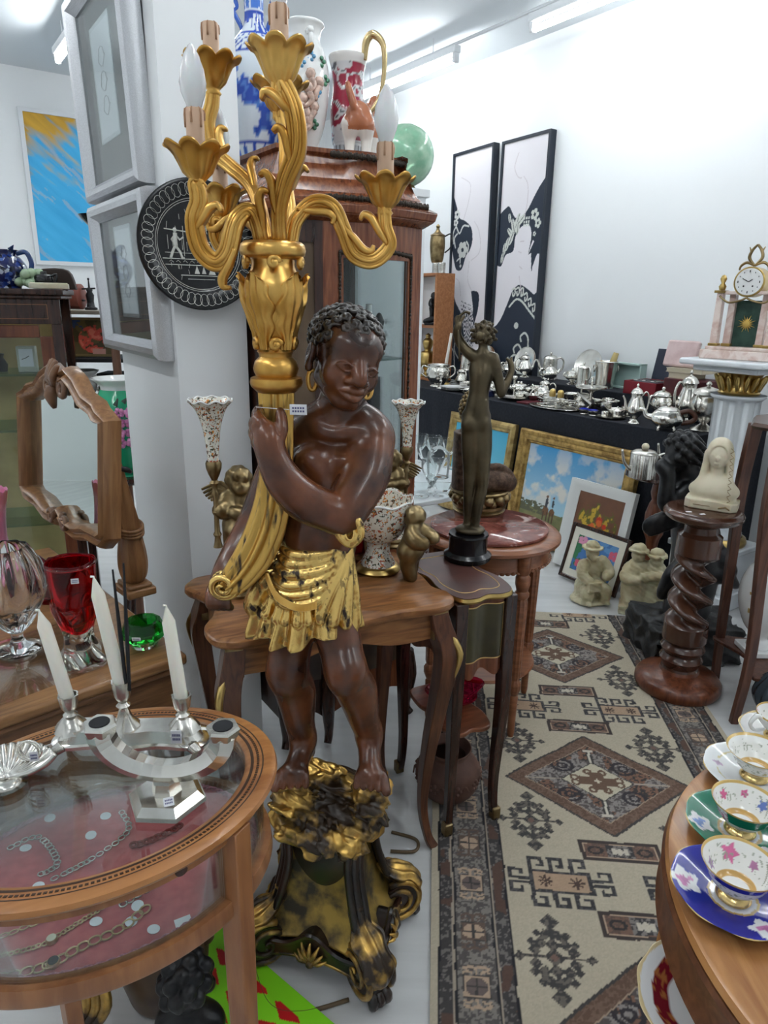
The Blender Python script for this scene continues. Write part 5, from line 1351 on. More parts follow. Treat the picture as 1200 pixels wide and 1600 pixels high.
TB.scale=(.890,.949,T1Z/.76)
FLORAL=speckle('floral_glaze',S(226,222,208),[S(92,62,44),S(214,140,70),S(70,76,58),S(176,86,56),S(150,120,90)],200,.14,.32)
def trumpet(p,label,rz=0.0):
    t=thing('cherub_vase',label,'vase',p,rz,'cherub trumpet vases')
    g=G();g.lathe([(0,0),(.062,0),(.064,.008),(.058,.016),(.060,.024),(.050,.030)],36);ob(g,'gilt_foot',ABRASS,t)
    g=G();g.lathe([(.050,.028),(.048,.04),(.038,.06),(.030,.075),(0,.078)],36);ob(g,'porcelain_foot',FLORAL,t,sm=60)
    F=Field((-.10,-.10,.06),(.12,.12,.36),.0023)
    child(F,TM((.010,.01,.072),.262,.25),(-.10,-.16,.60),(-.22,-.10,.62),(.10,-.17,.55),(-.17,-.06,.60));F.frame(TM((.010,.01,.072),.262,.25));F.chain([(-.12,-.08,.40),(0,-.13,.37),(.12,-.06,.42)],.035,.02);F.frame(None)
    ob(F.mesh('cherub'),'cherub',ABRASS,t,sm=180)
    for s in(1,-1):ob(wing(s,TM((.010,.01,.072),.262,.25)),'wing',ABRASS,t,sm=180)
    g=G();c=(-.046,-.036,0)
    g.lathe([(0,.135),(.012,.138),(.009,.15),(.007,.165),(.011,.172),(.007,.18),(.006,.225),(.010,.232),(.006,.24),(.006,.270),(.010,.28),(.006,.288),(.007,.30),(.013,.308),(.007,.315),(.014,.33),(.019,.345),(.020,.358),(.017,.364)],20,c);ob(g,'torch_stem',ABRASS,t,sm=50)
    g=G();P=cr([(.014,.360),(.016,.40),(.023,.45),(.036,.49),(.052,.512),(.0515,.514),(.034,.49),(.020,.45),(.010,.40)],6);g.lathe([(float(a),float(b))for a,b in P],48,c,rm=lambda a,q:(1,.003*math.sin(9*a)*max(0,1-abs(q-.5)*6)));v=ob(g,'trumpet',FLORAL,t,sm=180)
    g=G();g.tube([(c[0]+.052*math.cos(k*PI/36),c[1]+.052*math.sin(k*PI/36),.5135+.003*math.sin(9*k*PI/36))for k in range(72)],.0024,6,closed=True);ob(g,'white_rim',PORC,v,sm=180)
    return t
p=at(357,922,T1Z);trumpet(p+Vector((0.03,0,.0005)),'cherub with porcelain trumpet vase nearer the white pillar on the rosewood table',0.15)
p=at(614,849,T1Z);tv=trumpet(p+Vector((0.0,0,.0005)),'cherub with porcelain trumpet vase behind the flowered bowl',-.2)
tv.scale=(-.95,.95,.90)
# flowered bowl on cherub supports
p=at(590,890,T1Z)
BW=thing('cherub_bowl','flowered porcelain bowl on gilt stand held up by bronze cherubs','bowl',p+Vector((0,0,.0005)))
BW.scale=(1.15,1.15,1.15)
g=G();P=cr([(0,.075),(.03,.078),(.06,.10),(.078,.14),(.084,.185),(.081,.185),(.072,.14),(.05,.105),(0,.09)],6);g.lathe([(max(0,float(a)),float(b))for a,b in P],64,rm=lambda a,q:(1+.02*math.sin(7*a),.004*math.sin(7*a)if .35<q<.65 else 0));ob(g,'bowl',FLORAL,BW,sm=180)
g=G();g.tube([(.0835*(1+.02*math.sin(7*a))*math.cos(a),.0835*(1+.02*math.sin(7*a))*math.sin(a),.186+.004*math.sin(7*a))for a in[k*PI/48 for k in range(96)]],.0028,6,closed=True);ob(g,'rim',PORC,BW,sm=180)
g=G();g.lathe([(.045,.016),(.040,.03),(.030,.05),(.028,.078)],36);ob(g,'porcelain_stem',FLORAL,BW,sm=60)
g=G();g.lathe([(0,0),(.055,0),(.058,.006),(.052,.014),(.045,.018),(0,.02)],36);ob(g,'gilt_base',BRASS,BW)
for a in(-.55,1.6,3.5):
    M=TM((.088*math.cos(a),.088*math.sin(a),.0),.178,a-PI/2,rx=-.12)
    F=Field((.088*math.cos(a)-.075,.088*math.sin(a)-.075,0),(.088*math.cos(a)+.075,.088*math.sin(a)+.075,.20),.0021)
    child(F,M,(.14,.24,.62),(-.14,.24,.62),lk=(.09,.02,.22),la=(.08,.10,.05),head=(0.0,-.02,.90));F.frame(M);F.chain([(-.13,-.02,.40),(0,-.10,.38),(.13,-.02,.40)],.04,.02);F.frame(None)
    ob(F.mesh('cherub_support'),'cherub_support',ABRASS,BW,sm=180)
g=G();P=cr([(0,0),(.03,0),(.045,.02),(.05,.05),(.04,.085),(0,.09)],4);g.lathe([(max(0,float(a)),float(b))for a,b in P],10,rm=lambda a,q:1+.05*math.sin(5*a))
p=at(560,858,T1Z);ob(g,'red_glass_vase',mat('red_glass_solid',(.42,.008,.015),.1,trans=.2,coat=.5),loc=p+Vector((0,-.02,.0005)),label='red glass vase half hidden between the figure and the cherub bowl',cat='vase',sm=30)

# ================================================================ inlaid side table with a bronze figure
T2A=math.radians(26);T2C=Vector((0.214,1.900,.009));T2Z=.7435*1.045
IT=thing('inlaid_table','small inlaid table with brass lines and slim legs under the bronze nude','table',T2C,T2A)
hw,hd=.085,.165
out=[(-hw,-hd),(-hw*.5,-hd-.018),(0,-hd-.006),(hw*.5,-hd-.018),(hw,-hd),(hw+.018,-hd*.5),(hw+.006,0),(hw+.018,hd*.5),(hw,hd),(0,hd+.012),(-hw,hd),(-hw-.018,hd*.4),(-hw-.006,0),(-hw-.018,-hd*.5)]
oc=[(a[0],a[1])for a in cr(out,5,True)];sh=lambda f:[(a*f,b*f)for a,b in oc]
g=G();g.prism(sh(1.0),.728,.734,top=sh(1.02));g.prism(sh(1.02),.734,.742,top=sh(1.0));ob(g,'top_edge',BRASS,IT,sm=50)
g=G();g.prism(sh(.99),.736,.7435);ob(g,'table_top',mat('dark_leather',S(88,56,50),.35,0,S(70,46,42),9),IT,sm=0)
g=G();g.tube([(a,b,.7437)for a,b in sh(.78)],.0014,4,closed=True);ob(g,'stringing',mat('light_inlay',S(206,170,110),.4),IT)
ser=lambda t:(.018*math.sin(2*PI*t)**2)
for(ax,ay,bx,by,w)in((-hw,-hd,hw,-hd,1),(hw,-hd,hw,hd,1),(hw,hd,-hw,hd,0),(-hw,hd,-hw,-hd,0)):
    a,b=Vector((ax,ay)),Vector((bx,by));d=(b-a).normalized();nn=Vector((d.y,-d.x));L=(b-a).length
    def face(z0,z1,t0,t1,th,off,sag=0.0):
        V=[];F=[];n=20
        for i in range(n+1):
            t=t0+(t1-t0)*i/n;p=a.lerp(b,t)+nn*(ser(t)*.8-.010+off);zz=z0+sag*math.sin(2*PI*t)**2
            V+=[(p.x,p.y,zz),(p.x,p.y,z1),(p.x-nn.x*th,p.y-nn.y*th,z1),(p.x-nn.x*th,p.y-nn.y*th,zz)]
        for i in range(n):
            for k in range(4):q=(k+1)%4;F.append((i*4+k,(i+1)*4+k,(i+1)*4+q,i*4+q))
        F+=[(3,2,1,0),(n*4,n*4+1,n*4+2,n*4+3)];return V,F
    g=G();g.add(*face(.520,.728,.02,.98,.014,0,-.024));sd=ob(g,'apron',wood('inlaid_mahogany',(.10,.028,.012),(.20,.065,.028),.3,'z',8),IT,sm=50)
    if w:
        g=G();g.add(*face(.552,.708,.16,.84,.002,.0022));ob(g,'green_panel',mat('olive_veneer',S(72,66,42),.35,0,S(58,52,34),12),sd,sm=50)
        g=G()
        for(z0,z1,t0,t1)in((.548,.551,.155,.845),(.709,.712,.155,.845),(.548,.712,.150,.160),(.548,.712,.840,.850)):g.add(*face(z0,z1,t0,t1,.001,.0028))
        ob(g,'stringing',MATS['light_inlay'],sd,sm=0)
for x,y in((-hw,-hd),(hw,-hd),(hw,hd),(-hw,hd)):
    sx,sy=(1 if x>0 else-1),(1 if y>0 else-1);g=G();g.tube([(x*.95,y*.95,.728),(x*.95,y*.95,.56),(x*.97,y*.97,.40),(x*.92,y*.92,.15),(x*.92+sx*.004,y*.92+sy*.004,.03),(x*.94+sx*.010,y*.94+sy*.010,0)],[.019,.019,.017,.0125,.011,.012],sub=4,sec=[(-1,-1),(1,-1),(1,1),(-1,1)],up=(1,0,0));lg=ob(g,'leg',DMAHOG,IT,sm=50,bev=.003)
    g=G();g.box((x*.93+sx*.007,y*.93+sy*.007,.02),(.028,.028,.04));ob(g,'brass_shoe',ABRASS,lg,bev=.004)
g=G();g.prism([(a*.80,b*.80)for a,b in oc],.300,.314);ob(g,'lower_shelf',MAHOGX,IT,sm=0,bev=.004)
p=T2C+Vector((0.02,0.03,.3145*1.045+.001));DS=G();P=cr([(0,.004),(.03,0),(.05,.012),(.085,.045),(.083,.047),(.046,.018),(0,.01)],5);DS.lathe([(max(0,float(a)),float(b))for a,b in P],40,rm=lambda a,q:1+.16*math.sin(4*a)*(1 if .3<q<.8 else 0));ob(DS,'pink_glass_dish',pane_mat('pink_glass',(.85,.16,.32),.03),loc=p,sm=180,label='pink art glass dish on the lower shelf of the inlaid table',cat='dish')
# bronze nude on black plinth
IT.scale=(1,1,1.045)
bp=at(730,872,T2Z+.0095)
NU=thing('bronze_nude','bronze standing nude seen from behind on a round black base','statue',bp+Vector((0,0,.0005)))
g=G();g.lathe([(0,0),(.070,0),(.074,.006),(.074,.016),(.066,.022),(.060,.026),(.059,.074),(.062,.078),(.060,.084),(0,.086)],48);ob(g,'black_base',BLACK,NU,sm=40)
F=Field((-.16,-.12,.080),(.20,.15,.80),.0026);PY=bp.y
def q(px,py,dy=0.0):return ad(px,py,PY+dy)-bp
F.ell((.004,0,.094),(.046,.042,.016),.01)
# legs side by side, back to the viewer
F.chain([q(737,668),q(736,700),q(735,735,.0),q(733,764,.004),q(732,800,.006),q(729,836,.008)],[.0290,.0260,.0195,.0150,.0140,.0085],.008);F.chain([q(729,836,.008),q(731,847,.004),q(736,856,.045)],[.0095,.0095,.006],.006)
F.chain([q(752,668),q(753,700),q(753,735,-.006),q(753,760,-.004),q(747,792,-.010),q(740,836,-.012)],[.0295,.0270,.0205,.0155,.0140,.0085],.008);F.chain([q(740,836,-.012),q(741,848,-.014),q(748,858,.028)],[.0095,.0095,.006],.006)
F.ell(q(734,662,-.014),(.0245,.026,.027),.012);F.ell(q(753,660,-.012),(.0245,.026,.027),.012)
F.ell(q(744,650,.004),(.043,.028,.028),.012);F.chain([q(745,645),q(748,615,.0),q(752,585,.0)],[.034,.0245,.030],.010);F.ell(q(753,576,.002),(.037,.025,.040),.012);F.ell(q(754,556,.006),(.046,.019,.015),.016)
F.ell(q(778,588,.030),(.014,.018,.016),.010)
F.chain([q(754,553),q(755,540,.004)],[.0145,.0130],.010);F.ell(q(756,523,.006),(.024,.028,.031),.006)
for i in range(44):
    a=i*2.4;z=1-1.7*(i+.5)/44;d=Vector((math.sqrt(max(0,1-z*z))*math.cos(a),math.sqrt(max(0,1-z*z))*math.sin(a),z))
    if d.y>.6:continue
    b=q(756,523,.004)+Vector((d.x*.027,d.y*.031,d.z*.032));F.cone(b,b+Vector((.010*math.cos(a*3),0,.008*math.sin(a*3))),.0065,.005,.0025)
F.ell(q(750,525,-.030),(.014,.010,.013),.004)
F.chain([q(738,556),q(726,545,.008),q(718,533,.01),q(714,520,.0),q(716,509,-.01)],[.0145,.0120,.0105,.0085,.0075],.008)
F.chain([q(716,509,-.01),q(721,500,.0),q(726,494,.005)],[.0065,.0045,.003],.003);F.chain([q(716,507,-.01),q(713,500,-.012),q(715,494,-.014)],[.006,.0045,.003],.003)
F.chain([q(771,562),q(778,590,-.008),q(783,615,-.016)],[.0155,.0130,.0110],.008);F.chain([q(783,615,-.016),q(792,598,.0),q(799,580,.016),q(798,568,.024)],[.0115,.0100,.0078,.0075],.005);F.chain([q(798,568,.024),q(792,561,.024)],[.0065,.004],.003);F.chain([q(798,568,.024),q(799,559,.028)],[.006,.0035],.003)
ob(F.mesh('figure'),'figure',BRONZE,NU,sm=180)
g=G();P=[q(716,505,-.012),q(718,495,-.012),q(727,488,-.012),q(734,490,-.01)];g.tube(P,[.004,.004,.003,.005],8,sub=5);g.tube([q(716,512,-.014),q(717,540,-.016),q(718,565,-.014)],.003,6,sub=3)
ob(g,'held_ribbon',BRONZE,NU,sm=180)

# ================================================================ round table with a red marble top
MC=Vector((0.388,2.425,.009));MR=.262
MT=thing('marble_top_table','round mahogany table with red marble top and fluted legs','table',MC)
g=G();g.lathe([(.17,.715),(MR-.012,.715),(MR,.722),(MR,.733),(MR-.010,.742),(MR-.03,.745),(.17,.745)],64);ob(g,'wood_rim',wood('mahogany_light',(.17,.058,.024),(.30,.115,.050),.28,'x',6,.4),MT,sm=40)
g=G();g.lathe([(0,.745),(.210,.745),(.215,.749),(.215,.757),(.210,.761),(0,.761)],64);ob(g,'marble_slab',RMARB,MT,sm=40)
g=G();g.lathe([(.20,.650),(.222,.650),(.227,.655),(.223,.665),(.223,.715),(.20,.715)],64);ap=ob(g,'apron',MATS['mahogany_light'],MT,sm=40)
g=G()
for k in range(72):a=2*PI*k/72;g.sph((.225*math.cos(a),.225*math.sin(a),.652),(.011,.011,.006),6)
ob(g,'carved_edge',MATS['mahogany_light'],ap,sm=180,kind='stuff')
for k in range(4):
    a=math.atan2(-.233,.111)+k*PI/2;x,y=.225*math.cos(a),.225*math.sin(a);g=G()
    fl=lambda w,t:1-(.10*abs(math.sin(5*w))if .30<t<.62 else 0)
    g.lathe([(0,.0),(.011,0),(.014,.02),(.015,.10),(.017,.165),(.013,.172),(.017,.18),(.024,.20),(.024,.225),(.015,.235),(.019,.25),(.019,.27),(.024,.54),(.020,.555),(.026,.565),(.026,.575),(.020,.585),(.026,.61),(.026,.635),(.018,.645),(.024,.655),(.024,.715),(0,.72)],40,(x,y,0),rm=fl);ob(g,'leg',MATS['mahogany_light'],MT,sm=40)
g=G();g.lathe([(0,.212),(.20,.212),(.205,.218),(.20,.226),(0,.226)],48);ob(g,'lower_shelf',MATS['mahogany_light'],MT,sm=40)
# seated bronze buddha on a lotus base
p=at(748,797,.770);B0=p
BU=thing('seated_buddha','brown bronze seated deity with beaded hair on lotus base behind the nude','statue',B0+Vector((0,0,.0005)))
g=G();g.lathe([(0,0),(.098,0),(.102,.008),(.094,.014),(.105,.024),(.105,.034),(.090,.042)],40);ob(g,'plinth',ABRASS,BU,sm=40)
g=G()
for k in range(14):
    a=2*PI*k/14
    for(r,z,s)in((.100,.062,1),(.094,.046,.8)):g.sph((r*math.cos(a+(.2 if s<1 else 0)),r*math.sin(a+(.2 if s<1 else 0)),z),(.024*s,.024*s,.020*s),8)
g.lathe([(0,.035),(.095,.04),(.10,.07),(.115,.086),(.112,.092),(0,.094)],36);ob(g,'lotus_petals',ABRASS,BU,sm=60)
RB=mat('brown_bronze',(.060,.036,.025),.5,.6,(.13,.08,.055),60,bump=.5,bscale=140)
F=Field((-.16,-.12,.08),(.16,.13,.46),.0036);F.shape((-.068,0,.20),.16,lambda X,Y,Z:np.maximum(np.sqrt(((X+.068)/.044)**2+(Y/.062)**2)*.05-.05,np.abs(Z-.20)-.11),.02);F.ell((.01,0,.115),(.10,.085,.034),.02);F.chain([(-.03,-.03,.12),(.05,-.04,.135),(.105,-.01,.115)],[.040,.038,.030],.02);F.cone((-.055,0,.30),(-.050,0,.34),.036,.028,.015)
F.chain([(-.01,-.045,.175),(.06,-.05,.185),(.108,-.03,.150),(.118,-.02,.110)],[.014,.014,.013,.009],.006)
ob(F.mesh('robed_body'),'robed_body',RB,BU,sm=180)
g=G()
for i in range(90):
    z=1-1.8*(i+.5)/90;a=i*2.4;g.sph((-.046+.044*math.sqrt(1-z*z)*math.cos(a),.047*math.sqrt(1-z*z)*math.sin(a),.395+.066*z),.0095,6)
g.sph((-.046,0,.395),(.041,.044,.062),14);ob(g,'beaded_hair',ABRASS,BU,sm=180)
# clay pot on the floor
p=at(698,1238,0.009);g=G();P=cr([(0,0),(.045,0),(.072,.025),(.084,.060),(.078,.095),(.056,.118),(.050,.128),(.058,.142),(.055,.145),(.046,.130),(.045,.118),(.07,.09),(.07,.04),(0,.01)],5)
CP=thing('clay_pot','round carved terracotta pot on the rug under the tables','pot',p)
CP.scale=(1.25,1.25,1.22)
g.lathe([(max(0,float(a)),float(b))for a,b in P],48);ob(g,'pot_body',mat('terracotta',S(104,74,62),.7,0,S(86,60,52),20,bump=.2,bscale=70),CP,sm=60)
g=G()
for k in range(9):
    a=2*PI*k/9;c=Vector((.083*math.cos(a),.083*math.sin(a),.068));t=Vector((-math.sin(a),math.cos(a),0))
    for j in range(5):b=2*PI*j/5;g.sph(c+t*.010*math.cos(b)+Vector((0,0,.010*math.sin(b))),.0055,6)
    g.tube([c+t*.016,c+t*.024+Vector((0,0,.012)),c+t*.034-Vector((0,0,.004))],.0022,5,sub=3)
ob(g,'carved_flowers',MATS['terracotta'],CP,sm=180)
# ================================================================ left foreground: oval jewellery table
DC=Vector((-0.412,0.849,0));DR=.222;DZ=.86
DTB=thing('jewellery_table','oval glass topped wooden jewellery display table with inlaid rim in the foreground','table',DC,math.radians(28.3))
DTB.scale=(1.196,.923,1)
SATIN=wood('satinwood',(.28,.105,.032),(.44,.195,.066),.3,'x',5,.35);SATINZ=wood('satinwood_z',(.21,.076,.026),(.34,.14,.050),.3,'z',5,.3)
g=G();g.lathe([(DR-.042,DZ-.016),(DR-.006,DZ-.018),(DR,DZ-.010),(DR-.002,DZ-.003),(DR-.010,DZ),(DR-.038,DZ),(DR-.042,DZ-.003)]+[(DR-.042,DZ-.016)],96);rim=ob(g,'top_rim',SATIN,DTB,sm=40)
g=G();g.lathe([(DR-.0345,DZ+.0003),(DR-.0325,DZ+.0006),(DR-.0305,DZ+.0003)],96);g.lathe([(DR-.0195,DZ+.0003),(DR-.0185,DZ+.0006),(DR-.0175,DZ+.0003)],96);ob(g,'dark_line_inlay',mat('ebony_inlay',(.045,.020,.010),.4),rim)
g=G()
for k in range(220):
    a=2*PI*k/220;g.box(((DR-.025)*math.cos(a),(DR-.025)*math.sin(a),DZ+.0003),(.0034,.0036,.0008),a)
ob(g,'chequer_inlay',MATS['ebony_inlay'],rim,kind='stuff')
g=G();g.lathe([(0,DZ-.006),(DR-.041,DZ-.006),(DR-.041,DZ-.001),(0,DZ-.001)],72);ob(g,'glass_top',PANE,DTB)
zs0,zs1=DZ-.165,DZ-.016
g=G();g.lathe([(DR-.028,zs1-.018),(DR-.014,zs1-.018),(DR-.014,zs1),(DR-.028,zs1)]+[(DR-.028,zs1-.018)],96);ob(g,'upper_band',SATINZ,DTB,sm=40)
g=G();g.lathe([(DR-.028,zs0),(DR-.012,zs0),(DR-.010,zs0+.006),(DR-.012,zs0+.030),(DR-.028,zs0+.034)]+[(DR-.028,zs0)],96);ob(g,'lower_band',SATINZ,DTB,sm=40)
g=G();g.lathe([(DR-.022,zs0+.03),(DR-.020,zs0+.03),(DR-.020,zs1-.01),(DR-.022,zs1-.01)]+[(DR-.022,zs0+.03)],96);ob(g,'curved_glass',PANE,DTB)
FELT=mat('rose_felt',S(192,98,98),.9,0,S(178,86,88),60)
zf=zs0+.022
g=G();g.lathe([(0,zf-.012),(DR-.03,zf-.012),(DR-.03,zf),(0,zf)],72);ob(g,'felt_floor',FELT,DTB,sm=0)
g=G();n=260
for ph in(0,PI):g.tube([((DR-.034+.0022*math.cos(k*2*PI/5.2+ph))*math.cos(2*PI*k/n),(DR-.034+.0022*math.cos(k*2*PI/5.2+ph))*math.sin(2*PI*k/n),zf+.004+.0022*math.sin(k*2*PI/5.2+ph))for k in range(n)],.0022,5,closed=True)
ob(g,'twisted_cord',mat('pink_cord',S(196,120,134),.6,0,S(150,84,100),300),DTB,sm=180)
for k in range(3):
    a=math.radians((-50,110,205)[k]);x,y=(DR-.016)*math.cos(a),(DR-.016)*math.sin(a);g=G()
    g.tube([(x,y,0),(x,y,zs0),(x,y,zs1-.002)],[.011,.0145,.0145],sec=[(-1,-1),(1,-1),(1,1),(-1,1)],up=(math.cos(a),math.sin(a),0));ob(g,'leg',SATINZ,DTB,sm=30,bev=.002)
g=G();a=math.radians(-72);g.lathe([(0,0),(.007,0),(.007,.003),(0,.003)],14,T=Matrix.Translation(((DR-.013)*math.cos(a),(DR-.013)*math.sin(a),zs1-.009))@Matrix.Rotation(a+PI/2,4,'Z')@Matrix.Rotation(PI/2,4,'X'));ob(g,'keyhole_plate',DMAHOG,DTB)
# jewellery lying on the felt
DF=zf+.0006
def chainlinks(P,name,label,m,r=.004,w=.0011,step=1,group='bracelets in the jewellery table',oval=1.4,drop=None,gem=None):
    t=thing(name,label,'bracelet',Vector((P[0][0],P[0][1],DF)),group=group);L=cr(P,10);g=G();acc=0;last=None;n=0
    for i in range(1,len(L)):
        d=np.array(L[i])-np.array(L[i-1]);acc+=np.linalg.norm(d)
        if acc<r*1.75*oval*.8:continue
        acc=0;a=math.atan2(d[1],d[0]);c=Vector((L[i][0],L[i][1],DF+w*1.5));n+=1
        g.tube([c+Vector((r*oval*math.cos(q)*math.cos(a)-r*math.sin(q)*math.sin(a),r*oval*math.cos(q)*math.sin(a)+r*math.sin(q)*math.cos(a),.0008*(n%2)))for q in[k*PI/6 for k in range(12)]],w,5,closed=True)
    ob(g,'chain_links',m,t,W=True,sm=180)
    if gem:
        i,rr,m2=gem;c=Vector((L[i][0],L[i][1],DF));g=G();g.lathe([(0,0),(rr,0),(rr*1.05,.003),(rr*.85,.006),(0,.0062)],20,c);dl=ob(g,'watch_case',m,t,W=True)
        g=G();g.lathe([(0,.0063),(rr*.8,.0063),(0,.0066)],20,c);ob(g,'dial',m2,dl,W=True)
    return t
def fl(x,y):p=at(x,y,DF);return(p.x,p.y)
GILT=mat('old_gilt',(.60,.45,.24),.3,1,(.42,.30,.15),40);SV=SILVERD
chainlinks([fl(-20,1535),fl(70,1512),fl(130,1480),fl(190,1452),fl(232,1418)],'link_watch','wide gold link watch with black dial lying nearest the front glass',GILT,.0065,.0014,oval=1.25,gem=(12,.0085,BLACK))
chainlinks([fl(-20,1500),fl(60,1480),fl(100,1458),fl(160,1420)],'link_watch','gold chain watch with pale dial behind the black dialled watch',GILT,.0030,.0012,oval=1.1,gem=(15,.0075,CREAM))
chainlinks([fl(-10,1470),fl(60,1442),fl(120,1415),fl(170,1390)],'chain_bracelet','gold filigree bracelet behind the two watches',GILT,.0034,.0010,oval=1.7)
chainlinks([fl(185,1420),fl(240,1385),fl(290,1350),fl(335,1310)],'chain_bracelet','silver flower link bracelet in the curved side of the table',SV,.0052,.0016,oval=1.0)
chainlinks([fl(190,1395),fl(240,1345),fl(300,1320),fl(345,1290)],'chain_bracelet','flat silver link bracelet behind the flower link one',SV,.0035,.0012,oval=1.5)
chainlinks([fl(75,1380),fl(150,1340),fl(200,1300),fl(190,1270)],'chain_bracelet','silver garnet bracelet in the middle of the felt',SV,.0045,.0013,oval=1.2)
chainlinks([fl(10,1330),fl(60,1310),fl(90,1350),fl(60,1370)],'chain_bracelet','silver filigree bracelet curled at the left of the felt',SV,.0048,.0013,oval=1.0)
chainlinks([fl(200,1325),fl(230,1318),fl(270,1300),fl(285,1290)],'chain_bracelet','red stone bracelet under the rim near the candelabrum base',mat('garnet',(.18,.01,.01),.1),.0052,.0024,oval=1.0)
for k,(x,y)in enumerate([(155,1228),(165,1275),(142,1305),(40,1325),(60,1385),(215,1415),(240,1452),(205,1440),(78,1278),(150,1440)]):
    p=at(x,y,DF+.001);g=G();g.lathe([(0,0),(.0085,0),(.0085,.0006),(0,.0006)],18);o=ob(g,'round_tag',PAPER,loc=p,rot=(.12*(k%3-1),.1,0),label=['round paper tag below the candelabrum foot','round paper tag beside a thin chain','round paper tag near the middle of the felt','round paper tag leftmost on the felt','round paper tag at the rear edge of a filigree bracelet','round paper tag under the table rim above the flower link bracelet','round paper tag nearest the front corner of the glass side','round paper tag lying between two bracelets','round paper tag under the clear glass reflection','round paper tag at the upper edge of the glass side'][k],cat='tag',group='round tags in the jewellery table')
p=at(286,1440,DF+.001);g=G();g.box((0,0,.0006),(.022,.013,.0008));ob(g,'paper_label',PAPER,loc=p,rot=(.1,0,.5),label='oblong paper label by the twisted cord at the glass side',cat='tag')
# ---- silver three light centrepiece on the glass
DTZ=DZ+.0008
def lean_candle(par,base,px,py,Y,r=.0105):
    tip=ad(px,py,Y);b=Vector(base);d=tip-b;g=G()
    g.tube([b,b.lerp(tip,.86),b.lerp(tip,.93),tip],[r,r*.92,r*.55,r*.2],14);c=ob(g,'candle',WAX,par,W=True,sm=60)
    g=G();g.tube([tip,tip+d.normalized()*.004,tip+d.normalized()*.006+Vector((-.004,0,-.002))],.0018,6);ob(g,'wick',WAX,c,W=True)
a,b=at(92,1172,DTZ),at(322,1172,DTZ);c=(a+b)/2;dx=(b-a).normalized();ang=math.atan2(dx.y,dx.x);hl=(b-a).length/2
CP3=thing('silver_centrepiece','silver three candle centrepiece with leaning cream candles on the glass table','candelabrum',c)
def Lc(x,y,z):v=dx*x+Vector((-dx.y,dx.x,0))*y;return Vector((c.x+v.x,c.y+v.y,DTZ+z))
g=G();oc=[(-1,-.5),(-.8,-.9),(-.4,-.72),(0,-1),(.4,-.72),(.8,-.9),(1,-.5),(1,.5),(.8,.9),(0,.8),(-.8,.9),(-1,.5)]
oc=[(p[0],p[1])for p in cr(oc,4,True)];Tz=lambda f,z:[(Lc(x*hl*f,y*.028*f,0).x,Lc(x*hl*f,y*.028*f,0).y)for x,y in oc]
g.prism(Tz(1.0,0),DTZ+.016,DTZ+.022,top=Tz(1.03,0));g.prism(Tz(1.03,0),DTZ+.022,DTZ+.026,top=Tz(.94,0));g.prism(Tz(.94,0),DTZ+.026,DTZ+.046,top=Tz(.82,0));ob(g,'oblong_base',SILVER,CP3,W=True,sm=50)
for sx in(-1,1):
    for sy in(-1,1):
        g=G();g.tube([Lc(sx*hl*.86,sy*.020,.022),Lc(sx*hl*.95,sy*.027,.016),Lc(sx*hl*.99,sy*.030,.006),Lc(sx*hl*1.03,sy*.033,.003)],[.010,.008,.005,.0028],8,sub=4);ob(g,'scroll_foot',SILVERD,CP3,W=True,sm=180)
for x,top,tip,Yt in((-.78,.100,(62,957),None),(-.06,.125,(147,905),None),(.72,.100,(260,950),None)):
    b0=Lc(x*hl,0,0);g=G();h=top
    g.lathe([(0,.040),(.026,.040),(.020,.050),(.012,.060),(.007,h*.62),(.011,h*.66),(.006,h*.70),(.009,h*.74),(.0125,h*.80),(.0150,h),(.0125,h),(.011,h*.86),(0,h*.85)],20,(b0.x,b0.y,DTZ),rm=lambda q,t:1+(.08*math.cos(8*q)if t>.7 or t<.25 else 0));hd=ob(g,'candle_socket',SILVERD,CP3,W=True,sm=60)
    bb=Vector((b0.x,b0.y,DTZ+h-.012));lean_candle(hd,bb,tip[0],tip[1],b0.y)
for o,(x,y)in enumerate(((176,890),(193,880))):
    b0=Lc(.02*hl+.004*o,-.004,.11);g=G();tp=ad(x,y,b0.y);g.tube([b0,b0.lerp(tp,.5),tp],[.0026,.0032,.0014],7);ob(g,'black_stick',BLACKM,CP3,W=True)
tiny_tag(CP3,Lc(.70*hl,-.034,.048),.016,.022,ang)
# ---- silver two light candelabrum with hexagonal foot
b=at(262,1248,DTZ);HX=thing('hexagonal_candelabrum','plain silver two arm candelabrum on a hexagonal foot, holders empty','candelabrum',b)
a1=math.atan2(dx.y,dx.x)-.05;ex=Vector((math.cos(a1),math.sin(a1),0));hexa=lambda r,rot=0:[(b.x+r*math.cos(a1+rot+k*PI/3),b.y+r*math.sin(a1+rot+k*PI/3))for k in range(6)]
g=G();g.prism(hexa(.056),DTZ,DTZ+.006);g.prism(hexa(.054),DTZ+.006,DTZ+.016,top=hexa(.044));ob(g,'hexagonal_foot',SILVER,HX,W=True,sm=0)
g=G();g.prism(hexa(.022),DTZ+.016,DTZ+.036,top=hexa(.018));g.prism(hexa(.021),DTZ+.036,DTZ+.042);ob(g,'stem',SILVER,HX,W=True,sm=0)
pl,pr_=ad(150,1125,b.y+.01),ad(357,1113,b.y+.02)
def hp_(t):
    w=-PI+PI*t;return b+ex*(.5*(pl.x-pr_.x)*-math.cos(w)*-1 if False else math.cos(w)*((pr_-pl).length/2-.006))+Vector((0,0,.048+(math.sin(w)+1)*(min(pl.z,pr_.z)-DTZ-.060)))
g=G();g.tube([hp_(t/18)for t in range(19)],[.020,.018,.016,.018,.020],sec=[(math.cos(k*PI/3),math.sin(k*PI/3))for k in range(6)],up=(-ex.y,ex.x,0));ob(g,'curved_arm',SILVER,HX,W=True,sm=0)
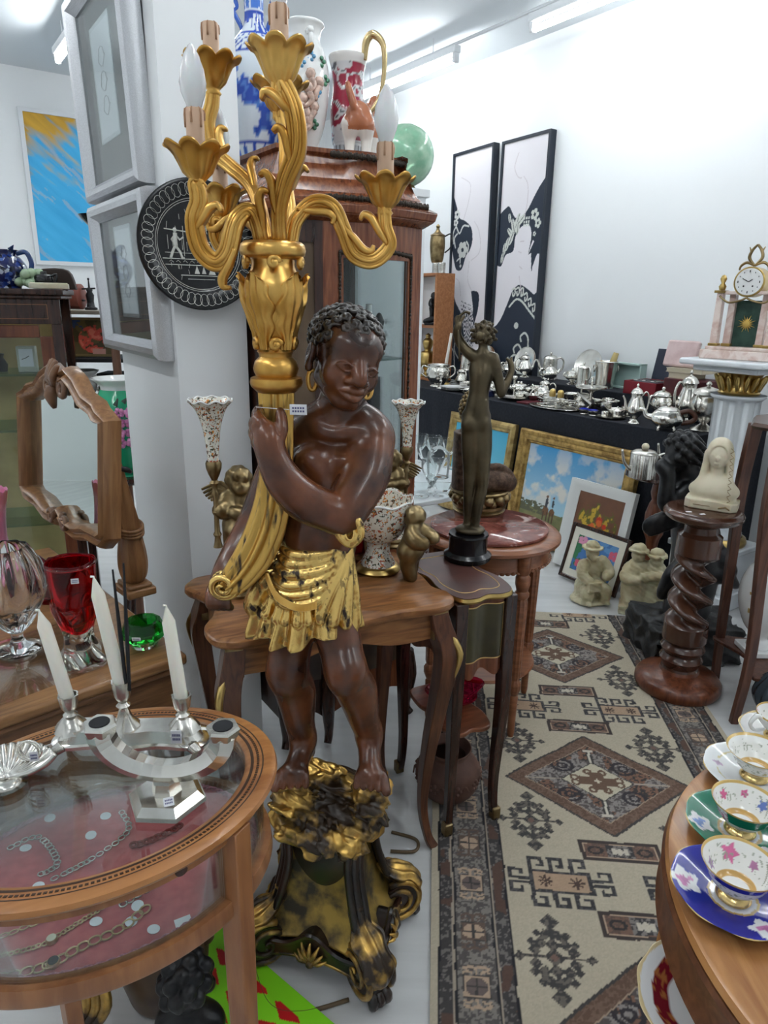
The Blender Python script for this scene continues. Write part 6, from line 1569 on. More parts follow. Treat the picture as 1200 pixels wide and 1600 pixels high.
for t in(0,1):
    e=hp_(t);g=G();hx6=lambda r:[(e.x+r*math.cos(a1+k*PI/3),e.y+r*math.sin(a1+k*PI/3))for k in range(6)]
    g.prism(hx6(.020),e.z-.002,e.z+.010,top=hx6(.024));g.prism(hx6(.024),e.z+.010,e.z+.014,top=hx6(.022));so=ob(g,'socket',SILVER,HX,W=True,sm=0)
    g=G();g.lathe([(0,e.z+.0146),(.0115,e.z+.0146),(.0125,e.z+.0150),(.0140,e.z+.0146)],20,(e.x,e.y,0));ob(g,'socket_hole',BLACKM,so,W=True)
tiny_tag(HX,b+Vector((.012,-.030,.020)),.014,.012,.4,-.9)
# ---- silver shell dish with ring handle cut by the left edge
p=at(10,1225,DTZ);SD=thing('shell_dish','silver shell shaped dish with ring handle at the left edge of the table','dish',p)
g=G()
for k in range(15):
    a=-1.2+2.4*k/14+1.9;g.tube([(0,0,.012),(.03*math.cos(a),.03*math.sin(a),.006),(.055*math.cos(a),.055*math.sin(a),.012),(.070*math.cos(a),.070*math.sin(a),.022)],[.003,.006,.0075,.006],7,sub=3)
g.lathe([(0,.004),(.03,.002),(.012,.008),(0,.008)],16);ob(g,'fluted_shell',SILVER,SD,sm=180)
for s in(0,1):
    g=G();q=ad(48-8*s,1172+5*s,p.y+.03)-p;g.tube([q+Vector((.016*math.cos(k*PI/10),.006*s,.016*math.sin(k*PI/10)))for k in range(20)],.0020,6,closed=True);ob(g,'ring_handle',SILVER,SD,sm=180)
tiny_tag(SD,ad(53,1182,p.y+.02),.012,.016,.2)

# ================================================================ dressing chest with swing mirror
DH=.72;B0=at(293,1022,DH);e1=Vector((-.735,-.678,0)).normalized();e2=Vector((-e1.y,e1.x,0));e2=e2 if e2.y>0 else-e2
angd=math.atan2(-e1.y,-e1.x)
CH1=thing('dressing_chest','golden oak dressing chest behind the jewellery table','chest',Vector((B0.x,B0.y,0))+e1*.25+e2*.5,angd)
g=G();g.box((0,0,DH-.014),(.50,1.0,.028));ob(g,'top_board',OAK,CH1,bev=.008)
g=G();g.box((0,0,DH-.037),(.485,.985,.018));ob(g,'top_moulding',WALNUT,CH1,bev=.006)
g=G();g.box((.01,0,(DH-.046)/2+.02),(.45,.95,DH-.046-.04));ob(g,'carcass',WALNUT,CH1,bev=.004)
g=G();g.box((0,-.477,.34),(.36,.006,.50));ob(g,'end_panel',OAKZ,CH1,bev=.003)
g=G();g.box((0,0,.02),(.47,.97,.04));ob(g,'plinth',WALNUT,CH1,bev=.004)
for k in range(3):
    g=G();g.box((-.222,0,.14+.20*k),(.012,.88,.18));dr_=ob(g,'drawer',OAK,CH1,bev=.004)
    for y in(-.25,.25):
        g=G();g.sph((-.238,y,.14+.20*k),.014,10);ob(g,'knob',BRASS,dr_)
p=at(40,1035,DH+.001);g=G();g.box((0,0,.003),(.34,.30,.005));ob(g,'glass_plate',pane_mat('smoked_plate',(.94,.92,.88),.03,top=.5),loc=p,rot=(0,0,angd+.1),label='sheet of plate glass lying on the oak chest',cat='glass plate')
# mirror
pR,pL=ad(170,848,1.735),ad(42,768,2.22);tR,tL=ad(181,660,1.735),ad(44,596,2.22)
rt=(pR-pL);rt.z=0;W_=rt.length;mid=(pR+pL+tR+tL)/4;Hm=((tR-pR).length+(tL-pL).length)/2
T=facing_T(mid,rt,Vector((0,0,1))+Vector((rt.y,-rt.x,0)).normalized()*-.10)
MI=place(thing('swing_mirror','carved oak swing mirror with scrolled crest standing on the chest','mirror'),T)
h2,w2=Hm/2,W_/2
half=[(0,h2*1.30),(w2*.20,h2*1.42),(w2*.38,h2*1.30),(w2*.55,h2*1.08),(w2*.78,h2*1.0),(w2*.84,h2*.92),(w2*1.0,h2*.86),(w2*1.0,0),(w2*1.0,-h2*.85),(w2*.90,-h2*.98),(w2*.60,-h2*1.0),(w2*.35,-h2*1.12),(w2*.15,-h2*1.10),(0,-h2*.95)]
path=half+[(-x,z)for x,z in half[-2:0:-1]]
sec=[(-1,-.2),(-.75,-.9),(-.45,-1.15),(-.2,-.7),(0,-.65),(.2,-1.1),(.55,-1.35),(.85,-1.0),(1,-.2),(1,.6),(-1,.6)]
g=G();g.tube([(x,0,z)for x,z in path],.024,sec=[(-b,a)for a,b in sec],up=(0,-1,0),closed=True);ob(g,'carved_frame',OAKZ,MI,sm=40)
g=G();n=len(path);g.add([(x*.99,.004,z*.99)for x,z in path]+[(x*.99,.010,z*.99)for x,z in path],[tuple(range(n)),tuple(range(2*n-1,n-1,-1))]);ob(g,'mirror_glass',MIRROR,MI,sm=0)
WC=mat('walnut_carving',(.13,.058,.028),.35,0,(.20,.10,.05),20,coat=.2)
for(cz,r,nm)in((h2*1.20,.030,'crest_scroll'),(-h2*1.02,.026,'lower_scroll')):
    for s in(-1,1):
        g=G();cx=.055*s;g.tube([(cx+s*r*(1-k/30)*math.cos(2.2+k*.38),-.022-.006*k/30,cz+r*(1-k/30)*math.sin(2.2+k*.38))for k in range(28)],[.010,.009,.007,.005],7);ob(g,nm,WC,MI,sm=180)
g=G()
for k in range(5):
    a=PI/2+(k-2)*.30;g.tube([(0,-.02,h2*1.15),(.03*math.cos(a),-.035,h2*1.15+.045*math.sin(a)),(.055*math.cos(a),-.026,h2*1.15+.085*math.sin(a))],[.010,.012,.006],7,sub=4)
g.tube([(0,-.03,h2*1.18),(0,-.036,h2*1.05),(0,-.026,h2*.84)],[.016,.020,.006],8,sub=4)
ob(g,'crest_leaf',WC,MI,sm=180)
# carved upright with reeded bulb
p0=at(212,925,DH+.001)
UPR=thing('mirror_upright','carved oak mirror upright with reeded bulb foot beside the pillar','mirror upright',p0,angd)
g=G();g.box((0,0,.012),(.085,.105,.024));g.box((0,0,.030),(.070,.090,.012));ob(g,'foot_block',OAK,UPR,bev=.005)
g=G();pr=[(.026,.036),(.036,.05),(.042,.085),(.040,.125),(.034,.165),(.030,.19)];g.lathe([(float(a),float(b))for a,b in cr(pr,4)],60,rm=lambda a,t:1-.06*abs(math.sin(7*a)));bl=ob(g,'reeded_bulb',OAKZ,UPR,sm=50)
g=G()
for k in range(3):g.tube([(.035*math.cos(a),.035*math.sin(a),.188+.009*k+.012*math.sin(a))for a in[q*PI/12 for q in range(24)]],.0055,6,closed=True)
ob(g,'wrapped_bands',OAKZ,bl,sm=180)
topz=ad(183,712,p0.y).z-p0.z
g=G();g.tube([(0,0,.19),(-.010,0,.25),(-.030,0,topz-.03),(-.034,0,topz)],[.028,.026,.022,.018],sec=[(-1,-.8),(1,-.8),(1,.8),(-1,.8)],sub=4,up=(1,0,0));ob(g,'tapering_arm',OAKZ,UPR,sm=40,bev=.004)
g=G();g.sph((-.036,-.022,topz+.004),(.022,.020,.020),14);ob(g,'turned_knob',mat('walnut_carving',(0,0,0)),UPR,sm=180)
g=G();g.tube([(-.030,-.03,topz-.026),(-.010,-.04,topz-.030),(.004,-.036,topz-.040)],[.006,.008,.005],7,sub=3);ob(g,'pivot_screw',DBRONZE,UPR,sm=180)
# ---- art glass on the chest
def glass(name,prof,n,m,loc,label,cat,rm=None,sub=6,par=None,rz=0,th=True):
    g=G();P=[(max(0,float(a)),float(b))for a,b in cr(prof,sub)];g.lathe(P,n,rm=rm)
    return ob(g,name,m,par,loc=loc,rot=(0,0,rz),sm=60,label=label,cat=cat)
p=at(128,1030,DH+.001);RG=thing('ruby_vase','twisted ruby glass vase with clear foot on the oak chest','vase',p)
tw=lambda amp,n,k:(lambda a,t:1+amp*math.sin(n*(a+k*t)))
g=G();g.lathe([(max(0,float(a)),float(b))for a,b in cr([(0,.075),(.022,.078),(.038,.105),(.050,.16),(.055,.225),(.054,.245),(.050,.245),(.045,.16),(.030,.11),(0,.095)],6)],60,rm=tw(.045,4,2.0));ob(g,'ruby_body',GLASSR,RG,sm=180)
g=G();g.lathe([(max(0,float(a)),float(b))for a,b in cr([(0,0),(.048,0),(.052,.010),(.036,.04),(.030,.075),(.046,.13),(.050,.15)],6)],60,rm=tw(.14,4,2.0));ob(g,'clear_foot',GLASSC,RG,sm=180)
g=G();g.tube([(.054*math.cos(a),.054*math.sin(a),.245)for a in[k*PI/24 for k in range(48)]],.003,6,closed=True);ob(g,'rim',GLASSC,RG,sm=180)
tiny_tag(RG,p+Vector((.030,-.050,.222)),.016,.012,.3)
p=at(85,935,DH+.001);FG=thing('flame_glass','deep red flared art glass dish behind the ruby vase','dish',p)
g=G()
for(ax,ay,L)in((-.10,.02,.12),(.10,-.01,.14),(.02,.05,.08)):
    g.tube([(0,0,.05),(ax*.5,ay*.5,.10),(ax,ay,L)],[.040,.034,.004],14,sub=6,flat=.45)
g.lathe([(0,0),(.045,0),(.04,.02),(.02,.045),(.02,.06)],24);ob(g,'red_petals',GLASSRD,FG,sm=180)
p=at(30,1015,DH+.007);SW=thing('swirl_vase','large clear swirled glass vase at the left edge on the chest','vase',p)
g=G();g.lathe([(max(0,float(a)),float(b))for a,b in cr([(.018,.05),(.040,.075),(.066,.12),(.078,.17),(.070,.225),(.050,.262),(.048,.258),(.066,.22),(.073,.17),(.060,.12),(0,.07)],6)],72,rm=tw(.05,10,1.0));ob(g,'swirled_bowl',GLASSC,SW,sm=180)
g=G();g.lathe([(0,0),(.050,0),(.052,.006),(.020,.018),(.012,.035),(.018,.055)],36);ob(g,'glass_foot',GLASSC,SW,sm=60)
p=at(226,1008,DH+.001);GBL=thing('green_bowl','faceted green glass bowl with price label on the oak chest','bowl',p)
g=G();g.lathe([(0,0),(.030,0),(.036,.012),(.050,.028)],10);ob(g,'clear_base',GLASSC,GBL,sm=0)
g=G();g.lathe([(.049,.026),(.054,.042),(.043,.068),(.036,.070),(.030,.060),(.040,.04),(0,.026)],10);ob(g,'green_body',GLASSG,GBL,sm=0)
tiny_tag(GBL,p+Vector((.002,-.054,.044)),.020,.010,.0,.25)
p=at(2,905,DH+.001);PK=thing('pink_vase','frosted pink glass vase cut by the left edge of the picture','vase',p)
PINK=mat('pink_opaline',S(226,132,168),.18,0,S(236,160,190),6,coat=.5,sub=.15);g=G()
g.lathe([(max(0,float(a)),float(b))for a,b in cr([(0,0),(.055,0),(.064,.02),(.060,.05),(.040,.075),(.042,.09),(.038,.105),(.034,.14),(.040,.21),(.050,.27),(.052,.272),(.034,.2),(0,.15)],6)],48,rm=lambda a,t:(1,.003*math.cos(14*a)if .5<t<.85 else 0));ob(g,'vase_body',PINK,PK,sm=180)
g=G()
for k in range(12):g.sph((.036*math.cos(-1.2+.12*(k%4)),.036*math.sin(-1.2+.12*(k%4))-.006,.17+.018*(k//4)),(.006,.004,.006),6)
ob(g,'raised_blossoms',mat('deep_pink',S(206,92,140),.3),PK,sm=180)

# ================================================================ things on the floor under the jewellery table
p=at(262,1545,0.0);JR=thing('stoneware_jar','brown stoneware jar on the floor under the jewellery table','jar',p)
g=G();g.lathe([(max(0,float(a)),float(b))for a,b in cr([(0,0),(.07,0),(.09,.05),(.10,.12),(.085,.18),(.05,.21),(.05,.225),(.06,.235),(.045,.235),(0,.2)],5)],40);ob(g,'jar_body',mat('brown_glaze',S(86,66,48),.35,0,S(66,48,36),10),JR,sm=60)
for s in(-1,1):
    g=G();g.tube([(s*.078,0,.19),(s*.105,0,.195),(s*.11,0,.16),(s*.094,0,.14)],.008,8,sub=4);ob(g,'ear_handle',MATS['brown_glaze'],JR,sm=180)
p=at(300,1640,0.0);HB=thing('dark_bust','small black bronze child bust under the jewellery table','bust',p)
F=Field((-.10,-.10,.0),(.10,.10,.26),.0035);F.ell((0,0,.19),(.045,.05,.055),.01);F.cone((0,0,.14),(0,0,.10),.024,.03,.015);F.ell((0,.005,.075),(.075,.05,.045),.03)
for i in range(22):a=i*2.4;z=1-1.3*(i+.5)/22;F.ell((.045*math.sqrt(max(0,1-z*z))*math.cos(a),.05*math.sqrt(max(0,1-z*z))*math.sin(a),.195+.052*z),.017,.006)
F.ell((0,-.05,.185),(.010,.012,.011),.008);ob(F.mesh('bust'),'bust',DBRONZE,HB,sm=180)
g=G();g.lathe([(0,0),(.055,0),(.055,.012),(.04,.02),(.035,.045),(0,.05)],28);ob(g,'socle',DBRONZE,HB,sm=40)
p=at(150,1640,0.0);GO=thing('gilt_scroll','carved gilt scroll bracket on the floor under the jewellery table','bracket',p)
g=G()
for o in(-.02,0,.02):g.tube([(-.03+o,0,.0),(-.02+o,-.02,.07),(.02+o,-.01,.14),(.0+o,.01,.20),(-.02+o,0,.23)],[.016,.013,.012,.011,.009],8,sub=5)
g.tube([(.035*(1-k/26)*math.cos(k*.4)-.0,-.02,.055+.035*(1-k/26)*math.sin(k*.4))for k in range(24)],.008,7);ob(g,'scroll',GOLDD,GO,sm=180)
g=G();g.box((0,0,.006),(.12,.07,.012));ob(g,'bracket_plate',GOLDD,GO,bev=.003)
def harl(X,Y,C):
    C[:]=S(140,226,40);a,b=X/.056+Y/.105,X/.056-Y/.105
    m=(np.floor(a)+np.floor(b))%2==0;m&=(np.abs(a%1-.5)<.40)&(np.abs(b%1-.5)<.40);C[m&(X<.035)]=S(196,30,34)
p=at(450,1575,.004);dxy=(at(352,1480,0)-at(505,1615,0));dxy.z=0
HP=thing('harlequin_panel','bright green panel with red diamonds lying on the floor by the statue base','panel',p+Vector((-.10,.03,0)),math.atan2(dxy.y,dxy.x)-PI/2)
canvas('printed_face',.15,.42,60,160,harl,HP,.35,Matrix.Translation((0,0,.0062)),flat=True);g=G();g.box((0,0,.003),(.152,.422,.006));ob(g,'board',mat('lime_board',S(130,214,44),.5),HP)

# ================================================================ left background
# glazed bookcase-like cabinet with things on top
c0=ad(90,452,3.0);LA=.30;LR=Vector((math.cos(LA),math.sin(LA),0));LB=Vector((-LR.y,LR.x,0));LH=c0.z;LW=.70;LD=.36
LC=thing('dark_glazed_cabinet','dark mahogany glazed cabinet with inlaid frieze at the left edge','cabinet',Vector((c0.x,c0.y,0))-LR*(LW/2)+LB*(LD/2),LA)
g=G();g.box((0,0,LH-.012),(LW+.04,LD+.04,.024));g.box((0,0,LH-.032),(LW+.02,LD+.02,.016));ob(g,'cornice',DMAHOG,LC,bev=.005)
g=G();g.box((0,-LD/2+.012,LH-.090),(LW,.024,.10));fz=ob(g,'frieze',DMAHOG,LC,bev=.002)
g=G();g.frame(LW-.10,.055,[(0,.001),(.002,.001),(.002,-.001),(0,-.001)],Matrix.Translation((0,-LD/2-.0005,LH-.09)));g.sph((-.08,-LD/2,LH-.09),(.012,.001,.016),8)
for s in(-1,1):g.tube([(-.08,-LD/2,LH-.09),(-.08+s*.03,-LD/2,LH-.08),(-.08+s*.06,-LD/2,LH-.092)],[.005,.006,.002],5,sub=3)
ob(g,'inlay',mat('amber_inlay',S(150,96,56),.4),fz)
for x in(-LW/2+.02,LW/2-.02):
    g=G();g.box((x,-LD/2+.02,LH/2-.07),(.040,.04,LH-.14));ob(g,'front_post',DMAHOG,LC,bev=.003);g=G();g.box((x,LD/2-.02,LH/2-.02),(.04,.04,LH-.04));ob(g,'rear_post',DMAHOG,LC)
for x in(-LW/2+.065,LW/2-.065):
    g=G();g.box((x,-LD/2+.012,LH/2-.06),(.05,.022,LH-.26));ob(g,'door_stile',MAHOG,LC,bev=.003)
for z in(LH-.17,.12):
    g=G();g.box((0,-LD/2+.012,z),(LW-.18,.022,.05));ob(g,'door_rail',MAHOG,LC,bev=.003)
g=G();g.box((0,-LD/2+.012,(LH-.05)/2),(LW-.18,.004,LH-.34));ob(g,'door_glass',PANE,LC)
g=G();g.box((0,LD/2-.006,LH/2),(LW-.06,.012,LH-.06));ob(g,'lining',mat('ochre_lining',S(206,180,124),.8,0,S(184,158,106),5),LC)
for z in(.08,.55,.98,1.22):
    g=G();g.box((0,.01,z),(LW-.08,LD-.06,.010));ob(g,'shelf',pane_mat('shelf_glass',(1,1,1))if z>.1 else DMAHOG,LC)
def cabp(x,y,z):return LC.location+LR*x+LB*y+Vector((0,0,z))
zs=1.2255
CK=thing('carriage_clock','small white dialled clock behind glass in the dark cabinet','clock',cabp(.18,-.05,zs),LA)
g=G();g.box((0,0,.055),(.075,.05,.11));ob(g,'case',mat('ivory_case',S(190,190,176),.4),CK,bev=.003);g=G();g.box((0,-.026,.062),(.055,.002,.075));f_=ob(g,'dial',PAPER,CK)
g=G();g.tube([(0,-.0275,.062),(.012,-.0275,.070)],.0014,4);g.tube([(0,-.0275,.062),(-.018,-.0275,.055)],.0012,4);ob(g,'hands',BLACKM,f_)
g=G();g.lathe([(0,0),(.03,0),(.035,.03),(.02,.06),(.025,.075),(0,.08)],20);ob(g,'dark_pot',DBRONZE,loc=cabp(.06,-.02,zs),label='dark covered pot left of the clock inside the cabinet',cat='pot')
g=G();g.box((0,0,.02),(.03,.006,.04));ob(g,'white_card',PAPER,loc=cabp(.26,-.06,zs),rot=(0,0,LA),label='small white card right of the clock inside the cabinet',cat='card')
# on the cabinet top
def ctop(px,py=446):d=ad(px,py,3.08);return Vector((d.x,d.y,LH+.0005))
p=ctop(14);BJ=thing('blue_jug','dark blue patterned jug on the dark glazed cabinet','jug',p)
BJM=speckle('blue_jug_glaze',S(18,30,84),[S(70,100,170),S(190,200,215),S(30,60,140),S(14,20,50)],60,.12,.5);g=G()
g.lathe([(max(0,float(a)),float(b))for a,b in cr([(0,0),(.045,0),(.05,.01),(.075,.05),(.080,.085),(.06,.12),(.045,.135),(.05,.15),(.046,.15),(0,.1)],5)],40);ob(g,'jug_body',BJM,BJ,sm=60)
g=G();g.tube([(.05,0,.14),(.09,0,.145),(.108,0,.10),(.09,0,.055),(.072,0,.05)],.010,10,sub=5);ob(g,'handle',mat('navy_glaze',S(30,60,110),.15,coat=.4),BJ,sm=180)
g=G();g.tube([(.04,-.02,.148),(.055,-.03,.170),(.035,-.03,.155)],[.006,.004,.006],6);g.tube([(-.03,0,.14),(-.06,0,.17),(-.085,0,.178)],[.02,.016,.008],10,sub=4);ob(g,'spout',MATS['navy_glaze'],BJ,sm=180)
p=ctop(44);GP=thing('glass_grapes','bunch of pale green glass grapes beside the blue jug','ornament',p)
GRM=mat('jade_glass',S(164,196,156),.15,0,S(190,214,180),10,trans=.2,coat=.4)
for i in range(26):
    a=i*2.4;r=.05*math.sqrt((i%13+.5)/13);z=.022+(.030 if i>=13 else 0)+.012*hsh(i,1);g=G();g.sph((0,0,0),.0205,10)
    ob(g,'grape',GRM,GP,loc=(r*1.3*math.cos(a),r*math.sin(a)*.8,z),sm=180)
p=ctop(70);g=G();g.lathe([(max(0,float(a)),float(b))for a,b in cr([(0,0),(.025,0),(.04,.03),(.035,.055),(.015,.06),(.012,.07),(0,.072)],4)],24);g.tube([(.03,0,.05),(.055,0,.06),(.05,0,.03)],.005,6,sub=3);g.tube([(-.03,0,.03),(-.055,0,.06)],[.008,.004],6);ob(g,'black_pot',BLACK,loc=p,sm=60,label='small black spouted pot right of the glass grapes',cat='pot')
p=ctop(78)+LB*.12+Vector((0,0,.02));g=G();g.prism([(x,z)for x,z in cr([(-.09,0),(-.07,.06),(-.04,.085),(.07,.08),(.10,0)],4)],-.012,.012,T=Matrix.Rotation(PI/2,4,'X'));ob(g,'leather_satchel',mat('dark_leather2',S(52,38,32),.5),loc=Vector((p.x,p.y,LH+.0005)),sm=40,bev=.004,label='dark leather case standing at the back of the cabinet top',cat='case')
p=ctop(80)-LB*.06;g=G();g.box((0,0,.011),(.15,.04,.020));g.box((0,0,.023),(.14,.036,.004));ob(g,'ivory_box',CREAM,loc=p,rot=(0,0,LA),bev=.003,label='long narrow ivory box at the front of the cabinet top',cat='box')
# open shelf to the right of it, reaching to the floor
q0=ad(92,487,3.56);SX=Vector((q0.x+.22,q0.y,0))
def shz(py):return ad(120,py,3.56).z
SHU=thing('open_shelf','narrow dark open shelf beside the dark glazed cabinet','shelf',SX,.12)
SZ=[shz(484),shz(556),shz(640)]
for z in SZ:
    g=G();g.box((0,0,z-.009),(.52,.30,.018));ob(g,'shelf_board',mat('shelf_grey',S(150,140,128),.5)if z==SZ[0]else BLACKM,SHU,bev=.002)
for x in(-.25,.25):
    for y in(-.14,.14):
        g=G();g.tube([(x,y,0),(x,y,SZ[0]-.018)],.007,8);ob(g,'upright_rod',BLACKM,SHU)
def shp(px,k,dy=0.0):d=ad(px,487,3.56+dy);return Vector((d.x,d.y,SZ[k]+.0005))
p=shp(108,0);g=G();g.tube([(-.075,0,.062),(-.07,0,.062),(.07,0,.062),(.075,0,.062)],[.052,.060,.060,.052],28);ob(g,'leather_canister',mat('red_brown_leather',S(126,62,46),.4,0,S(108,50,38),7),loc=p,sm=40,label='red brown leather cylinder lying on the open shelf',cat='case')
p=shp(143,0);BS=thing('bronze_statuette','slim dark bronze statuette with scales at the shelf end','statuette',p)
g=G();g.lathe([(0,0),(.03,0),(.03,.01),(.02,.015),(.016,.04),(.02,.07),(.012,.085),(.016,.095),(.008,.105),(0,.107)],14);g.tube([(0,0,.10),(0,0,.14)],[.006,.003],6);g.sph((0,0,.145),.006,8);ob(g,'figure',DBRONZE,BS,sm=60)
g=G();g.tube([(-.045,0,.098),(.03,0,.102)],.004,6);g.tube([(-.04,0,.098),(-.04,0,.05)],.002,4);g.sph((-.04,0,.045),(.018,.018,.006),8);ob(g,'balance_beam',DBRONZE,BS)
p=shp(106,1);g=G();g.box((0,0,.07),(.15,.10,.14));ob(g,'pewter_box',mat('pewter',(.38,.39,.41),.4,.8),loc=p,bev=.006,label='plain grey metal box on the middle shelf',cat='box')
p=shp(140,1,-.05)
def flowers(X,Y,C):
    C[:]=S(106,92,60);n=fbm(X,Y,22,91,3);C[n>.55]=S(78,70,46);C[(Y>.03)&(X<0)&(fbm(X,Y,30,93)>.5)]=S(44,70,120)
    r=np.hypot(X-.01,(Y+.01)*1.1);p=fbm(X,Y,34,95,3);C[(r<.075)&(p>.42)]=S(222,88,74);C[(r<.07)&(p>.58)]=S(238,130,112);C[(Y<-.055)&(np.abs(X-.03)<.03)]=S(214,160,150)
FP=place(thing('flower_picture','small picture of red flowers leaning behind the white china urn','picture'),facing_T(p+Vector((0,0,.095)),(1,.15,0),(0.12,.25,1)))
canvas('painted_card',.20,.17,60,50,flowers,FP,.5);g=G();g.frame(.195,.165,[(0,.006),(.012,.006),(.012,-.01),(0,-.01)]);ob(g,'frame',mat('olive_gilt',S(136,118,76),.45),FP,sm=0)
g=G();g.box((0,.006,0),(.2,.006,.17));ob(g,'backing',BLACKM,FP)
p=shp(122,2)+Vector((0,-.06,0));CU=thing('china_urn','white china urn with moulded foliage on the lower shelf','urn',p)
g=G();hz=SZ[1]-SZ[2];g.lathe([(max(0,float(a)),float(b))for a,b in cr([(0,0),(.05,0),(.03,.03),(.035,.06),(.065,.10),(.075,.14),(.06,.17),(.085,.20),(.08,.203),(0,.15)],5)],30,rm=lambda a,t:1+.05*math.sin(6*a)*(t>.3));ob(g,'urn_body',PORC,CU,sm=60)
for s in(-1,1):
    g=G();g.tube([(s*.065,0,.17),(s*.10,0,.18),(s*.11,0,.14),(s*.08,0,.11)],.009,8,sub=4);g.sph((s*.1,0,.175),.014,8);ob(g,'handle',PORC,CU,sm=180)
p=shp(166,2);g=G();g.box((0,0,.09),(.10,.14,.18));g.box((0,0,.187),(.106,.146,.014));ob(g,'black_case',BLACKM,loc=p,bev=.006,label='black box under the flower picture on the lower shelf',cat='box')
# torchiere floor lamp
lb=ad(150,345,3.05);FLM=thing('torchiere_lamp','wooden floor lamp with black bowl shade beside the silver frames','lamp',Vector((lb.x+.03,lb.y,0)))
zt=lb.z+.02;g=G();g.lathe([(0,0),(.13,0),(.13,.012),(.03,.03),(.02,.05)],32);ob(g,'base',DMAHOG,FLM);g=G();g.tube([(0,0,.04),(0,0,zt-.09)],[.020,.017],12);ob(g,'pole',wood('lamp_wood',(.10,.04,.022),(.17,.075,.04),.4,'z'),FLM);g=G();g.lathe([(.018,zt-.10),(.022,zt-.095),(.022,zt-.07),(.018,zt-.06)],16);ob(g,'chrome_collar',SILVER,FLM)
g=G();g.lathe([(.02,zt-.06),(.05,zt-.05),(.085,zt-.015),(.095,zt),(.09,zt),(.05,zt-.04),(0,zt-.05)],36);ob(g,'bowl_shade',BLACK,FLM,sm=60)
# green vase with pink flowers on a dark stand
p=ad(200,738,2.78);GS=Vector((p.x,p.y,0))
SN=thing('dark_stand','dark wooden stand under the green vase beside the pillar','stand',GS)
g=G();g.lathe([(0,p.z-.025),(.13,p.z-.025),(.14,p.z-.012),(.13,p.z),(0,p.z)],36);ob(g,'stand_top',DMAHOG,SN)
for k in range(3):
    a=2*PI*k/3+.5;g=G();g.tube([(.09*math.cos(a),.09*math.sin(a),p.z-.02),(.06*math.cos(a),.06*math.sin(a),p.z*.55),(.12*math.cos(a),.12*math.sin(a),.012)],[.016,.013,.012],8,sub=5);ob(g,'leg',DMAHOG,SN,sm=180)
GV=thing('green_vase','jade green vase with white rim and pink raised blossoms beside the pillar','vase',Vector((p.x,p.y,p.z+.0005)))
hV=ad(200,592,2.78).z-p.z;k_=hV/.34
g=G();g.lathe([(max(0,float(a)*k_),float(b)*k_)for a,b in cr([(0,0),(.07,0),(.075,.01),(.10,.08),(.108,.17),(.10,.24),(.075,.29),(.068,.305)],6)],48);ob(g,'vase_body',mat('jade_glaze',S(40,176,128),.15,0,S(30,160,112),4,coat=.5),GV,sm=60)
g=G();g.lathe([(float(a)*k_,float(b)*k_)for a,b in cr([(.066,.302),(.07,.32),(.095,.34),(.090,.342),(.06,.32),(.055,.28)],5)],48,rm=lambda a,t:1+.02*math.sin(12*a));ob(g,'white_rim',PORC,GV,sm=60)
PETAL=mat('pink_petal',S(220,150,196),.3,0,S(176,96,150),30)
for i in range(16):
    a=math.radians(-75+(i%4)*17);z=(.13+.035*(i//4))*k_;r=.110*k_;g=G();c=Vector((r*math.cos(a),r*math.sin(a),z));t=Vector((-math.sin(a),math.cos(a),0))
    for j in range(5):b=2*PI*j/5+i;g.sph(c+t*.012*math.cos(b)+Vector((0,0,.012*math.sin(b))),.010,7)
    ob(g,'blossom',PETAL,GV,sm=180)
g=G()
for i in range(5):a=math.radians(-80+i*14);g.tube([(.11*k_*math.cos(a),.11*k_*math.sin(a),(.26+.01*i)*k_),(.115*k_*math.cos(a+.1),.115*k_*math.sin(a+.1),.285*k_)],[.010,.003],6,flat=.4)
ob(g,'leaves',mat('dark_leaf',S(70,90,80),.4),GV,sm=180)
p=shp(196,2,-.1);g=G();g.lathe([(max(0,float(a)),float(b))for a,b in cr([(0,0),(.05,0),(.07,.03),(.06,.07),(.03,.09),(0,.1)],4)],9,rm=lambda a,t:1+.1*math.sin(4*a));ob(g,'white_shell',PORC,loc=Vector((p.x-.03,p.y,SZ[2]+.0005)),sm=0,label='crumpled white china ornament at the shelf end beside the pillar',cat='ornament')
# ================================================================ long table of silver along the right wall
TZ=.88;TU0,TU1,TV0,TV1=3.46,4.22,2.08,5.35
ST_=thing('silver_table','long table draped in black cloth along the right wall','table',uv((TU0+TU1)/2,(TV0+TV1)/2,0),ROOM_ANG)
hu,hv=(TU1-TU0)/2,(TV1-TV0)/2
g=G();g.box((0,0,TZ-.008),(2*hu,2*hv,.016));ob(g,'cloth_top',CLOTHB,ST_,bev=.006)
def fall(a,b,n,name):
    a,b=Vector(a),Vector(b);d=(b-a);nn=Vector((d.y,-d.x)).normalized();L=d.length;g=G()
    g.grid(lambda s,t:tuple((a+d*s)+nn*(.004+(.012*math.sin(s*L*17)+.008*math.sin(s*L*41+1))*t))+((TZ-.004)*(1-t)+.004*t,),n,10);ob(g,name,CLOTHB,ST_,sm=180)
fall((-hu,-hv),(hu,-hv),40,'cloth_end');fall((-hu,hv),(-hu,-hv),160,'cloth_front')
for x in(-hu+.05,hu-.05):
    for y in(-hv+.06,hv-.06):
        g=G();g.box((x,y,(TZ-.016)/2),(.05,.05,TZ-.016));ob(g,'leg',DMAHOG,ST_)
RZ=1.0
g=G();g.box((0,0,(RZ-TZ)/2),(.26,2.38,RZ-TZ-.001));ob(g,'black_riser',CLOTHB,loc=uv(3.995,3.42,TZ+.0005),rot=(0,0,ROOM_ANG),bev=.006,label='black cloth covered step at the back of the silver table',cat='riser')
g=G();
def on_t(px,py,z=TZ):return at(px,py,z)+Vector((0,0,.0008))
FIX=[SILVER,SILVERD]
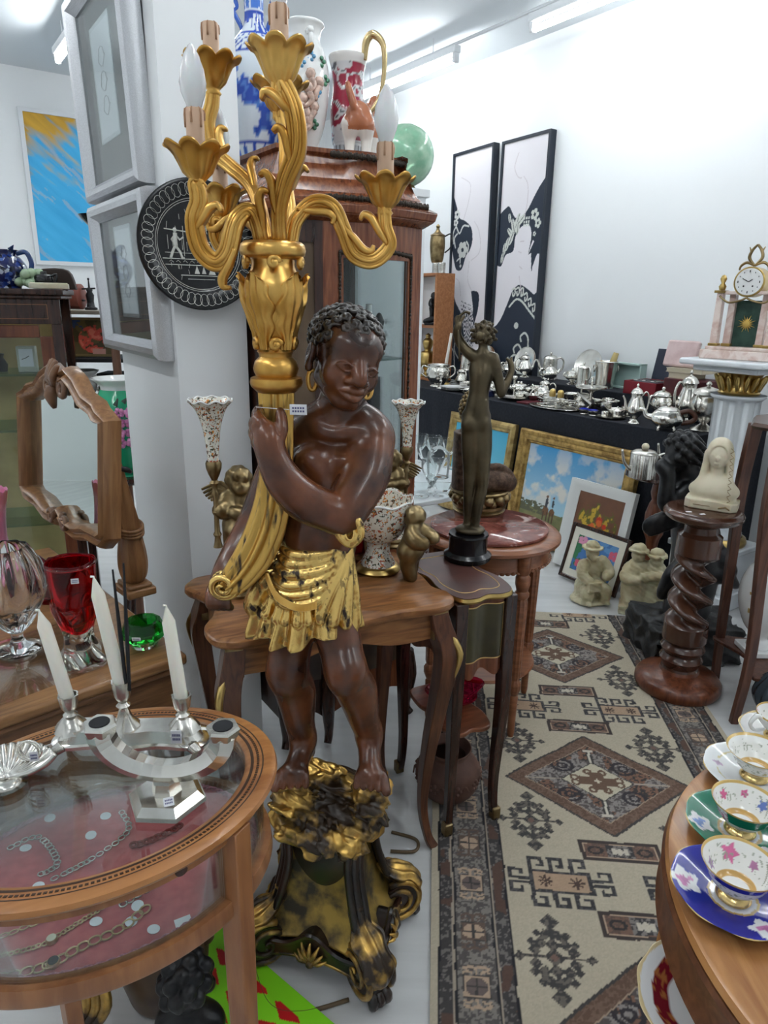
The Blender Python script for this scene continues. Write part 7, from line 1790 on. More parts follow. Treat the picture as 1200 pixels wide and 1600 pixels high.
def fitloc(p,z):
    u,v=p.dot(UX),p.dot(VX);u=min(u,4.14);return uv(u,v,z+.0008)
def spin(prof,n=28,rm=None,sub=4,T=None):
    g=G();g.lathe([(max(0,float(a)),float(b))for a,b in cr(prof,sub)],n,rm=rm,T=T);return g
HWOOD=mat('handle_wood',(.09,.035,.02),.4);
def tea(px,py,h,r,label,style=0,face=0.0,z=TZ,wood_handle=False,cat='teapot',name='silver_teapot',p=None,m=None):
    """silver pot: style 0 baluster coffee pot, 1 squat teapot, 2 straight pot, 3 urn without spout"""
    p=p or fitloc(at(px,py,z),z);m=m or SILVER
    t=thing(name,label,cat,p,face,'silver tea and coffee pots')
    if style==0:pr=[(0,0),(r*.62,0),(r*.66,h*.03),(r*.30,h*.10),(r*.36,h*.14),(r*.95,h*.30),(r,h*.40),(r*.72,h*.58),(r*.60,h*.68),(r*.70,h*.76)]
    elif style==1:pr=[(0,h*.10),(r*.55,h*.12),(r*.95,h*.30),(r,h*.45),(r*.80,h*.62),(r*.66,h*.68)]
    elif style==2:pr=[(0,0),(r*.95,0),(r,h*.04),(r*.90,h*.10),(r*.82,h*.70),(r*.86,h*.74)]
    else:pr=[(0,0),(r*.7,0),(r*.72,h*.03),(r*.26,h*.12),(r*.30,h*.16),(r*.92,h*.34),(r,h*.52),(r*.82,h*.66),(r*.88,h*.70)]
    fl_=(lambda a,q:1+.035*math.cos(12*a)*(.2<q<.95))if style in(0,1)else None
    ob(spin(pr,36,fl_),'body',m,t,sm=60);rt_,zt_=pr[-1]
    ob(spin([(rt_*1.06,zt_),(rt_*1.0,zt_+h*.02),(rt_*.72,zt_+h*.09),(rt_*.28,zt_+h*.13),(rt_*.12,zt_+h*.15),(rt_*.20,zt_+h*.18),(rt_*.14,zt_+h*.22),(0,zt_+h*.24)],28),'lid',m,t,sm=60)
    if style!=3:
        g=G();zl=h*(.34 if style!=1 else .40);g.tube([(r*.8,0,zl),(r*1.25,0,zl+h*.06),(r*1.45,0,zl+h*.24),(r*1.75,0,zl+h*(.36 if style!=1 else .26))],[r*.24,r*.17,r*.12,r*.10],10,sub=5);ob(g,'spout',m,t,sm=180)
        g=G();zt2=h*(.70 if style!=1 else .60);g.tube([(-r*.72,0,zt2),(-r*1.2,0,zt2+h*.08),(-r*1.62,0,zt2-h*.08),(-r*1.45,0,h*.34),(-r*.85,0,h*.26)],r*(.11 if not wood_handle else .16),8,sub=6);ob(g,'handle',HWOOD if wood_handle else m,t,sm=180)
    else:
        for s in(-1,1):
            g=G();g.tube([(s*r*.8,0,h*.64),(s*r*1.3,0,h*.70),(s*r*1.45,0,h*.52),(s*r*.92,0,h*.40)],r*.09,8,sub=5);ob(g,'handle',m,t,sm=180)
    if style==1:
        for k in range(4):
            a=PI/4+k*PI/2;g=G();g.tube([(r*.5*math.cos(a),r*.5*math.sin(a),h*.16),(r*.68*math.cos(a),r*.68*math.sin(a),h*.08),(r*.66*math.cos(a),r*.66*math.sin(a),h*.012)],[r*.13,r*.08,r*.10],7,sub=3);ob(g,'foot',m,t,sm=180)
    return t
A_=ROOM_ANG
tea(1040,672,.165,.088,'squat silver teapot with brown wooden handle at the table corner',1,PI-.35,wood_handle=True)
tea(1080,662,.315,.066,'tall silver coffee pot behind the wooden handled teapot',0,.4,p=uv(3.795,2.35,TZ+.0008))
tea(1032,634,.22,.064,'covered silver sugar urn behind the squat teapot',3,.3,p=uv(3.74,2.48,TZ+.0008),name='silver_urn',cat='urn')
tea(990,662,.235,.050,'slim silver coffee pot left of the squat teapot',0,PI+.2)
tea(1118,660,.29,.088,'large covered silver urn beside the marble column',3,.7,p=uv(3.68,2.165,TZ+.0008),m=SILVERD,name='silver_urn',cat='urn')
tea(858,592,.205,.062,'silver pot with black handle on the step beside the tall panels',2,PI,z=RZ,wood_handle=False,m=SILVERD)
tea(846,610,.135,.058,'round silver teapot in front of the black handled pot',1,0.4,z=TZ+.0,p=uv(3.72,3.42,TZ+.0008))
tea(818,604,.12,.052,'round silver sugar bowl left of the round teapot',3,0.4,p=uv(3.78,3.72,TZ+.0008),name='silver_urn',cat='urn')
tea(790,600,.14,.048,'small silver creamer right beside the bronze nude',0,2.6,p=uv(3.72,3.96,TZ+.0008))
tea(885,590,.13,.055,'squat silver pot on the step behind the salt and pepper',1,.3,z=RZ,p=uv(3.98,3.60,RZ+.0008))
tea(925,590,.12,.05,'small covered silver pot on the step left of the ice bucket',3,.3,z=RZ,p=uv(3.95,3.36,RZ+.0008),name='silver_urn',cat='urn')
tea(800,575,.15,.05,'silver lidded pot on the step behind the creamer',2,.3,z=RZ,p=uv(3.96,4.25,RZ+.0008))
tea(835,575,.13,.05,'silver pear shaped pot on the step left of the black handled pot',0,.3,z=RZ,p=uv(3.97,4.02,RZ+.0008))
def simple(name,label,cat,prof,p,m=SILVER,n=28,rm=None,group=None,rz=0.0,sm=60):
    return ob(spin(prof,n,rm),name,m,loc=p,rot=(0,0,rz),sm=sm,label=label,cat=cat,group=group)
# ice bucket with bottle
p=uv(3.99,3.11,RZ+.0008);IB=thing('ice_bucket','silver ice bucket with ring handles on the step','bucket',p)
ob(spin([(0,0),(.055,0),(.06,.01),(.066,.10),(.075,.17),(.080,.175),(.072,.175),(.06,.1),(0,.02)],32),'pail',SILVER,IB,sm=60)
for s in(-1,1):
    g=G();g.tube([(s*(.076+.004),.022*math.cos(k*PI/8),.13+.022*math.sin(k*PI/8))for k in range(16)],.004,6,closed=True);ob(g,'ring_handle',SILVER,IB,sm=180)
g=G();g.tube([(.02,0,.05),(.045,0,.18),(.06,0,.235)],[.022,.022,.018],14);ob(g,'cork',mat('cork',S(196,176,120),.7),loc=p,label='pale cork stopper standing in the ice bucket',cat='stopper')
# compote
p=uv(3.70,2.98,TZ+.0008);CMP=thing('silver_compote','silver tazza dish on tall stem with small figure in the middle','dish',p)
ob(spin([(0,0),(.06,0),(.062,.008),(.02,.02),(.012,.05),(.012,.11),(.03,.13),(.095,.145),(.10,.155),(.095,.156),(.03,.14),(0,.14)],36),'dish',SILVER,CMP,sm=60)
ob(spin([(0,.14),(.014,.142),(.006,.16),(.009,.185),(.004,.20),(.010,.215),(0,.222)],14),'finial_figure',SILVER,CMP,sm=60)
# salt and pepper with brass tops
for k,(v,lab)in enumerate(((3.20,'left of two frosted casters with brass tops'),(3.13,'right of two frosted casters with brass tops'))):
    t=thing('caster',lab,'caster',uv(3.58,v,TZ+.0008),group='brass topped casters')
    ob(spin([(0,0),(.030,0),(.032,.01),(.026,.06),(.018,.075)],20),'body',mat('frosted',S(206,206,200),.4,trans=.2),t,sm=60);ob(spin([(.019,.073),(.022,.08),(.020,.11),(.012,.122),(0,.124)],20),'brass_top',BRASS,t,sm=60)
# oval tray with heap of cutlery
p=uv(3.56,3.16,TZ+.0008);TR=thing('oval_tray','oval silver tray at the table edge under a heap of cutlery','tray',p,ROOM_ANG)
g=G();g.lathe([(0,.002),(.085,.002),(.105,.010),(.112,.012),(.110,.015),(.085,.006),(0,.006)],48,T=Matrix.Diagonal((1,1.75,1,1)));ob(g,'tray_dish',SILVER,TR,sm=60)
sp=G();sp.tube([(0,-.07,0),(0,-.02,.002),(0,.045,.004)],[.0045,.0025,.003],6,sub=3);sp.sph((0,.065,.004),(.012,.022,.005),8);sm_=None
fk=G();fk.tube([(0,-.075,0),(0,-.02,.002),(0,.04,.003)],[.0048,.0026,.003],6,sub=3);fk.box((0,.046,.003),(.018,.012,.002))
for q in range(4):fk.tube([(-.0075+.005*q,.05,.003),(-.0075+.005*q,.085,.006)],.0012,4)
for k in range(26):
    nm='spoon' if k%2 else 'fork';a=hsh(k,1)*6.28;x,y=(hsh(k,2)-.5)*.10,(hsh(k,3)-.5)*.20
    if k<2:o=ob(fk if nm=='fork' else sp,nm,SILVER,sm=60);(globals().__setitem__('_'+nm,o))
    else:o=dup(globals()['_'+nm])
    o.location=p+UX*x+VX*y+Vector((0,0,.017+.0028*k*.6));o.rotation_euler=(.06*(hsh(k,5)-.5),.08*(hsh(k,6)-.5),a)
    tag(o,'silver %s in the heap on the oval tray'%nm,nm,'cutlery heaped on the oval tray')
# small tray with lidded pots, blue salts, other small silver at the front edge
simple('silver_plate','round silver plate at the table edge left of the slim coffee pot','plate',[(0,.002),(.06,.002),(.085,.010),(.088,.012),(.06,.006),(0,.006)],uv(3.56,2.70,TZ+.0008))
simple('mustard_pot','small lidded silver pot on the round silver plate','pot',[(0,0),(.026,0),(.028,.035),(.024,.04),(.012,.05),(.004,.055),(.006,.062),(0,.064)],uv(3.58,2.67,TZ+.012))
simple('napkin_ring','silver napkin ring on the round silver plate','ring',[(.018,0),(.022,0),(.022,.025),(.018,.025),(.018,0)],uv(3.54,2.73,TZ+.012),SILVER)
for k,(v,lab)in enumerate(((2.90,'cobalt blue salt cellar nearer the cutlery heap'),(2.83,'cobalt blue salt cellar nearer the round silver plate'))):
    t=thing('salt_cellar',lab,'salt cellar',uv(3.55,v,TZ+.0008),group='blue salt cellars');ob(spin([(0,0),(.024,0),(.022,.008),(.032,.02),(.034,.03),(.031,.03),(0,.015)],20),'silver_stand',SILVERD,t,sm=60);ob(spin([(0,.016),(.029,.020),(.031,.034),(.026,.034),(0,.02)],20),'blue_liner',mat('cobalt_glass',(.01,.02,.35),.05,coat=.5),t,sm=60)
for k,(u,v,r,h,lab)in enumerate([(3.66,2.82,.035,.07,'small silver beaker behind the blue salts'),(3.72,2.70,.038,.06,'small silver bowl behind the mustard pot'),(3.62,2.58,.034,.075,'silver caddy left of the slim coffee pot'),(3.78,2.90,.04,.08,'silver goblet in front of the ice bucket'),(3.82,2.75,.05,.05,'low silver sugar bowl beside the red case'),(3.68,3.58,.05,.05,'shallow silver bowl left of the round teapot'),(3.62,3.78,.045,.06,'silver beaker behind the shallow oval dish'),(3.80,3.56,.04,.09,'silver goblet behind the round teapot'),(3.70,4.22,.05,.06,'silver bowl right behind the bronze nude'),(3.64,4.05,.045,.05,'low silver bowl next to the blue box'),(3.74,3.28,.04,.07,'silver cup behind the cutlery heap')]):
    simple('silver_cup',lab,'cup',[(0,0),(r*.7,0),(r*.72,h*.06),(r*.4,h*.16),(r*.55,h*.3),(r,h*.7),(r*1.02,h),(r*.95,h),(r*.8,h*.6),(0,h*.3)],uv(u,v,TZ+.0008),SILVER if k%2 else SILVERD,24,group='small silver cups and bowls')
g=G();g.lathe([(0,.004),(.05,.004),(.075,.024),(.080,.026),(.05,.009),(0,.009)],36,T=Matrix.Diagonal((1,1.5,1,1)));ob(g,'oval_dish',SILVERD,loc=uv(3.58,3.58,TZ+.0008),rot=(0,0,ROOM_ANG),sm=60,label='shallow oval silver dish at the table edge right of the nude',cat='dish')
g=G();g.box((0,0,.006),(.16,.10,.008));g.frame(.10,.16,[(0,.006),(.012,.009),(.012,-.003),(0,-.003)],Matrix.Translation((0,0,.006))@Matrix.Rotation(-PI/2,4,'X')@Matrix.Rotation(PI/2,4,'Y'));ob(g,'oblong_tray',SILVER,loc=uv(3.68,2.98,TZ+.07),rot=(.55,.15,ROOM_ANG+.3),sm=0,label='oblong silver tray tilted against the tazza dish',cat='tray')
g=G();g.box((0,0,.02),(.09,.06,.04));ob(g,'blue_box',mat('navy_box',S(30,40,84),.5),loc=uv(3.56,3.82,TZ+.0008),rot=(0,0,ROOM_ANG),bev=.003,label='small navy box with white label at the table edge',cat='box')
g=G();g.box((0,0,.006),(.16,.10,.012));ob(g,'red_booklet',mat('maroon',S(90,24,34),.6),loc=uv(3.60,3.42,TZ+.0008),rot=(0,0,ROOM_ANG),bev=.002,label='flat maroon case at the table edge beside the oval tray',cat='case')
# left end: two handled cup, plates, candle, trays
p=uv(3.63,4.485,TZ+.0008);TC=thing('two_handled_cup','large two handled silver cup behind the cabinet edge','cup',p)
ob(spin([(0,0),(.06,0),(.062,.01),(.05,.02),(.085,.07),(.095,.12),(.085,.16),(.09,.175),(.083,.175),(0,.08)],36,lambda a,q:1+.04*math.cos(10*a)*(.3<q<.6)),'bowl',SILVER,TC,sm=60)
for s in(-1,1):
    g=G();g.tube([(s*.085,0,.155),(s*.125,0,.165),(s*.135,0,.11),(s*.09,0,.07)],.007,8,sub=5);ob(g,'handle',SILVER,TC,sm=180)
for k in range(3):simple('white_plate',['topmost white plate of the stack at the silver table edge','middle white plate of the stack at the silver table edge','lowest white plate of the stack at the silver table edge'][2-k],'plate',[(0,.002),(.06,.002),(.105,.014),(.108,.016),(.06,.006),(0,.005)],uv(3.58,4.22,TZ+.0008+.008*k),PORC,32,group='white plates on the silver table')
for k in range(4):g=G();g.box((0,0,.006),(.20-.01*k,.26-.015*k,.010));ob(g,'stacked_tray',SILVER if k%2 else SILVERD,loc=uv(3.86,4.38,TZ+.0008+.0135*k),rot=(0,0,ROOM_ANG+.05*k),bev=.004,label=['lowest','second lowest','second from top','topmost'][k]+' flat silver tray of the stack behind the two handled cup',cat='tray',group='stacked silver trays')
p=uv(3.80,4.60,TZ+.0008);CH_=thing('candlestick','brass candlestick with leaning white candle by the wooden shelf','candlestick',p)
ob(spin([(0,0),(.05,0),(.045,.012),(.012,.03),(.010,.12),(.02,.13),(.028,.16),(.024,.16),(0,.14)],24),'stick',BRASS,CH_,sm=60);g=G();g.tube([(0,0,.145),(.035,-.01,.42)],[.014,.010],12);ob(g,'candle',WAX,CH_)
p=uv(3.86,4.06,RZ-.0);FR=thing('foil_rose','silver foil rose ornament beside the bronze nude on the step','ornament',uv(3.96,4.42,RZ+.0008));ob(spin([(0,0),(.03,0),(.025,.03),(.008,.06),(.006,.12)],16),'vase',SILVERD,FR,sm=60);g=G()
for k in range(9):a=k*2.4;g.sph((.022*math.cos(a),.022*math.sin(a),.14+.006*(k%3)),(.016,.016,.012),8)
ob(g,'petals',SILVER,FR,sm=180)

for k,(u,v,z,h,r,st,lab)in enumerate([(3.98,3.86,RZ,.19,.055,0,'silver coffee pot on the step right beside the lady panels'),(3.92,4.10,RZ,.12,.060,1,'squat silver pot on the step in front of the lady panels'),(3.94,4.50,RZ,.16,.055,2,'straight silver pot on the step left of the bronze nude'),(3.76,4.34,TZ,.17,.05,0,'silver coffee pot left behind the bronze nude'),(3.78,3.92,TZ,.15,.052,2,'silver jug shaped pot below the step right of the nude'),(3.62,3.90,TZ,.10,.045,1,'tiny squat silver pot behind the navy box'),(3.79,3.47,TZ,.16,.05,0,'silver coffee pot below the step near the salt and pepper'),(3.74,3.08,TZ,.11,.05,1,'squat silver pot behind the tazza dish'),(3.92,3.24,RZ,.17,.05,2,'straight silver pot on the step left of the ice bucket'),(3.62,2.98,TZ,.09,.042,3,'small covered sugar pot right of the cutlery heap'),(3.79,3.70,TZ,.12,.055,3,'covered silver bowl below the step behind the oval dish'),(3.66,3.30,TZ,.10,.048,3,'covered silver bowl behind the cutlery heap')]):tea(0,0,h,r,lab,st,[.4,2.8,-1.2,1.9,3.6][k%5],p=uv(u,v,z+.0008),m=FIX[k%2],name='silver_urn' if st==3 else 'silver_teapot',cat='urn' if st==3 else 'teapot')
for k,(u,v,z,r,lab)in enumerate([(4.10,3.98,RZ,.11,'round silver salver leaning behind the step pots, nearer the lady panels'),(4.11,3.36,RZ,.12,'round silver salver leaning against the wall left of the ice bucket'),(4.10,4.42,RZ,.10,'round silver salver leaning at the far left of the step')]):
    t=place(thing('silver_salver',lab,'tray',group='salvers leaning on the wall'),facing_T(uv(u,v,z+r+.002),-VX,Vector((0,0,1))+UX*.25));g=G();g.lathe([(0,0),(r*.8,0),(r*.95,.006),(r,.008),(r,.004),(r*.8,-.004),(0,-.004)],40,T=Matrix.Rotation(PI/2,4,'X'));ob(g,'dish',SILVER,t,sm=60)
for k,(u,v,h,lab)in enumerate([(3.68,3.66,.16,'silver candlestick right of the nude, taller of two'),(3.60,3.70,.13,'silver candlestick right of the nude, shorter of two'),(3.80,3.14,.15,'silver candlestick behind the casters'),(3.56,4.36,.12,'short silver candlestick beside the two handled cup')]):
    simple('silver_candlestick',lab,'candlestick',[(0,0),(.035,0),(.03,.012),(.010,.022),(.008,h*.4),(.014,h*.5),(.008,h*.6),(.010,h*.85),(.020,h*.9),(.018,h),(.012,h),(0,h*.9)],uv(u,v,TZ+.0008),FIX[k%2],20,group='silver candlesticks')
for k,(u,v,r,h,lab)in enumerate([(3.77,4.14,.075,.06,'wide silver basin below the step right behind the nude'),(3.78,3.84,.07,.055,'wide silver basin below the step above the navy box'),(3.79,3.59,.060,.075,'deep silver bowl below the step behind the oval dish'),(3.77,3.36,.070,.05,'wide low silver bowl behind the casters'),(3.79,3.21,.055,.08,'deep silver bowl behind the tazza dish'),(3.78,3.02,.065,.06,'wide silver basin below the ice bucket'),(3.79,2.88,.055,.07,'silver bowl left of the red case'),(3.66,2.74,.06,.045,'low silver bowl in front of the red case'),(3.74,4.06,.05,.08,'silver goblet bowl right behind the nude'),(3.68,3.46,.06,.05,'low silver bowl behind the maroon case'),(3.57,4.06,.06,.03,'flat silver dish beside the stack of white plates'),(3.56,3.96,.05,.035,'flat silver dish left of the navy box')]):
    simple('silver_bowl',lab,'bowl',[(0,0),(r*.5,0),(r*.52,h*.08),(r*.35,h*.2),(r*.7,h*.45),(r,h*.9),(r*1.04,h),(r*.96,h),(r*.6,h*.5),(0,h*.3)],uv(u,v,TZ+.0008),FIX[k%2],28,(lambda a,t:1+.05*math.cos(10*a)*(.4<t<.8))if k%3==0 else None,group='silver bowls and basins')
# boxes and cases at the right end of the step
RB0=uv(3.96,2.62,RZ+.0008)
g=G();g.box((0,0,.012),(.24,.30,.024));ob(g,'black_box',BLACKM,loc=uv(3.96,2.44,RZ+.0008),rot=(0,0,ROOM_ANG),bev=.003,label='flat black case under the dark red box',cat='case')
g=G();g.box((0,0,.05),(.20,.29,.10));ob(g,'red_leather_box',mat('dark_red_box',S(92,34,38),.5,0,S(72,26,30),12),loc=uv(3.97,2.43,RZ+.0255),rot=(0,0,ROOM_ANG),bev=.004,label='dark red leather box stacked below the old books',cat='box')
for k,(w,d,h,c,lab,off,z0)in enumerate([(.16,.15,.035,S(186,170,146),'thick old book lying on the dark red box',.03,.126),(.17,.24,.026,S(196,184,164),'long pale old book on the thicker book',.0,.162)]):
    t=thing('old_book',lab,'book',uv(3.97,2.46+off,RZ+z0),ROOM_ANG,'old books on the silver table')
    g=G();g.box((0,0,h/2),(w-.006,d-.006,h-.006));ob(g,'pages',mat('old_pages',S(206,196,172),.8),t)
    g=G();g.box((0,0,.002),(w,d,.004));g.box((0,0,h-.002),(w,d,.004));g.box((w/2-.002,0,h/2),(.004,d,h));ob(g,'cover',mat('book_cover_%d'%k,c,.6),t)
t=place(thing('pink_album','pale pink padded album leaning upright on the old books','album'),facing_T(uv(3.95,2.53,RZ+.189+.08),-VX,Vector((0,0,1))+UX*.25))
g=G();g.box((0,0,0),(.21,.035,.16));ob(g,'cover',mat('pink_silk',S(214,190,188),.6,0,S(200,172,170),14),t,bev=.012);g=G();g.box((0,.012,-.002),(.20,.018,.150));ob(g,'pages',MATS['old_pages'],t)
RCM=mat('canteen_red',S(122,18,32),.5)
p=uv(3.985,2.74,RZ+.0008);CC_=thing('cutlery_canteen','open red cutlery case with dark blue lid standing up','case',p,ROOM_ANG)
CC_.scale=(1,.8,.75)
g=G();g.box((0,0,.005),(.24,.30,.010));ob(g,'case_floor',RCM,CC_)
for(x,y,w,d)in((-.115,0,.010,.30),(.115,0,.010,.30),(0,-.145,.24,.010),(0,.145,.24,.010)):g=G();g.box((x,y,.055),(w,d,.11));ob(g,'case_wall',RCM,CC_,bev=.002)
g=G();g.box((.01,0,.07),(.20,.27,.06));ob(g,'navy_lining',mat('navy_silk',S(24,32,52),.5),CC_);g=G();g.box((.155,0,.245),(.016,.30,.30),T=Matrix.Rotation(.16,4,'Y'));ob(g,'raised_lid',mat('navy_silk',(0,0,0)),CC_,bev=.003)
for k in range(6):o=dup(globals()['_spoon' if k%2 else '_fork'],CC_.location+UX*(-.02+.02*(k%2))+VX*(-.08+.03*k)+Vector((0,0,.082)),ROOM_ANG+PI/2+.2*(hsh(k)-.5));o['label']=('silver %s lying in the open red case'%('spoon' if k%2 else 'fork'));o['group']='cutlery in the red case'
GT_=thing('green_tray','pale green open tray standing on edge against the wall','tray',uv(4.10,3.02,RZ+.0008),ROOM_ANG);GTM=mat('celadon',S(178,204,198),.4);g=G();g.box((.03,0,.085),(.010,.26,.17));ob(g,'tray_back',GTM,GT_)
for(y,z,d,h)in((-.125,.085,.010,.17),(.125,.085,.010,.17),(0,.165,.26,.010),(0,.005,.26,.010)):g=G();g.box((0,y,z),(.06,d,h));ob(g,'tray_side',GTM,GT_)

# ---- wooden shelf with bronzes at the far end of the silver table
SP=uv(3.92,5.02,TZ+.0008);WS=thing('pine_shelf','orange wood open shelf standing on the far end of the silver table','shelf',SP,ROOM_ANG-PI/2)
PINE=wood('pine',(.30,.115,.042),(.44,.19,.08),.5,'x',6,0);SH_=1.64-.0
hS=.90
for x in(-.22,.22):g=G();g.box((x,0,hS/2),(.022,.20,hS));ob(g,'side_board',PINE,WS,bev=.002)
for z in(.011,.46,hS-.011):g=G();g.box((0,0,z),(.418,.20,.022));ob(g,'shelf_board',PINE,WS,bev=.002)
g=G();g.box((0,.097,hS/2),(.44,.006,hS));ob(g,'back_board',WHITE,WS)
def wsp(x,y,z):return SP+(-VX)*x+UX*y+Vector((0,0,z))
p=wsp(.12,-.02,.472);BG=thing('bronze_cherub_group','dark bronze cherub group on the middle of the orange shelf','statuette',p)
F=Field((-.10,-.08,0),(.12,.08,.30),.004);child(F,TM((-.01,0,.05),.22,.5),(.25,-.1,.95),(-.2,-.15,.5));F.chain([(-.08,0,.03),(0,-.02,.05),(.08,0,.03)],.02,.015);F.chain([(.03,0,.05),(.08,0,.10),(.095,0,.12)],[.012,.010,.012],.01);ob(F.mesh('cherub'),'cherub',DBRONZE,BG,sm=180)
g=G();g.box((0,0,.010),(.18,.11,.020));ob(g,'base',DBRONZE,BG,bev=.004)
p=wsp(.04,-.02,.023);BSm=thing('brass_samovar','small brass samovar on the lowest shelf','samovar',p);ob(spin([(0,0),(.06,0),(.06,.02),(.03,.03),(.03,.06),(.06,.09),(.07,.15),(.06,.21),(.03,.23),(.04,.26),(.045,.31),(.02,.34),(.025,.36),(0,.38)],28),'body',BRASS,BSm,sm=50);g=G();g.tube([(.07,0,.11),(.12,0,.11)],.008,8);g.tube([(.11,0,.11),(.11,0,.15)],.005,6);ob(g,'tap',BRASS,BSm)
p=wsp(.13,-.03,.023);BSn=thing('brass_vessel','brass ring handled vessel right of the samovar','vessel',p);ob(spin([(0,0),(.04,0),(.05,.05),(.045,.10),(.03,.12),(.035,.13),(0,.11)],24),'body',BRASS,BSn,sm=60);g=G();g.tube([(.05+.02*math.cos(k*PI/8),0,.07+.025*math.sin(k*PI/8))for k in range(16)],.006,6,closed=True);ob(g,'ring',BRASS,BSn,sm=180)
for k,x in enumerate((.115,.19)):simple('pewter_cup',['pewter beaker on top of the shelf nearer the brass urn','pewter beaker at the outer corner of the shelf top'][k],'cup',[(0,0),(.03,0),(.032,.01),(.034,.075),(.031,.075),(.028,.012),(0,.01)],wsp(x,-.02,hS+.0008),SILVERD,20,group='beakers on the shelf top',sm=40)
p=wsp(.06,.03,hS+.0008);BU2=thing('brass_urn','brass lidded urn with looped handle on top of the orange shelf','urn',p);ob(spin([(0,0),(.045,0),(.02,.03),(.02,.06),(.05,.10),(.062,.18),(.065,.25),(.06,.30),(.062,.31),(.03,.33),(.012,.36),(.018,.38),(0,.40)],30),'body',ABRASS,BU2,sm=60)
g=G();g.tube([(.06,0,.30),(.11,0,.32),(.12,0,.26),(.11,0,.21),(.065,0,.17)],.006,8,sub=5);g.sph((.119,0,.265),(.012,.012,.03),10);ob(g,'handle',DBRONZE,BU2,sm=180)

# ---------------------------------------------------------------- pictures leaning on the black cloth
def leaning(name,label,u_b,u_t,v0,v1,h,fn,fw,prof,fm,nx,ny,cat='painting',inner=None):
    """bottom edge on the floor at u_b, leaning back to u_t; v0 > v1 (left to right)"""
    L=math.hypot(h,u_t-u_b);up=(UX*(u_t-u_b)+Vector((0,0,1))*math.sqrt(max(h*h-(u_t-u_b)**2,.01))).normalized()
    c=uv(u_b,(v0+v1)/2,0)+up*(h/2);c.z+=.012
    t=place(thing(name,label,cat,group='pictures leaning on the black cloth'),facing_T(c,-VX,up));w=v0-v1
    canvas('canvas',w-2*fw,h-2*fw,nx,ny,fn,t,.5)
    g=G();g.frame(w-2*fw-.006,h-2*fw-.006,prof);ob(g,'frame',fm,t,sm=35)
    g=G();g.box((0,.010,0),(w-fw,.012,h-fw));ob(g,'backing',BLACKM,t)
    if inner:
        g=G();iw,m=inner;g.frame(w-2*fw-2*iw,h-2*fw-2*iw,[(0,.003),(iw,.003),(iw,.0005),(0,.0005)]);ob(g,'mount',m,t,sm=0)
    return t
GF=mat('gilt_frame',S(190,156,92),.38,.6,S(140,110,60),26,bump=.5,bscale=80)
def landscape(X,Y,C):
    h=Y.max();y=(Y+h)/(2*h);w=X.max();x=(X+w)/(2*w)
    sky=np.array(S(60,150,206));lo=np.array(S(168,206,222));t=np.clip((y-.30)/.7,0,1)[...,None];C[:]=lo*(1-t)+sky*t
    n=fbm(x*1.3,y,6,101,5);cl=np.clip((n-.50)*7,0,1)*np.clip(1.3-np.abs(y-.58)*2.2,0,1);C[:]=C*(1-cl[...,None])+np.array(S(226,222,214))*cl[...,None]
    gr=y<.26-.06*x+.03*vnoise(x,y,8,7);g3=fbm(x,y,24,111,4)[...,None];C[gr]=(np.array(S(146,138,96))*(1-g3)+np.array(S(90,104,58))*g3)[gr]
    tr=(y>.20)&(y<.30+.05*vnoise(x,y,30,5))&(x<.30)&(fbm(x,y,40,6)>.42);C[tr]=S(92,92,70)
    for cx,s in((.30,1),(.37,.8)):
        C[((x-cx)/(.035*s))**2+((y-.26)/(.055*s))**2<1]=S(118,82,54)
        for lg in(-.02,.018):C[(np.abs(x-cx-lg*s)<.006)&(y>.13)&(y<.25)]=S(84,60,42)
        C[((x-cx)/(.016*s))**2+((y-.36)/(.06*s))**2<1]=S(60,62,70);C[np.hypot((x-cx),(y-.43)*.75)<.013*s]=S(120,84,64)
leaning('landscape_painting','wide gilt framed landscape with riders under a cloudy blue sky',3.335,3.435,3.30,2.36,.735,landscape,.085,[(0,.004),(.008,.010),(.014,.008),(.022,.020),(.036,.024),(.050,.018),(.062,.030),(.078,.034),(.088,.020),(.088,-.02),(0,-.02)],GF,150,110)
def seaside(X,Y,C):
    h=Y.max();y=(Y+h)/(2*h);w=X.max();x=(X+w)/(2*w);C[:]=S(86,190,214);t=np.clip(y,0,1)[...,None];C[:]=np.array(S(140,206,216))*(1-t)+np.array(S(70,172,208))*t
    hl=y<.22+.10*fbm(x,y,6,121);C[hl]=S(150,130,70);C[hl&(fbm(x,y,20,123)>.5)]=S(84,100,60);C[(y<.40)&(x>.5)&(fbm(x,y,16,125)>.56)]=S(72,92,64)
leaning('seaside_painting','gilt framed painting of pale blue sky behind the bronze nude',3.345,3.44,4.06,3.36,.745,seaside,.07,[(0,.004),(.01,.012),(.02,.010),(.034,.024),(.05,.026),(.07,.014),(.07,-.02),(0,-.02)],mat('gilt_frame_plain',S(190,164,108),.4,.55,S(150,124,76),20),70,80)
def bouquet(X,Y,C):
    h=Y.max();y=(Y+h)/(2*h);w=X.max();x=(X+w)/(2*w);n=fbm(x,y,5,131,4)[...,None];C[:]=np.array(S(104,70,54))*(1-n)+np.array(S(132,88,62))*n
    r=np.hypot((x-.5)/.40,(y-.55)/.30);q=fbm(x,y,13,133,3);C[(r<1.1)&(q>.47)]=S(104,100,44);C[(r<1.0)&(q>.60)]=S(206,170,60)
    for k in range(16):
        cx,cy=.25+.5*hsh(k,1),.28+.40*hsh(k,2)*(.6 if k<9 else 1);C[np.hypot(x-cx,(y-cy)*1.3)<.045+.03*hsh(k,3)]=S(206,60,34)if k%3 else S(226,110,50)
    C[(y<.22)&(np.abs(x-.5)<.16)&(y>.06)]=S(84,70,64)
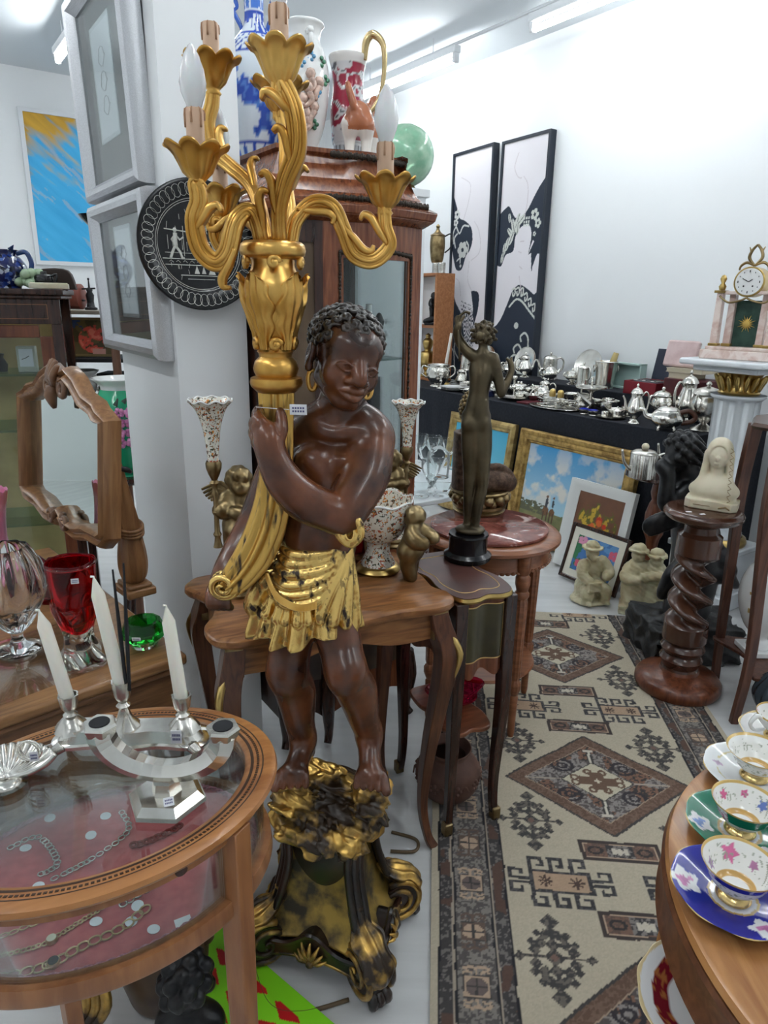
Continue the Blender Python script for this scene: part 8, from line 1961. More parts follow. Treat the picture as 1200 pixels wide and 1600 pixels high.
leaning('bouquet_painting','white framed painting of orange and red flowers',3.17,3.28,2.70,2.24,.545,bouquet,.065,[(0,.004),(.012,.008),(.03,.016),(.05,.024),(.065,.024),(.065,-.012),(0,-.012)],mat('cream_white_frame',S(228,229,226),.5),70,80)
def waterlily(X,Y,C):
    h=Y.max();y=(Y+h)/(2*h);w=X.max();x=(X+w)/(2*w);C[:]=S(66,116,176);n=fbm(x,y,7,141,4);C[n>.56]=S(96,148,200);C[(x<.3)&(n>.44)]=S(52,120,78)
    for k in range(7):
        cx,cy=.2+.65*hsh(k,4),.15+.75*hsh(k,5)
        for j in range(5):C[np.hypot(x-cx-.06*math.cos(j*1.26),y-cy-.05*math.sin(j*1.26))<.045]=S(222,150,180)if k%2 else S(214,96,120)
    C[(np.abs(y-.14-.06*np.sin(x*6))<.018)&(x>.45)]=S(190,40,50)
leaning('lily_picture','small dark framed picture of pink flowers on blue water',3.03,3.13,2.545,2.14,.335,waterlily,.022,[(0,.004),(.006,.010),(.018,.010),(.022,.004),(.022,-.012),(0,-.012)],DMAHOG,70,60,'picture',(.042,mat('cream_mount',S(226,222,206),.8)))

# ---------------------------------------------------------------- cream figurines on the floor
IVY=mat('ivory_resin',S(204,196,164),.45,0,S(184,172,136),14,sub=.1)
p=at(920,938);CF=thing('seated_figurine','cream figurine of a seated old man in a hat holding a box','figurine',p,.25)
F=Field((-.14,-.14,0),(.14,.14,.36),.0036)
F.ell((0,0,.012),(.105,.095,.022),.01);F.ell((.0,.02,.07),(.075,.075,.075),.03);F.ell((.01,.02,.17),(.060,.05,.085),.03);F.ell((-.01,.0,.282),(.034,.038,.042),.01);F.ell((-.014,-.03,.262),(.02,.022,.026),.012)
F.shape((-.012,0,.315),.06,lambda X,Y,Z:np.maximum(np.sqrt((X+.012)**2+(Y)**2)-.056,np.abs(Z-.308)-.006),.004);F.ell((-.012,.0,.322),(.036,.036,.026),.006)
F.chain([(.06,.01,.225),(.085,-.03,.17),(.04,-.07,.16)],[.028,.025,.018],.015);F.chain([(-.055,.0,.22),(-.075,-.03,.17),(-.045,-.07,.14)],[.026,.024,.018],.015)
F.shape((-.03,-.075,.12),.06,lambda X,Y,Z:np.maximum(np.maximum(np.abs(X+.03)-.036,np.abs(Y+.078)-.022),np.abs(Z-.118)-.028),.003)
F.chain([(.03,-.02,.09),(.045,-.07,.085),(.045,-.075,.03)],[.035,.030,.02],.015);F.chain([(-.03,-.02,.09),(-.05,-.06,.07),(-.055,-.065,.03)],[.035,.030,.02],.015);F.ell((.048,-.09,.022),(.018,.028,.014),.008);F.ell((-.055,-.085,.022),(.018,.028,.014),.008)
F.rough(.0018,110,2);ob(F.mesh('seated_man'),'seated_man',IVY,CF,sm=180)
p=at(1003,958);CG=thing('couple_figurine','cream figurine of two old people in hats leaning together','figurine',p,-.35)
F=Field((-.16,-.13,0),(.16,.13,.40),.0038)
F.shape((0,0,.025),.18,lambda X,Y,Z:np.maximum(np.maximum(np.abs(X)-.12,np.abs(Y)-.062),np.abs(Z-.024)-.024),.004)
for s,hx,hz in((-1,-.055,.325),(1,.035,.310)):
    F.chain([(s*.05,0,.07),(s*.055,.005,.16),(hx*.9,0,.26)],[.058,.060,.045],.02);F.ell((hx,-.015,hz),(.034,.038,.040),.008)
    hy=-.01;F.shape((hx,hy,hz+.03),.07,lambda X,Y,Z,a=hx,b=hz:np.maximum(np.sqrt((X-a)**2+(Y+.012)**2)-.050,np.abs(Z-b-.024)-.007),.004);F.ell((hx,-.008,hz+.036),(.036,.037,.024),.005)
    for q in(-.02,.02):F.cone((s*.05+q,-.01,.09),(s*.05+q,-.03,.055),.02,.018,.008);F.ell((s*.05+q,-.045,.055),(.014,.024,.012),.006)
F.chain([(.09,0,.22),(.11,-.04,.17),(.06,-.06,.16)],[.032,.028,.018],.012);F.chain([(-.09,0,.24),(-.10,-.045,.20),(-.04,-.06,.20)],[.030,.026,.018],.012);F.chain([(-.02,-.05,.22),(.02,-.06,.23),(.06,-.05,.24)],.02,.01)
F.rough(.002,100,4);ob(F.mesh('old_couple'),'old_couple',IVY,CG,sm=180)

# ---------------------------------------------------------------- marble column with pink marble clock
q=ad(1150,640,3.55);MP=Vector((q.x,q.y,0));topz=ad(1140,562,3.5).z
PD=thing('marble_pedestal','white fluted marble column with gilt capital carrying the clock','pedestal',MP,ROOM_ANG)
for(z0,z1,w,nm)in((0,.10,.36,'plinth_slab'),(.10,.30,.31,'plinth_block'),(.30,.335,.34,'plinth_cap')):g=G();g.box((0,0,(z0+z1)/2),(w,w,z1-z0));ob(g,nm,MARBLE,PD,bev=.008)
g=G();g.lathe([(.15,.335),(.155,.35),(.15,.37),(.13,.38)],40);ob(g,'base_ring',BRASS,PD,sm=60)
zc=topz-.175
g=G();g.lathe([(.125,.38),(.125,.40),(.112,.42),(.112,zc-.03),(.120,zc-.02),(.130,zc-.012),(.130,zc)],96,rm=lambda a,t:1-(.15*abs(math.sin(5*a))**1.5 if .3<t<.6 else 0));ob(g,'fluted_shaft',MARBLE,PD,sm=60)
g=G();g.lathe([(.095,zc),(.10,zc+.01),(.085,zc+.025),(.085,zc+.06),(.10,zc+.10),(.115,zc+.115),(0,zc+.115)],60);cp=ob(g,'gilt_capital',BRASS,PD,sm=60);g=G()
for k in range(16):a=2*PI*k/16;r=.088;g.tube([(r*math.cos(a),r*math.sin(a),zc+.02),((r+.018)*math.cos(a),(r+.018)*math.sin(a),zc+.07),((r+.036)*math.cos(a),(r+.036)*math.sin(a),zc+.095)],[.008,.014,.005],6,sub=4)
ob(g,'acanthus_leaves',BRASS,cp,sm=180)
for(z0,z1,w)in((topz-.06,topz-.03,.34),(topz-.03,topz,.44)):g=G();g.box((0,0,(z0+z1)/2),(w,w,z1-z0));ob(g,'top_slab',MARBLE,PD,bev=.010)
cl0=MP+Vector((-.035,-.02,topz+.0008));CLK=thing('marble_clock','pink marble portico clock with gilt ribbon on the marble column','clock',cl0,-.72)
g=G();g.box((0,0,.022),(.34,.17,.044));g.box((0,0,.052),(.30,.15,.016));ob(g,'marble_base',PMARB,CLK,bev=.004)
for x in(-.125,-.075,.075,.125):
    g=G();g.box((x,-.02 if abs(x)>.1 else .02,.19),(.034,.05,.25),top=.86);cl=ob(g,'marble_column',PMARB,CLK,bev=.003);g=G();g.box((x,-.02 if abs(x)>.1 else .02,.067),(.044,.06,.014));ob(g,'gilt_foot',BRASS,cl,bev=.003)
    if abs(x)>.1:g=G();g.box((x,-.02,.320),(.050,.064,.012));g.lathe([(0,.326),(.014,.328),(.018,.345),(.008,.36),(.016,.38),(.010,.395),(0,.40)],14,(x,-.02,0));ob(g,'urn_finial',BRASS,cl,sm=60)
g=G();g.box((0,.035,.17),(.115,.02,.22));gp=ob(g,'green_panel',mat('verd_marble',S(58,84,74),.2,0,S(40,62,54),14),CLK);g=G();g.lathe([(0,0),(.018,0),(.015,.006),(0,.008)],16,T=Matrix.Translation((0,.024,.17))@Matrix.Rotation(PI/2,4,'X'))
for k in range(16):a=2*PI*k/16;L=.042 if k%2 else .032;g.tube([(.014*math.cos(a),.022,.17+.014*math.sin(a)),(L*math.cos(a),.022,.17+L*math.sin(a))],[.004,.0006],5)
ob(g,'sun_mask',mat('bright_gilt',(.78,.55,.16),.3,.9),gp)
g=G();g.box((0,.01,.315),(.21,.11,.016));ob(g,'entablature',PMARB,CLK,bev=.003)
g=G();g.tube([(0,-.05,.365),(0,.07,.365)],.070,36);dr=ob(g,'gilt_drum',BRASS,CLK,bev=.004)
g=G();g.lathe([(0,0),(.062,0),(.060,.004),(0,.005)],36,T=Matrix.Translation((0,-.0505,.365))@Matrix.Rotation(PI/2,4,'X'));di=ob(g,'enamel_dial',PORC,dr);g=G()
for k in range(12):a=2*PI*k/12;g.box((.048*math.sin(a),-.0565,.365+.048*math.cos(a)),(.004,.001,.010)if k%3==0 else(.003,.001,.006))
g.tube([(0,-.058,.365),(-.028,-.058,.380)],.0016,5);g.tube([(0,-.058,.365),(.016,-.058,.376)],.0020,5)
for s in(-1,1):g.sph((s*.020,-.0565,.345),(.004,.001,.004),8)
ob(g,'numerals_and_hands',BLACKM,di);g=G()
for s in(-1,1):
    g.tube([(0,0,.44),(s*.035,0,.455),(s*.060,0,.440),(s*.065,0,.420)],[.005,.007,.006,.004],6,sub=4);g.tube([(0,0,.44),(s*.028,0,.475),(s*.020,0,.51),(0,0,.535)],[.005,.008,.007,.005],6,sub=5);g.tube([(s*.022,0,.50),(s*.034,0,.525)],[.006,.002],5)
ob(g,'ribbon_crest',ABRASS,CLK,sm=180);g=G()
for s in(-1,1):g.tube([(s*.125,-.045,.300),(s*.08,-.05,.270),(s*.03,-.05,.278),(0,-.05,.292)],.005,6,sub=5)
ob(g,'gilt_swag',ABRASS,CLK,sm=180)

# ---------------------------------------------------------------- barley twist column with cream bust
TC0=Vector((1.255,2.60,.009));TW=thing('twist_column','dark wooden barley twist column standing on the rug edge','column',TC0)
g=G();g.lathe([(0,0),(.165,0),(.172,.012),(.172,.036),(.160,.052),(.120,.066),(.080,.078),(.074,.09)],56);ob(g,'round_base',MAHOG,TW,sm=40)
DW=mat('dark_walnut',(.045,.016,.009),.24,0,(.10,.038,.019),5,.3,.75,stretch=(2,2,1),coat=.45)
g=G();g.lathe([(.074,.088),(.070,.10),(.078,.12),(.086,.135),(.078,.15),(.070,.158),(.082,.168),(.088,.185),(.080,.20),(.072,.208),(.084,.216),(.088,.226),(.086,.29)],44);ob(g,'turned_foot',DW,TW,sm=40)
def tw(s,t):
    z=.285+.315*t;a=2*PI*s;ph=2*a+t*2*PI*3.2;fade=min(1,min(t,1-t)*8);r=.060+fade*.027*math.cos(ph)+(1-fade)*.024
    return(r*math.cos(a),r*math.sin(a),z)
g=G();g.grid(tw,64,90,close_u=True);ob(g,'twisted_shaft',DW,TW,sm=180)
g=G();g.lathe([(.084,.598),(.084,.675),(.078,.68),(.066,.69),(.064,.715),(.080,.73),(.10,.745),(.115,.748)],44);ob(g,'turned_neck',DW,TW,sm=40)
g=G();g.lathe([(0,.745),(.135,.745),(.146,.755),(.148,.768),(.140,.780),(.130,.784),(0,.784)],56);ob(g,'round_top',DW,TW,sm=40)
bp_=TC0+Vector((.035,.02,.7845));BT=thing('veiled_bust','cream bust of a veiled woman on the barley twist column','bust',bp_,-.55)
F=Field((-.13,-.11,0),(.13,.12,.29),.0030)
F.shape((0,0,.018),.14,lambda X,Y,Z:np.maximum(np.maximum(np.abs(X)-.095,np.abs(Y)-.062),np.maximum(np.abs(X)+np.abs(Y)-.135,np.abs(Z-.018)-.018)),.004)
F.ell((0,.010,.222),(.047,.050,.055),.01);F.ell((0,.036,.15),(.040,.022,.085),.015)
for s in(-1,1):F.chain([(s*.041,.002,.215),(s*.043,.002,.17),(s*.046,-.004,.125),(s*.052,-.02,.085)],[.011,.0105,.012,.010],.008)
F.ell((0,-.045,.200),(.034,.060,.050),.006,'sub');F.ell((0,-.05,.150),(.036,.05,.045),.008,'sub')
F.ell((0,.0,.068),(.092,.055,.046),.02);F.ell((0,.0,.095),(.062,.040,.030),.02);F.cone((0,.004,.11),(0,.0,.18),.024,.021,.014)
F.ell((0,-.004,.205),(.034,.040,.046),.006);F.ell((0,-.022,.175),(.018,.018,.014),.010);F.ell((0,-.046,.202),(.0065,.010,.012),.006);F.ell((0,-.040,.182),(.011,.007,.0045),.004)
for s in(-1,1):F.ell((s*.014,-.046,.213),(.0095,.007,.006),.005,'sub');F.ell((s*.014,-.036,.212),(.007,.005,.004),.002)
ob(F.mesh('bust'),'bust',CREAM,BT,sm=180)
g=G()
for k in range(9):t_=k/8;x,z=.050+.014*t_,.245-.19*t_;g.tube([(x-.010,-.036-.01*t_,z),(x+.002,-.040-.01*t_,z-.010),(x-.010,-.036-.01*t_,z-.020)],.0014,4)
g.tube([(-.06,-.064,.018),(.0,-.064,.018)],.0012,4);g.tube([(.03,-.064,.014),(.055,-.064,.022),(.07,-.062,.012)],.003,5);ob(g,'incised_pattern',mat('sepia_line',S(140,116,80),.7),BT)
for k,(x,y)in enumerate(((-.085,-.055),(-.045,-.085))):g=G();g.box((0,0,.0006),(.022,.012,.001));ob(g,'paper_scrap',PAPER,loc=TC0+Vector((x,y,.785)),rot=(0,0,.3*k),label=['white paper label at the rim of the twist column top','white paper label in front of the veiled bust'][k],cat='label')

# ---------------------------------------------------------------- black bronze figure on a rock behind the column
mc=Vector((1.40,2.93,0));MM=thing('black_bronze_figure','black bronze curly haired figure on a rock behind the twist column','statue',mc)
F=Field((-.24,-.19,0),(.24,.22,.24),.0065);F.shape((0,0,.10),.34,lambda X,Y,Z:np.maximum(np.maximum(np.abs(X+.10*Y)-.205,np.abs(Y-.1*X)-.165),np.abs(Z-.09)-.09),.02);F.ell((-.10,-.06,.185),(.07,.05,.02),.02);F.rough(.010,34,3);ob(F.mesh('rock_base'),'rock_base',mat('black_rock',(.010,.011,.012),.5,0,(.022,.023,.025),30,bump=.5,bscale=60),MM,sm=180)
F=Field((-.30,-.18,.15),(.22,.20,1.08),.0052);h0=ad(1066,705,2.90)-mc
F.chain([(0,0,.17),(.02,.01,.45),(-.02,0,.62),(-.06,0,.78)],[.09,.10,.085,.075],.03);F.chain([(-.06,0,.78),(-.10,0,.86),tuple(h0)],[.07,.05,.045],.03)
F.ell(h0,(.066,.075,.078),.015);F.ell(h0+Vector((-.045,-.02,-.035)),(.035,.04,.04),.02);F.ell(h0+Vector((-.078,-.025,-.03)),(.014,.014,.014),.01)
for i in range(46):
    z=1-1.35*(i+.5)/46;a=i*2.4;d=Vector((math.sqrt(max(0,1-z*z))*math.cos(a),math.sqrt(max(0,1-z*z))*math.sin(a),z))
    if d.x<-.6 and d.z<.3:continue
    b=h0+Vector((d.x*.07,d.y*.078,d.z*.08));F.cone(b,b+Vector((.03,.01*math.sin(a),-.018)),.017,.008,.006)
F.chain([(-.10,-.06,.80),(-.19,-.09,.74),(-.20,-.08,.86),tuple(h0+Vector((-.09,-.03,-.06)))],[.04,.034,.028,.026],.015)
for k in range(9):a=2.3+k*.17;F.chain([(-.05,-.04,.70),(-.05+.10*math.cos(a),-.07,.70+.10*math.sin(a)*.4-.03),(-.06+.20*math.cos(a),-.06,.70+.20*math.sin(a)*.35-.07)],[.018,.020,.014],.006,3)
F.chain([(.02,0,.50),(.10,-.04,.48),(.18,-.02,.40)],[.05,.042,.014],.02);F.chain([(.02,-.02,.42),(.12,-.05,.40),(.20,-.03,.34)],[.04,.032,.010],.02);F.chain([(-.02,-.03,.45),(-.10,-.06,.40),(-.14,-.05,.30)],[.05,.04,.02],.02)
ob(F.mesh('figure'),'figure',DBRONZE,MM,sm=180)
# ---------------------------------------------------------------- small dark round table with two ribbed jars
rt0=ad(1008,742,3.5);RT=thing('dark_round_table','dark turned wood occasional table holding two ribbed silver jars','table',Vector((rt0.x+.10,rt0.y+.04,0)))
g=G();g.lathe([(0,rt0.z-.022),(.17,rt0.z-.022),(.185,rt0.z-.012),(.18,rt0.z),(0,rt0.z)],12,rm=lambda a,t:1+.02*math.cos(6*a));ob(g,'top',DMAHOG,RT,sm=30)
g=G();zz=rt0.z-.02;g.lathe([(.03,.12),(.045,.16),(.05,.25),(.03,.30),(.035,.34),(.05,.38),(.054,.48),(.04,.54),(.03,.56),(.04,.60),(.03,zz)],40,rm=lambda a,t:1+(.08*math.cos(8*a)if .4<t<.7 else 0));ob(g,'fluted_column',MAHOG,RT,sm=50)
for k in range(3):a=2*PI*k/3-.9;g=G();g.tube([(.02*math.cos(a),.02*math.sin(a),.18),(.07*math.cos(a),.07*math.sin(a),.14),(.13*math.cos(a),.13*math.sin(a),.022)],[.03,.024,.018],8,sub=5);ob(g,'leg',DMAHOG,RT,sm=180)
for k,(px,py,h,lab)in enumerate(((1003,742,.155,'ribbed silver jar with cream knob on the dark round table, nearer the pictures'),(1060,716,.17,'ribbed silver jar with cream knob behind the black bronze head'))):
    d=ad(px,py,3.45 if k==0 else 3.56);JR_=thing('ribbed_jar',lab,'jar',Vector((d.x,d.y,rt0.z+.0006)),group='ribbed silver jars')
    r=.066;g=G();g.lathe([(0,0),(r,0),(r,h*.78),(r*.96,h*.80)],60,rm=lambda a,t:1+.03*math.cos(20*a));ob(g,'ribbed_body',SILVERD,JR_,sm=60);ob(spin([(r,h*.79),(r*1.02,h*.82),(r*.7,h*.9),(r*.2,h*.93),(0,h*.94)],28),'lid',SILVERD,JR_,sm=60);g=G();g.sph((0,0,h*1.02),.019,12);ob(g,'cream_knob',CREAM,JR_,sm=180)
    g=G();g.tube([(-r,0,h*.25),(-r*1.5,0,h*.5),(-r*1.75,0,h*.92)],[.011,.008,.006],8,sub=4);ob(g,'spout',SILVERD,JR_,sm=180);g=G();g.tube([(r,0,h*.7),(r*1.6,0,h*.78),(r*1.5,0,h*.35),(r,0,h*.25)],.006,8,sub=4);ob(g,'handle',SILVERD,JR_,sm=180)

# ---------------------------------------------------------------- tall plant stand at the right edge with china vase
LEGW=wood('stand_wood',(.060,.022,.014),(.14,.055,.032),.4,'z',7,.15)
sc_=Vector((1.615,2.50,0));PS=thing('plant_stand','tall wooden plant stand with bowed legs at the right edge','stand',sc_)
z_top=1.15
g=G();g.lathe([(0,z_top-.024),(.26,z_top-.024),(.275,z_top-.012),(.265,z_top),(0,z_top)],8,rm=lambda a,t:1+.05*math.cos(4*a));ob(g,'top_board',DW,PS,sm=20)
for k,(P_,Ys)in enumerate((([(1180,672),(1158,760),(1146,850),(1130,960),(1117,1060)],[2.60,2.62,2.64,2.66,2.675]),([(1222,690),(1200,800),(1188,900),(1172,1030),(1146,1128)],[2.30,2.31,2.32,2.33,2.342]))):
    P3=[ad(x,y,Y)for(x,y),Y in zip(P_,Ys)];P3[0].z=z_top-.02;P3[-1].z=0.0
    g=G();g.tube(P3,[.022,.021,.019,.017,.015],sub=6,sec=[(-1,-.8),(1,-.8),(1,.8),(-1,.8)],up=(1,0,0));ob(g,'bowed_leg',LEGW,PS,W=True,sm=40,bev=.003)
for(x,y)in((1.90,2.40),(1.86,2.72)):g=G();dx_,dy_=x-sc_.x,y-sc_.y;g.tube([(dx_*.7,dy_*.7,z_top-.02),(dx_*.75,dy_*.75,.6),(dx_*.85,dy_*.85,.25),(dx_*1.05,dy_*1.05,0)],[.022,.02,.018,.015],sub=6,sec=[(-1,-.8),(1,-.8),(1,.8),(-1,.8)],up=(1,0,0));ob(g,'bowed_leg',LEGW,PS,sm=40,bev=.003)
g=G();g.prism([(a[0],a[1])for a in cr([(-.20,-.17),(0,-.14),(.20,-.17),(.24,0),(.20,.18),(0,.15),(-.20,.18),(-.15,0)],5,True)],.19,.206);ob(g,'lower_shelf',LEGW,PS,sm=20,bev=.004)
p=ad(1190,1005,2.52);VZ=thing('emblem_vase','white china vase with gold crest on the lower shelf of the stand','vase',Vector((p.x,p.y+.02,.2068)))
g=G();g.box((0,0,.012),(.13,.13,.024));ob(g,'square_foot',PORC,VZ,bev=.004);ob(spin([(0,.024),(.045,.024),(.04,.05),(.030,.07),(.07,.12),(.10,.20),(.105,.28),(.085,.35),(.06,.38),(.065,.40),(.055,.40),(0,.37)],40),'vase_body',PORC,VZ,sm=60)
g=G();a=-2.55
def crest(s,t):b=a+(s-.5)*.36;z=.19+.09*t;r=np.interp(z,[.12,.20,.28,.35],[.07,.10,.105,.085])+.0012;w=1-.25*math.sin(PI*t)+.15*abs(s-.5);b=a+(s-.5)*.36*w;return(r*math.cos(b),r*math.sin(b),z)
g.grid(crest,9,9);ob(g,'gold_crest',mat('matt_gilt',(.45,.30,.10),.45,.6,(.62,.45,.18),60),VZ,sm=180)
p=at(1204,1150,0);RVS=thing('ribbed_black_vase','dark ribbed vase on the floor beside the plant stand leg','vase',p+Vector((.03,.04,0)))
ob(spin([(0,0),(.055,0),(.06,.01),(.05,.02),(.022,.035)],32),'round_foot',BLACK,RVS,sm=60);ob(spin([(.02,.03),(.05,.06),(.085,.12),(.09,.17),(.06,.22),(.03,.25),(.035,.27),(0,.24)],72,lambda a,t:1+.05*math.cos(14*a)),'ribbed_body',mat('slate_glaze',S(52,62,70),.25,coat=.4),RVS,sm=60)
# dark console right of the marble column, with a gilt urn
g=G();CN=thing('dark_console','dark wooden console beyond the marble column at the right edge','console',uv(3.72,1.30,0),ROOM_ANG)
g=G();g.box((0,0,.95),(.50,.80,.03));ob(g,'top',DMAHOG,CN,bev=.006);g=G();g.box((0,0,.86),(.44,.74,.15));ob(g,'frieze',DMAHOG,CN,bev=.004)
for x in(-.2,.2):
    for y in(-.34,.34):g=G();g.tube([(x,y,0),(x,y,.79)],[.02,.03],sec=[(-1,-1),(1,-1),(1,1),(-1,1)]);ob(g,'leg',DMAHOG,CN)
g=G();g.box((0,0,.22),(.42,.72,.02));ob(g,'undershelf',DMAHOG,CN)
p=uv(3.62,1.50,.9655);GU=thing('gilt_urn','gilt leaf moulded urn on the dark console at the right edge','urn',p);ob(spin([(0,0),(.06,0),(.065,.02),(.03,.05),(.05,.10),(.10,.17),(.105,.22),(.07,.27),(.08,.29),(0,.26)],36,lambda a,t:1+.06*math.cos(9*a)*(t>.3)),'urn_body',ABRASS,GU,sm=60)
g=G()
for s in(-1,1):g.tube([(s*.09,0,.24),(s*.14,0,.25),(s*.14,0,.18),(s*.09,0,.14)],.010,8,sub=5)
ob(g,'handles',ABRASS,GU,sm=180)

# ---------------------------------------------------------------- glassware on a white table behind the cabinet
gt=at(668,752,.70);WT=thing('white_table','small white table of glassware behind the cabinet corner','table',Vector((gt.x-.05,gt.y+.05,0)),ROOM_ANG)
g=G();g.box((0,0,.688),(.55,.70,.022));ob(g,'top',mat('white_laminate',(.74,.77,.79),.3),WT,bev=.004)
for x in(-.24,.24):
    for y in(-.31,.31):g=G();g.box((x,y,.339),(.04,.04,.676));ob(g,'leg',MATS['white_laminate'],WT)
gi=0
for(px,py,kind,lab)in[(655,722,0,'crystal goblet at the left rear of the white table'),(664,740,0,'crystal goblet left of the covered glass jar'),(684,745,1,'covered glass jar on the white table'),(672,770,0,'crystal goblet in front of the covered jar'),(690,775,2,'cut glass bowl in front of the covered jar'),(657,775,2,'cut glass bowl at the left front of the white table'),(700,730,0,'crystal goblet right of the covered jar'),(676,725,0,'crystal goblet behind the covered jar')]:
    p=at(px,py,.70)+Vector((0,0,.0));k=WT.location;
    t=thing('glass_vessel',lab,'glass',Vector((p.x,p.y,.6995)),group='glassware on the white table')
    if kind==0:ob(spin([(0,0),(.035,0),(.006,.012),(.005,.06),(.02,.075),(.042,.11),(.045,.15),(.041,.15),(.02,.085),(0,.08)],20),'goblet',THINC,t,sm=60)
    elif kind==1:ob(spin([(0,0),(.05,0),(.055,.01),(.058,.10),(.054,.11),(.05,.1),(0,.01)],24),'jar',THINC,t,sm=60);ob(spin([(.058,.112),(.05,.13),(.03,.15),(.012,.16),(.016,.175),(0,.18)],24),'lid',THINC,t,sm=60)
    else:ob(spin([(0,0),(.04,0),(.03,.015),(.055,.05),(.075,.08),(.07,.08),(.04,.03),(0,.02)],12),'bowl',THINC,t,sm=0)

# ================================================================ foreground right: round tea table
cc0=Vector((.868,.73,0));CR_=.447;CZ=.74
TT=thing('tea_table','round two tier walnut table set with teacups in the right foreground','table',cc0)
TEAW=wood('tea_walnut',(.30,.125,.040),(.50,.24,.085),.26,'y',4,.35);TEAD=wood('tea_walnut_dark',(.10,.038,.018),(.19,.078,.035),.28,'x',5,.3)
g=G();g.lathe([(0,CZ-.02),(CR_-.010,CZ-.02),(CR_-.002,CZ-.012),(CR_-.006,CZ-.002),(CR_-.012,CZ),(0,CZ)],120);ob(g,'table_top',TEAW,TT,sm=40)
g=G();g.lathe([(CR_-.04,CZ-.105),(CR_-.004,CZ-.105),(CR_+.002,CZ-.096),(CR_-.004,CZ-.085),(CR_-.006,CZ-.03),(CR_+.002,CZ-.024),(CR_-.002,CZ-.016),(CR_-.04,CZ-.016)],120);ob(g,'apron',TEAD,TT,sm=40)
g=G();g.lathe([(0,.478),(.425,.478),(.433,.486),(.425,.498),(0,.498)],96);ob(g,'lower_tier',TEAW,TT,sm=40)
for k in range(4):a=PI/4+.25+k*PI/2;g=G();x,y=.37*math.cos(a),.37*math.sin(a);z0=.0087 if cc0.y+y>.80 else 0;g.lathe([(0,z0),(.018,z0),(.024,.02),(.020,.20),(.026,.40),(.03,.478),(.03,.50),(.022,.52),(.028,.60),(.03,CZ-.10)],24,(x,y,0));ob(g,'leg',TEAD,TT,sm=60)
GILTC=mat('china_gilt',(.72,.52,.22),.22,.9)
def saucer_fn(base,acc,blobs,rz_=PI*.95):
    def fn(co):
        r=np.hypot(co[:,0],co[:,1]);a=np.arctan2(co[:,1],co[:,0]);C=np.tile(np.array(base),(len(co),1))
        for(r0,r1,c)in acc:C[(r>r0)&(r<r1)]=c
        for(ba,br,bs,c)in blobs:
            ba=ba-rz_;br=br*r.max()/.075;bs=bs*r.max()/.075;d=np.hypot(co[:,0]-br*math.cos(ba),co[:,1]-br*math.sin(ba));w=bs*(1+.18*np.cos(5*np.arctan2(co[:,1]-br*math.sin(ba),co[:,0]-br*math.cos(ba))));C[d<w]=S(232,232,232)
            n=fbm(co[:,0]*8,co[:,1]*8,9,7,2);C[(d<w*.62)&(n>.45)]=c;C[(d<w*.3)]=tuple(x*.8 for x in c)
        C[r>r.max()-.0022]=S(206,176,110)
        return C
    return fn
def cup_set(px,py,z,out_c,in_blobs,sau,label_c,label_s,rz,rim=.046,hc=.056,gold=True,sr=.075,sau_label=True,cup_label=True,handle_c=None):
    p=at(px,py,z+.01);p.z=z+.0008
    def scal(a,t):return 1+.018*math.cos(8*a)*(1 if t>.25 else 0)
    P=[(0,.003),(.030,.002),(.034,.004),(.055,.010),(sr,.019),(sr-.001,.021),(.054,.0125),(.030,.0065),(0,.006)]
    s=lathe_painted('saucer',P,140,sau,None,p,.1,.6,14,scal,label=label_s,cat='saucer',group='saucers on the tea table');s.rotation_euler=(0,0,rz)
    t=thing('teacup',label_c,'cup',p+Vector((0,0,.0075)),rz,'teacups on the tea table')
    def paint(co):
        r=np.hypot(co[:,0],co[:,1]);z_=co[:,2];a=np.arctan2(co[:,1],co[:,0]);C=np.tile(np.array(out_c),(len(co),1));zo=np.clip((z_-.012)/(hc-.012),0,1);prof=.022+(rim-.022)*zo**.6
        inner=r<prof-.0015;C[inner]=S(236,236,232);n=fbm(np.cos(a)*.05+1,z_+np.sin(a)*.05+1,260,17,2)
        for(ba,bz,bs,c)in in_blobs:d=np.hypot((np.angle(np.exp(1j*(a-ba+rz))))*.04,z_-bz);d=d*(1+.25*np.cos(5*np.arctan2(z_-bz,np.angle(np.exp(1j*(a-ba+rz)))*.04)));C[(d<bs)&inner]=c
        C[inner&(n>.72)&(z_>.028)&(z_<hc-.006)]=S(160,166,150)
        wp=(~inner)&(np.sin(a*3+.8)>.55)&(zo>.15);C[wp]=S(232,230,228);C[wp&(n>.58)]=S(206,110,150)
        if gold:C[inner&(z_<.0215)&(z_>.0165)]=S(196,156,90);C[z_>hc-.0018]=S(206,172,100)
        return C
    prof=[(0,.010),(.016,.011),(.024,.016),(.036,.030),(.043,.044),(rim,hc),(rim-.001,hc+.0006),(.041,.044),(.033,.030),(.021,.0175),(0,.014)]
    lathe_painted('bowl',prof,120,paint,t,None,.1,.6,12)
    ob(spin([(.020,0),(.024,.001),(.022,.006),(.017,.011),(.015,.012)],36),'gilt_foot',GILTC if gold else PORC,t,sm=60)
    g=G();g.tube([(-rim*.93,0,hc*.90),(-rim*1.25,0,hc*1.05),(-rim*1.50,0,hc*.75),(-rim*1.25,0,hc*.45),(-rim*.75,0,hc*.42)],[.0035,.0045,.0035,.0032,.003],8,sub=6);g.sph((-rim*1.22,0,hc*1.06),(.008,.004,.004),8);ob(g,'handle',handle_c or PORC,t,sm=180)
NAVY=S(40,44,150);GRN=S(24,120,92);PKR=S(214,110,158)
CBG=mat('cobalt_handle',NAVY,.12,coat=.5)
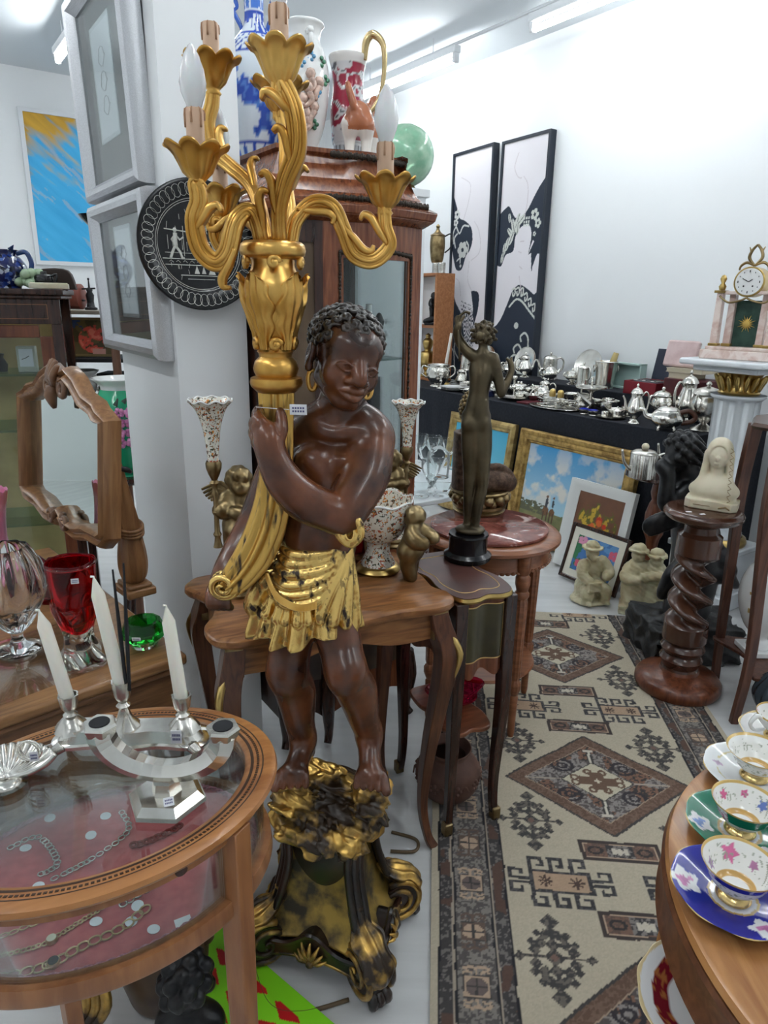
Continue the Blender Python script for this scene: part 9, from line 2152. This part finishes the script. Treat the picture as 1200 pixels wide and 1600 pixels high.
cup_set(1146,1398,CZ,NAVY,[(1.4,.040,.010,PKR),(2.4,.034,.006,S(160,130,170)),(.5,.036,.006,S(176,120,160))],saucer_fn(NAVY,[(.0,.030,S(222,222,224)),(.030,.034,S(190,160,96))],[(2.9,.056,.017,S(206,130,180)),(.9,.056,.017,S(206,130,180)),(5.0,.056,.017,S(206,130,180))]),'cobalt blue teacup with rose painted inside, nearest of the row','cobalt blue saucer with white flower reserves',PI*.93,handle_c=CBG,rim=.050,hc=.058,sr=.082)
cup_set(1156,1296,CZ,GRN,[(2.0,.040,.006,S(210,90,140)),(1.1,.042,.005,S(200,90,140)),(.3,.038,.007,S(96,120,190))],saucer_fn(GRN,[(.0,.028,S(222,222,224)),(.028,.033,S(190,160,96))],[(2.9,.054,.016,S(120,150,210)),(.9,.054,.016,S(150,150,210)),(5.0,.054,.016,S(150,150,210))]),'green teacup with flowers painted inside the white bowl','green saucer with white flower reserves',PI*.98,rim=.049,hc=.056,sr=.080)
cup_set(1178,1212,CZ,S(232,232,228),[(4.6,.030,.004,S(190,176,120))],saucer_fn(S(232,234,234),[(.060,.063,S(214,200,150))],[(2.6,.052,.012,S(200,176,200)),(3.6,.054,.008,S(176,170,200))]),'plain white gilt edged teacup behind the green one','white flowered saucer behind the green one',PI*.95,rim=.052,hc=.054,sr=.082)
cup_set(1214,1150,CZ,S(234,234,232),[],saucer_fn(S(234,234,232),[(.066,.070,S(206,180,120))],[]),'white teacup farthest back at the right edge','white gilt rimmed saucer farthest back',.2,rim=.044,hc=.05,sr=.068)
def plate_white(co):
    r=np.hypot(co[:,0],co[:,1]);C=np.tile(np.array(S(234,234,232)),(len(co),1));C[(r>.075)&(r<.083)]=S(206,184,130);n=fbm(co[:,0]*6,co[:,1]*6,7,3,3);C[(r<.05)&(n>.60)]=S(170,130,190);C[(r<.05)&(n>.68)]=S(206,110,150);C[r>.103]=S(206,176,110);return C
p=at(1146,1398,CZ+.01)+Vector((.128,-.146,0));p.z=CZ+.0008
lathe_painted('dessert_plate',[(0,.003),(.06,.002),(.066,.005),(.090,.014),(.106,.019),(.105,.021),(.088,.017),(.062,.008),(0,.007)],80,plate_white,None,p,label='white gilt banded plate with small flowers at the right edge',cat='plate')
def plate_red(co):
    r=np.hypot(co[:,0],co[:,1]);C=np.tile(np.array(S(234,234,234)),(len(co),1));n=fbm(co[:,0]*8,co[:,1]*8,12,23,2);m=(r>.078)&(r<.104);C[m]=S(122,26,40);C[m&(n>.58)]=S(176,110,60);C[(r>.060)&(r<.062)]=S(206,190,150);C[r>.122]=S(216,196,150);return C
p=at(1128,1590,.4988);p.z=.4988
lathe_painted('dinner_plate',[(0,.003),(.07,.002),(.075,.006),(.105,.014),(.125,.020),(.124,.022),(.103,.017),(.072,.009),(0,.008)],90,plate_red,None,p,label='white plate with crimson and gold band on the lower tier',cat='plate',rm=lambda a,t:1+.012*math.cos(12*a)*(t>.4))
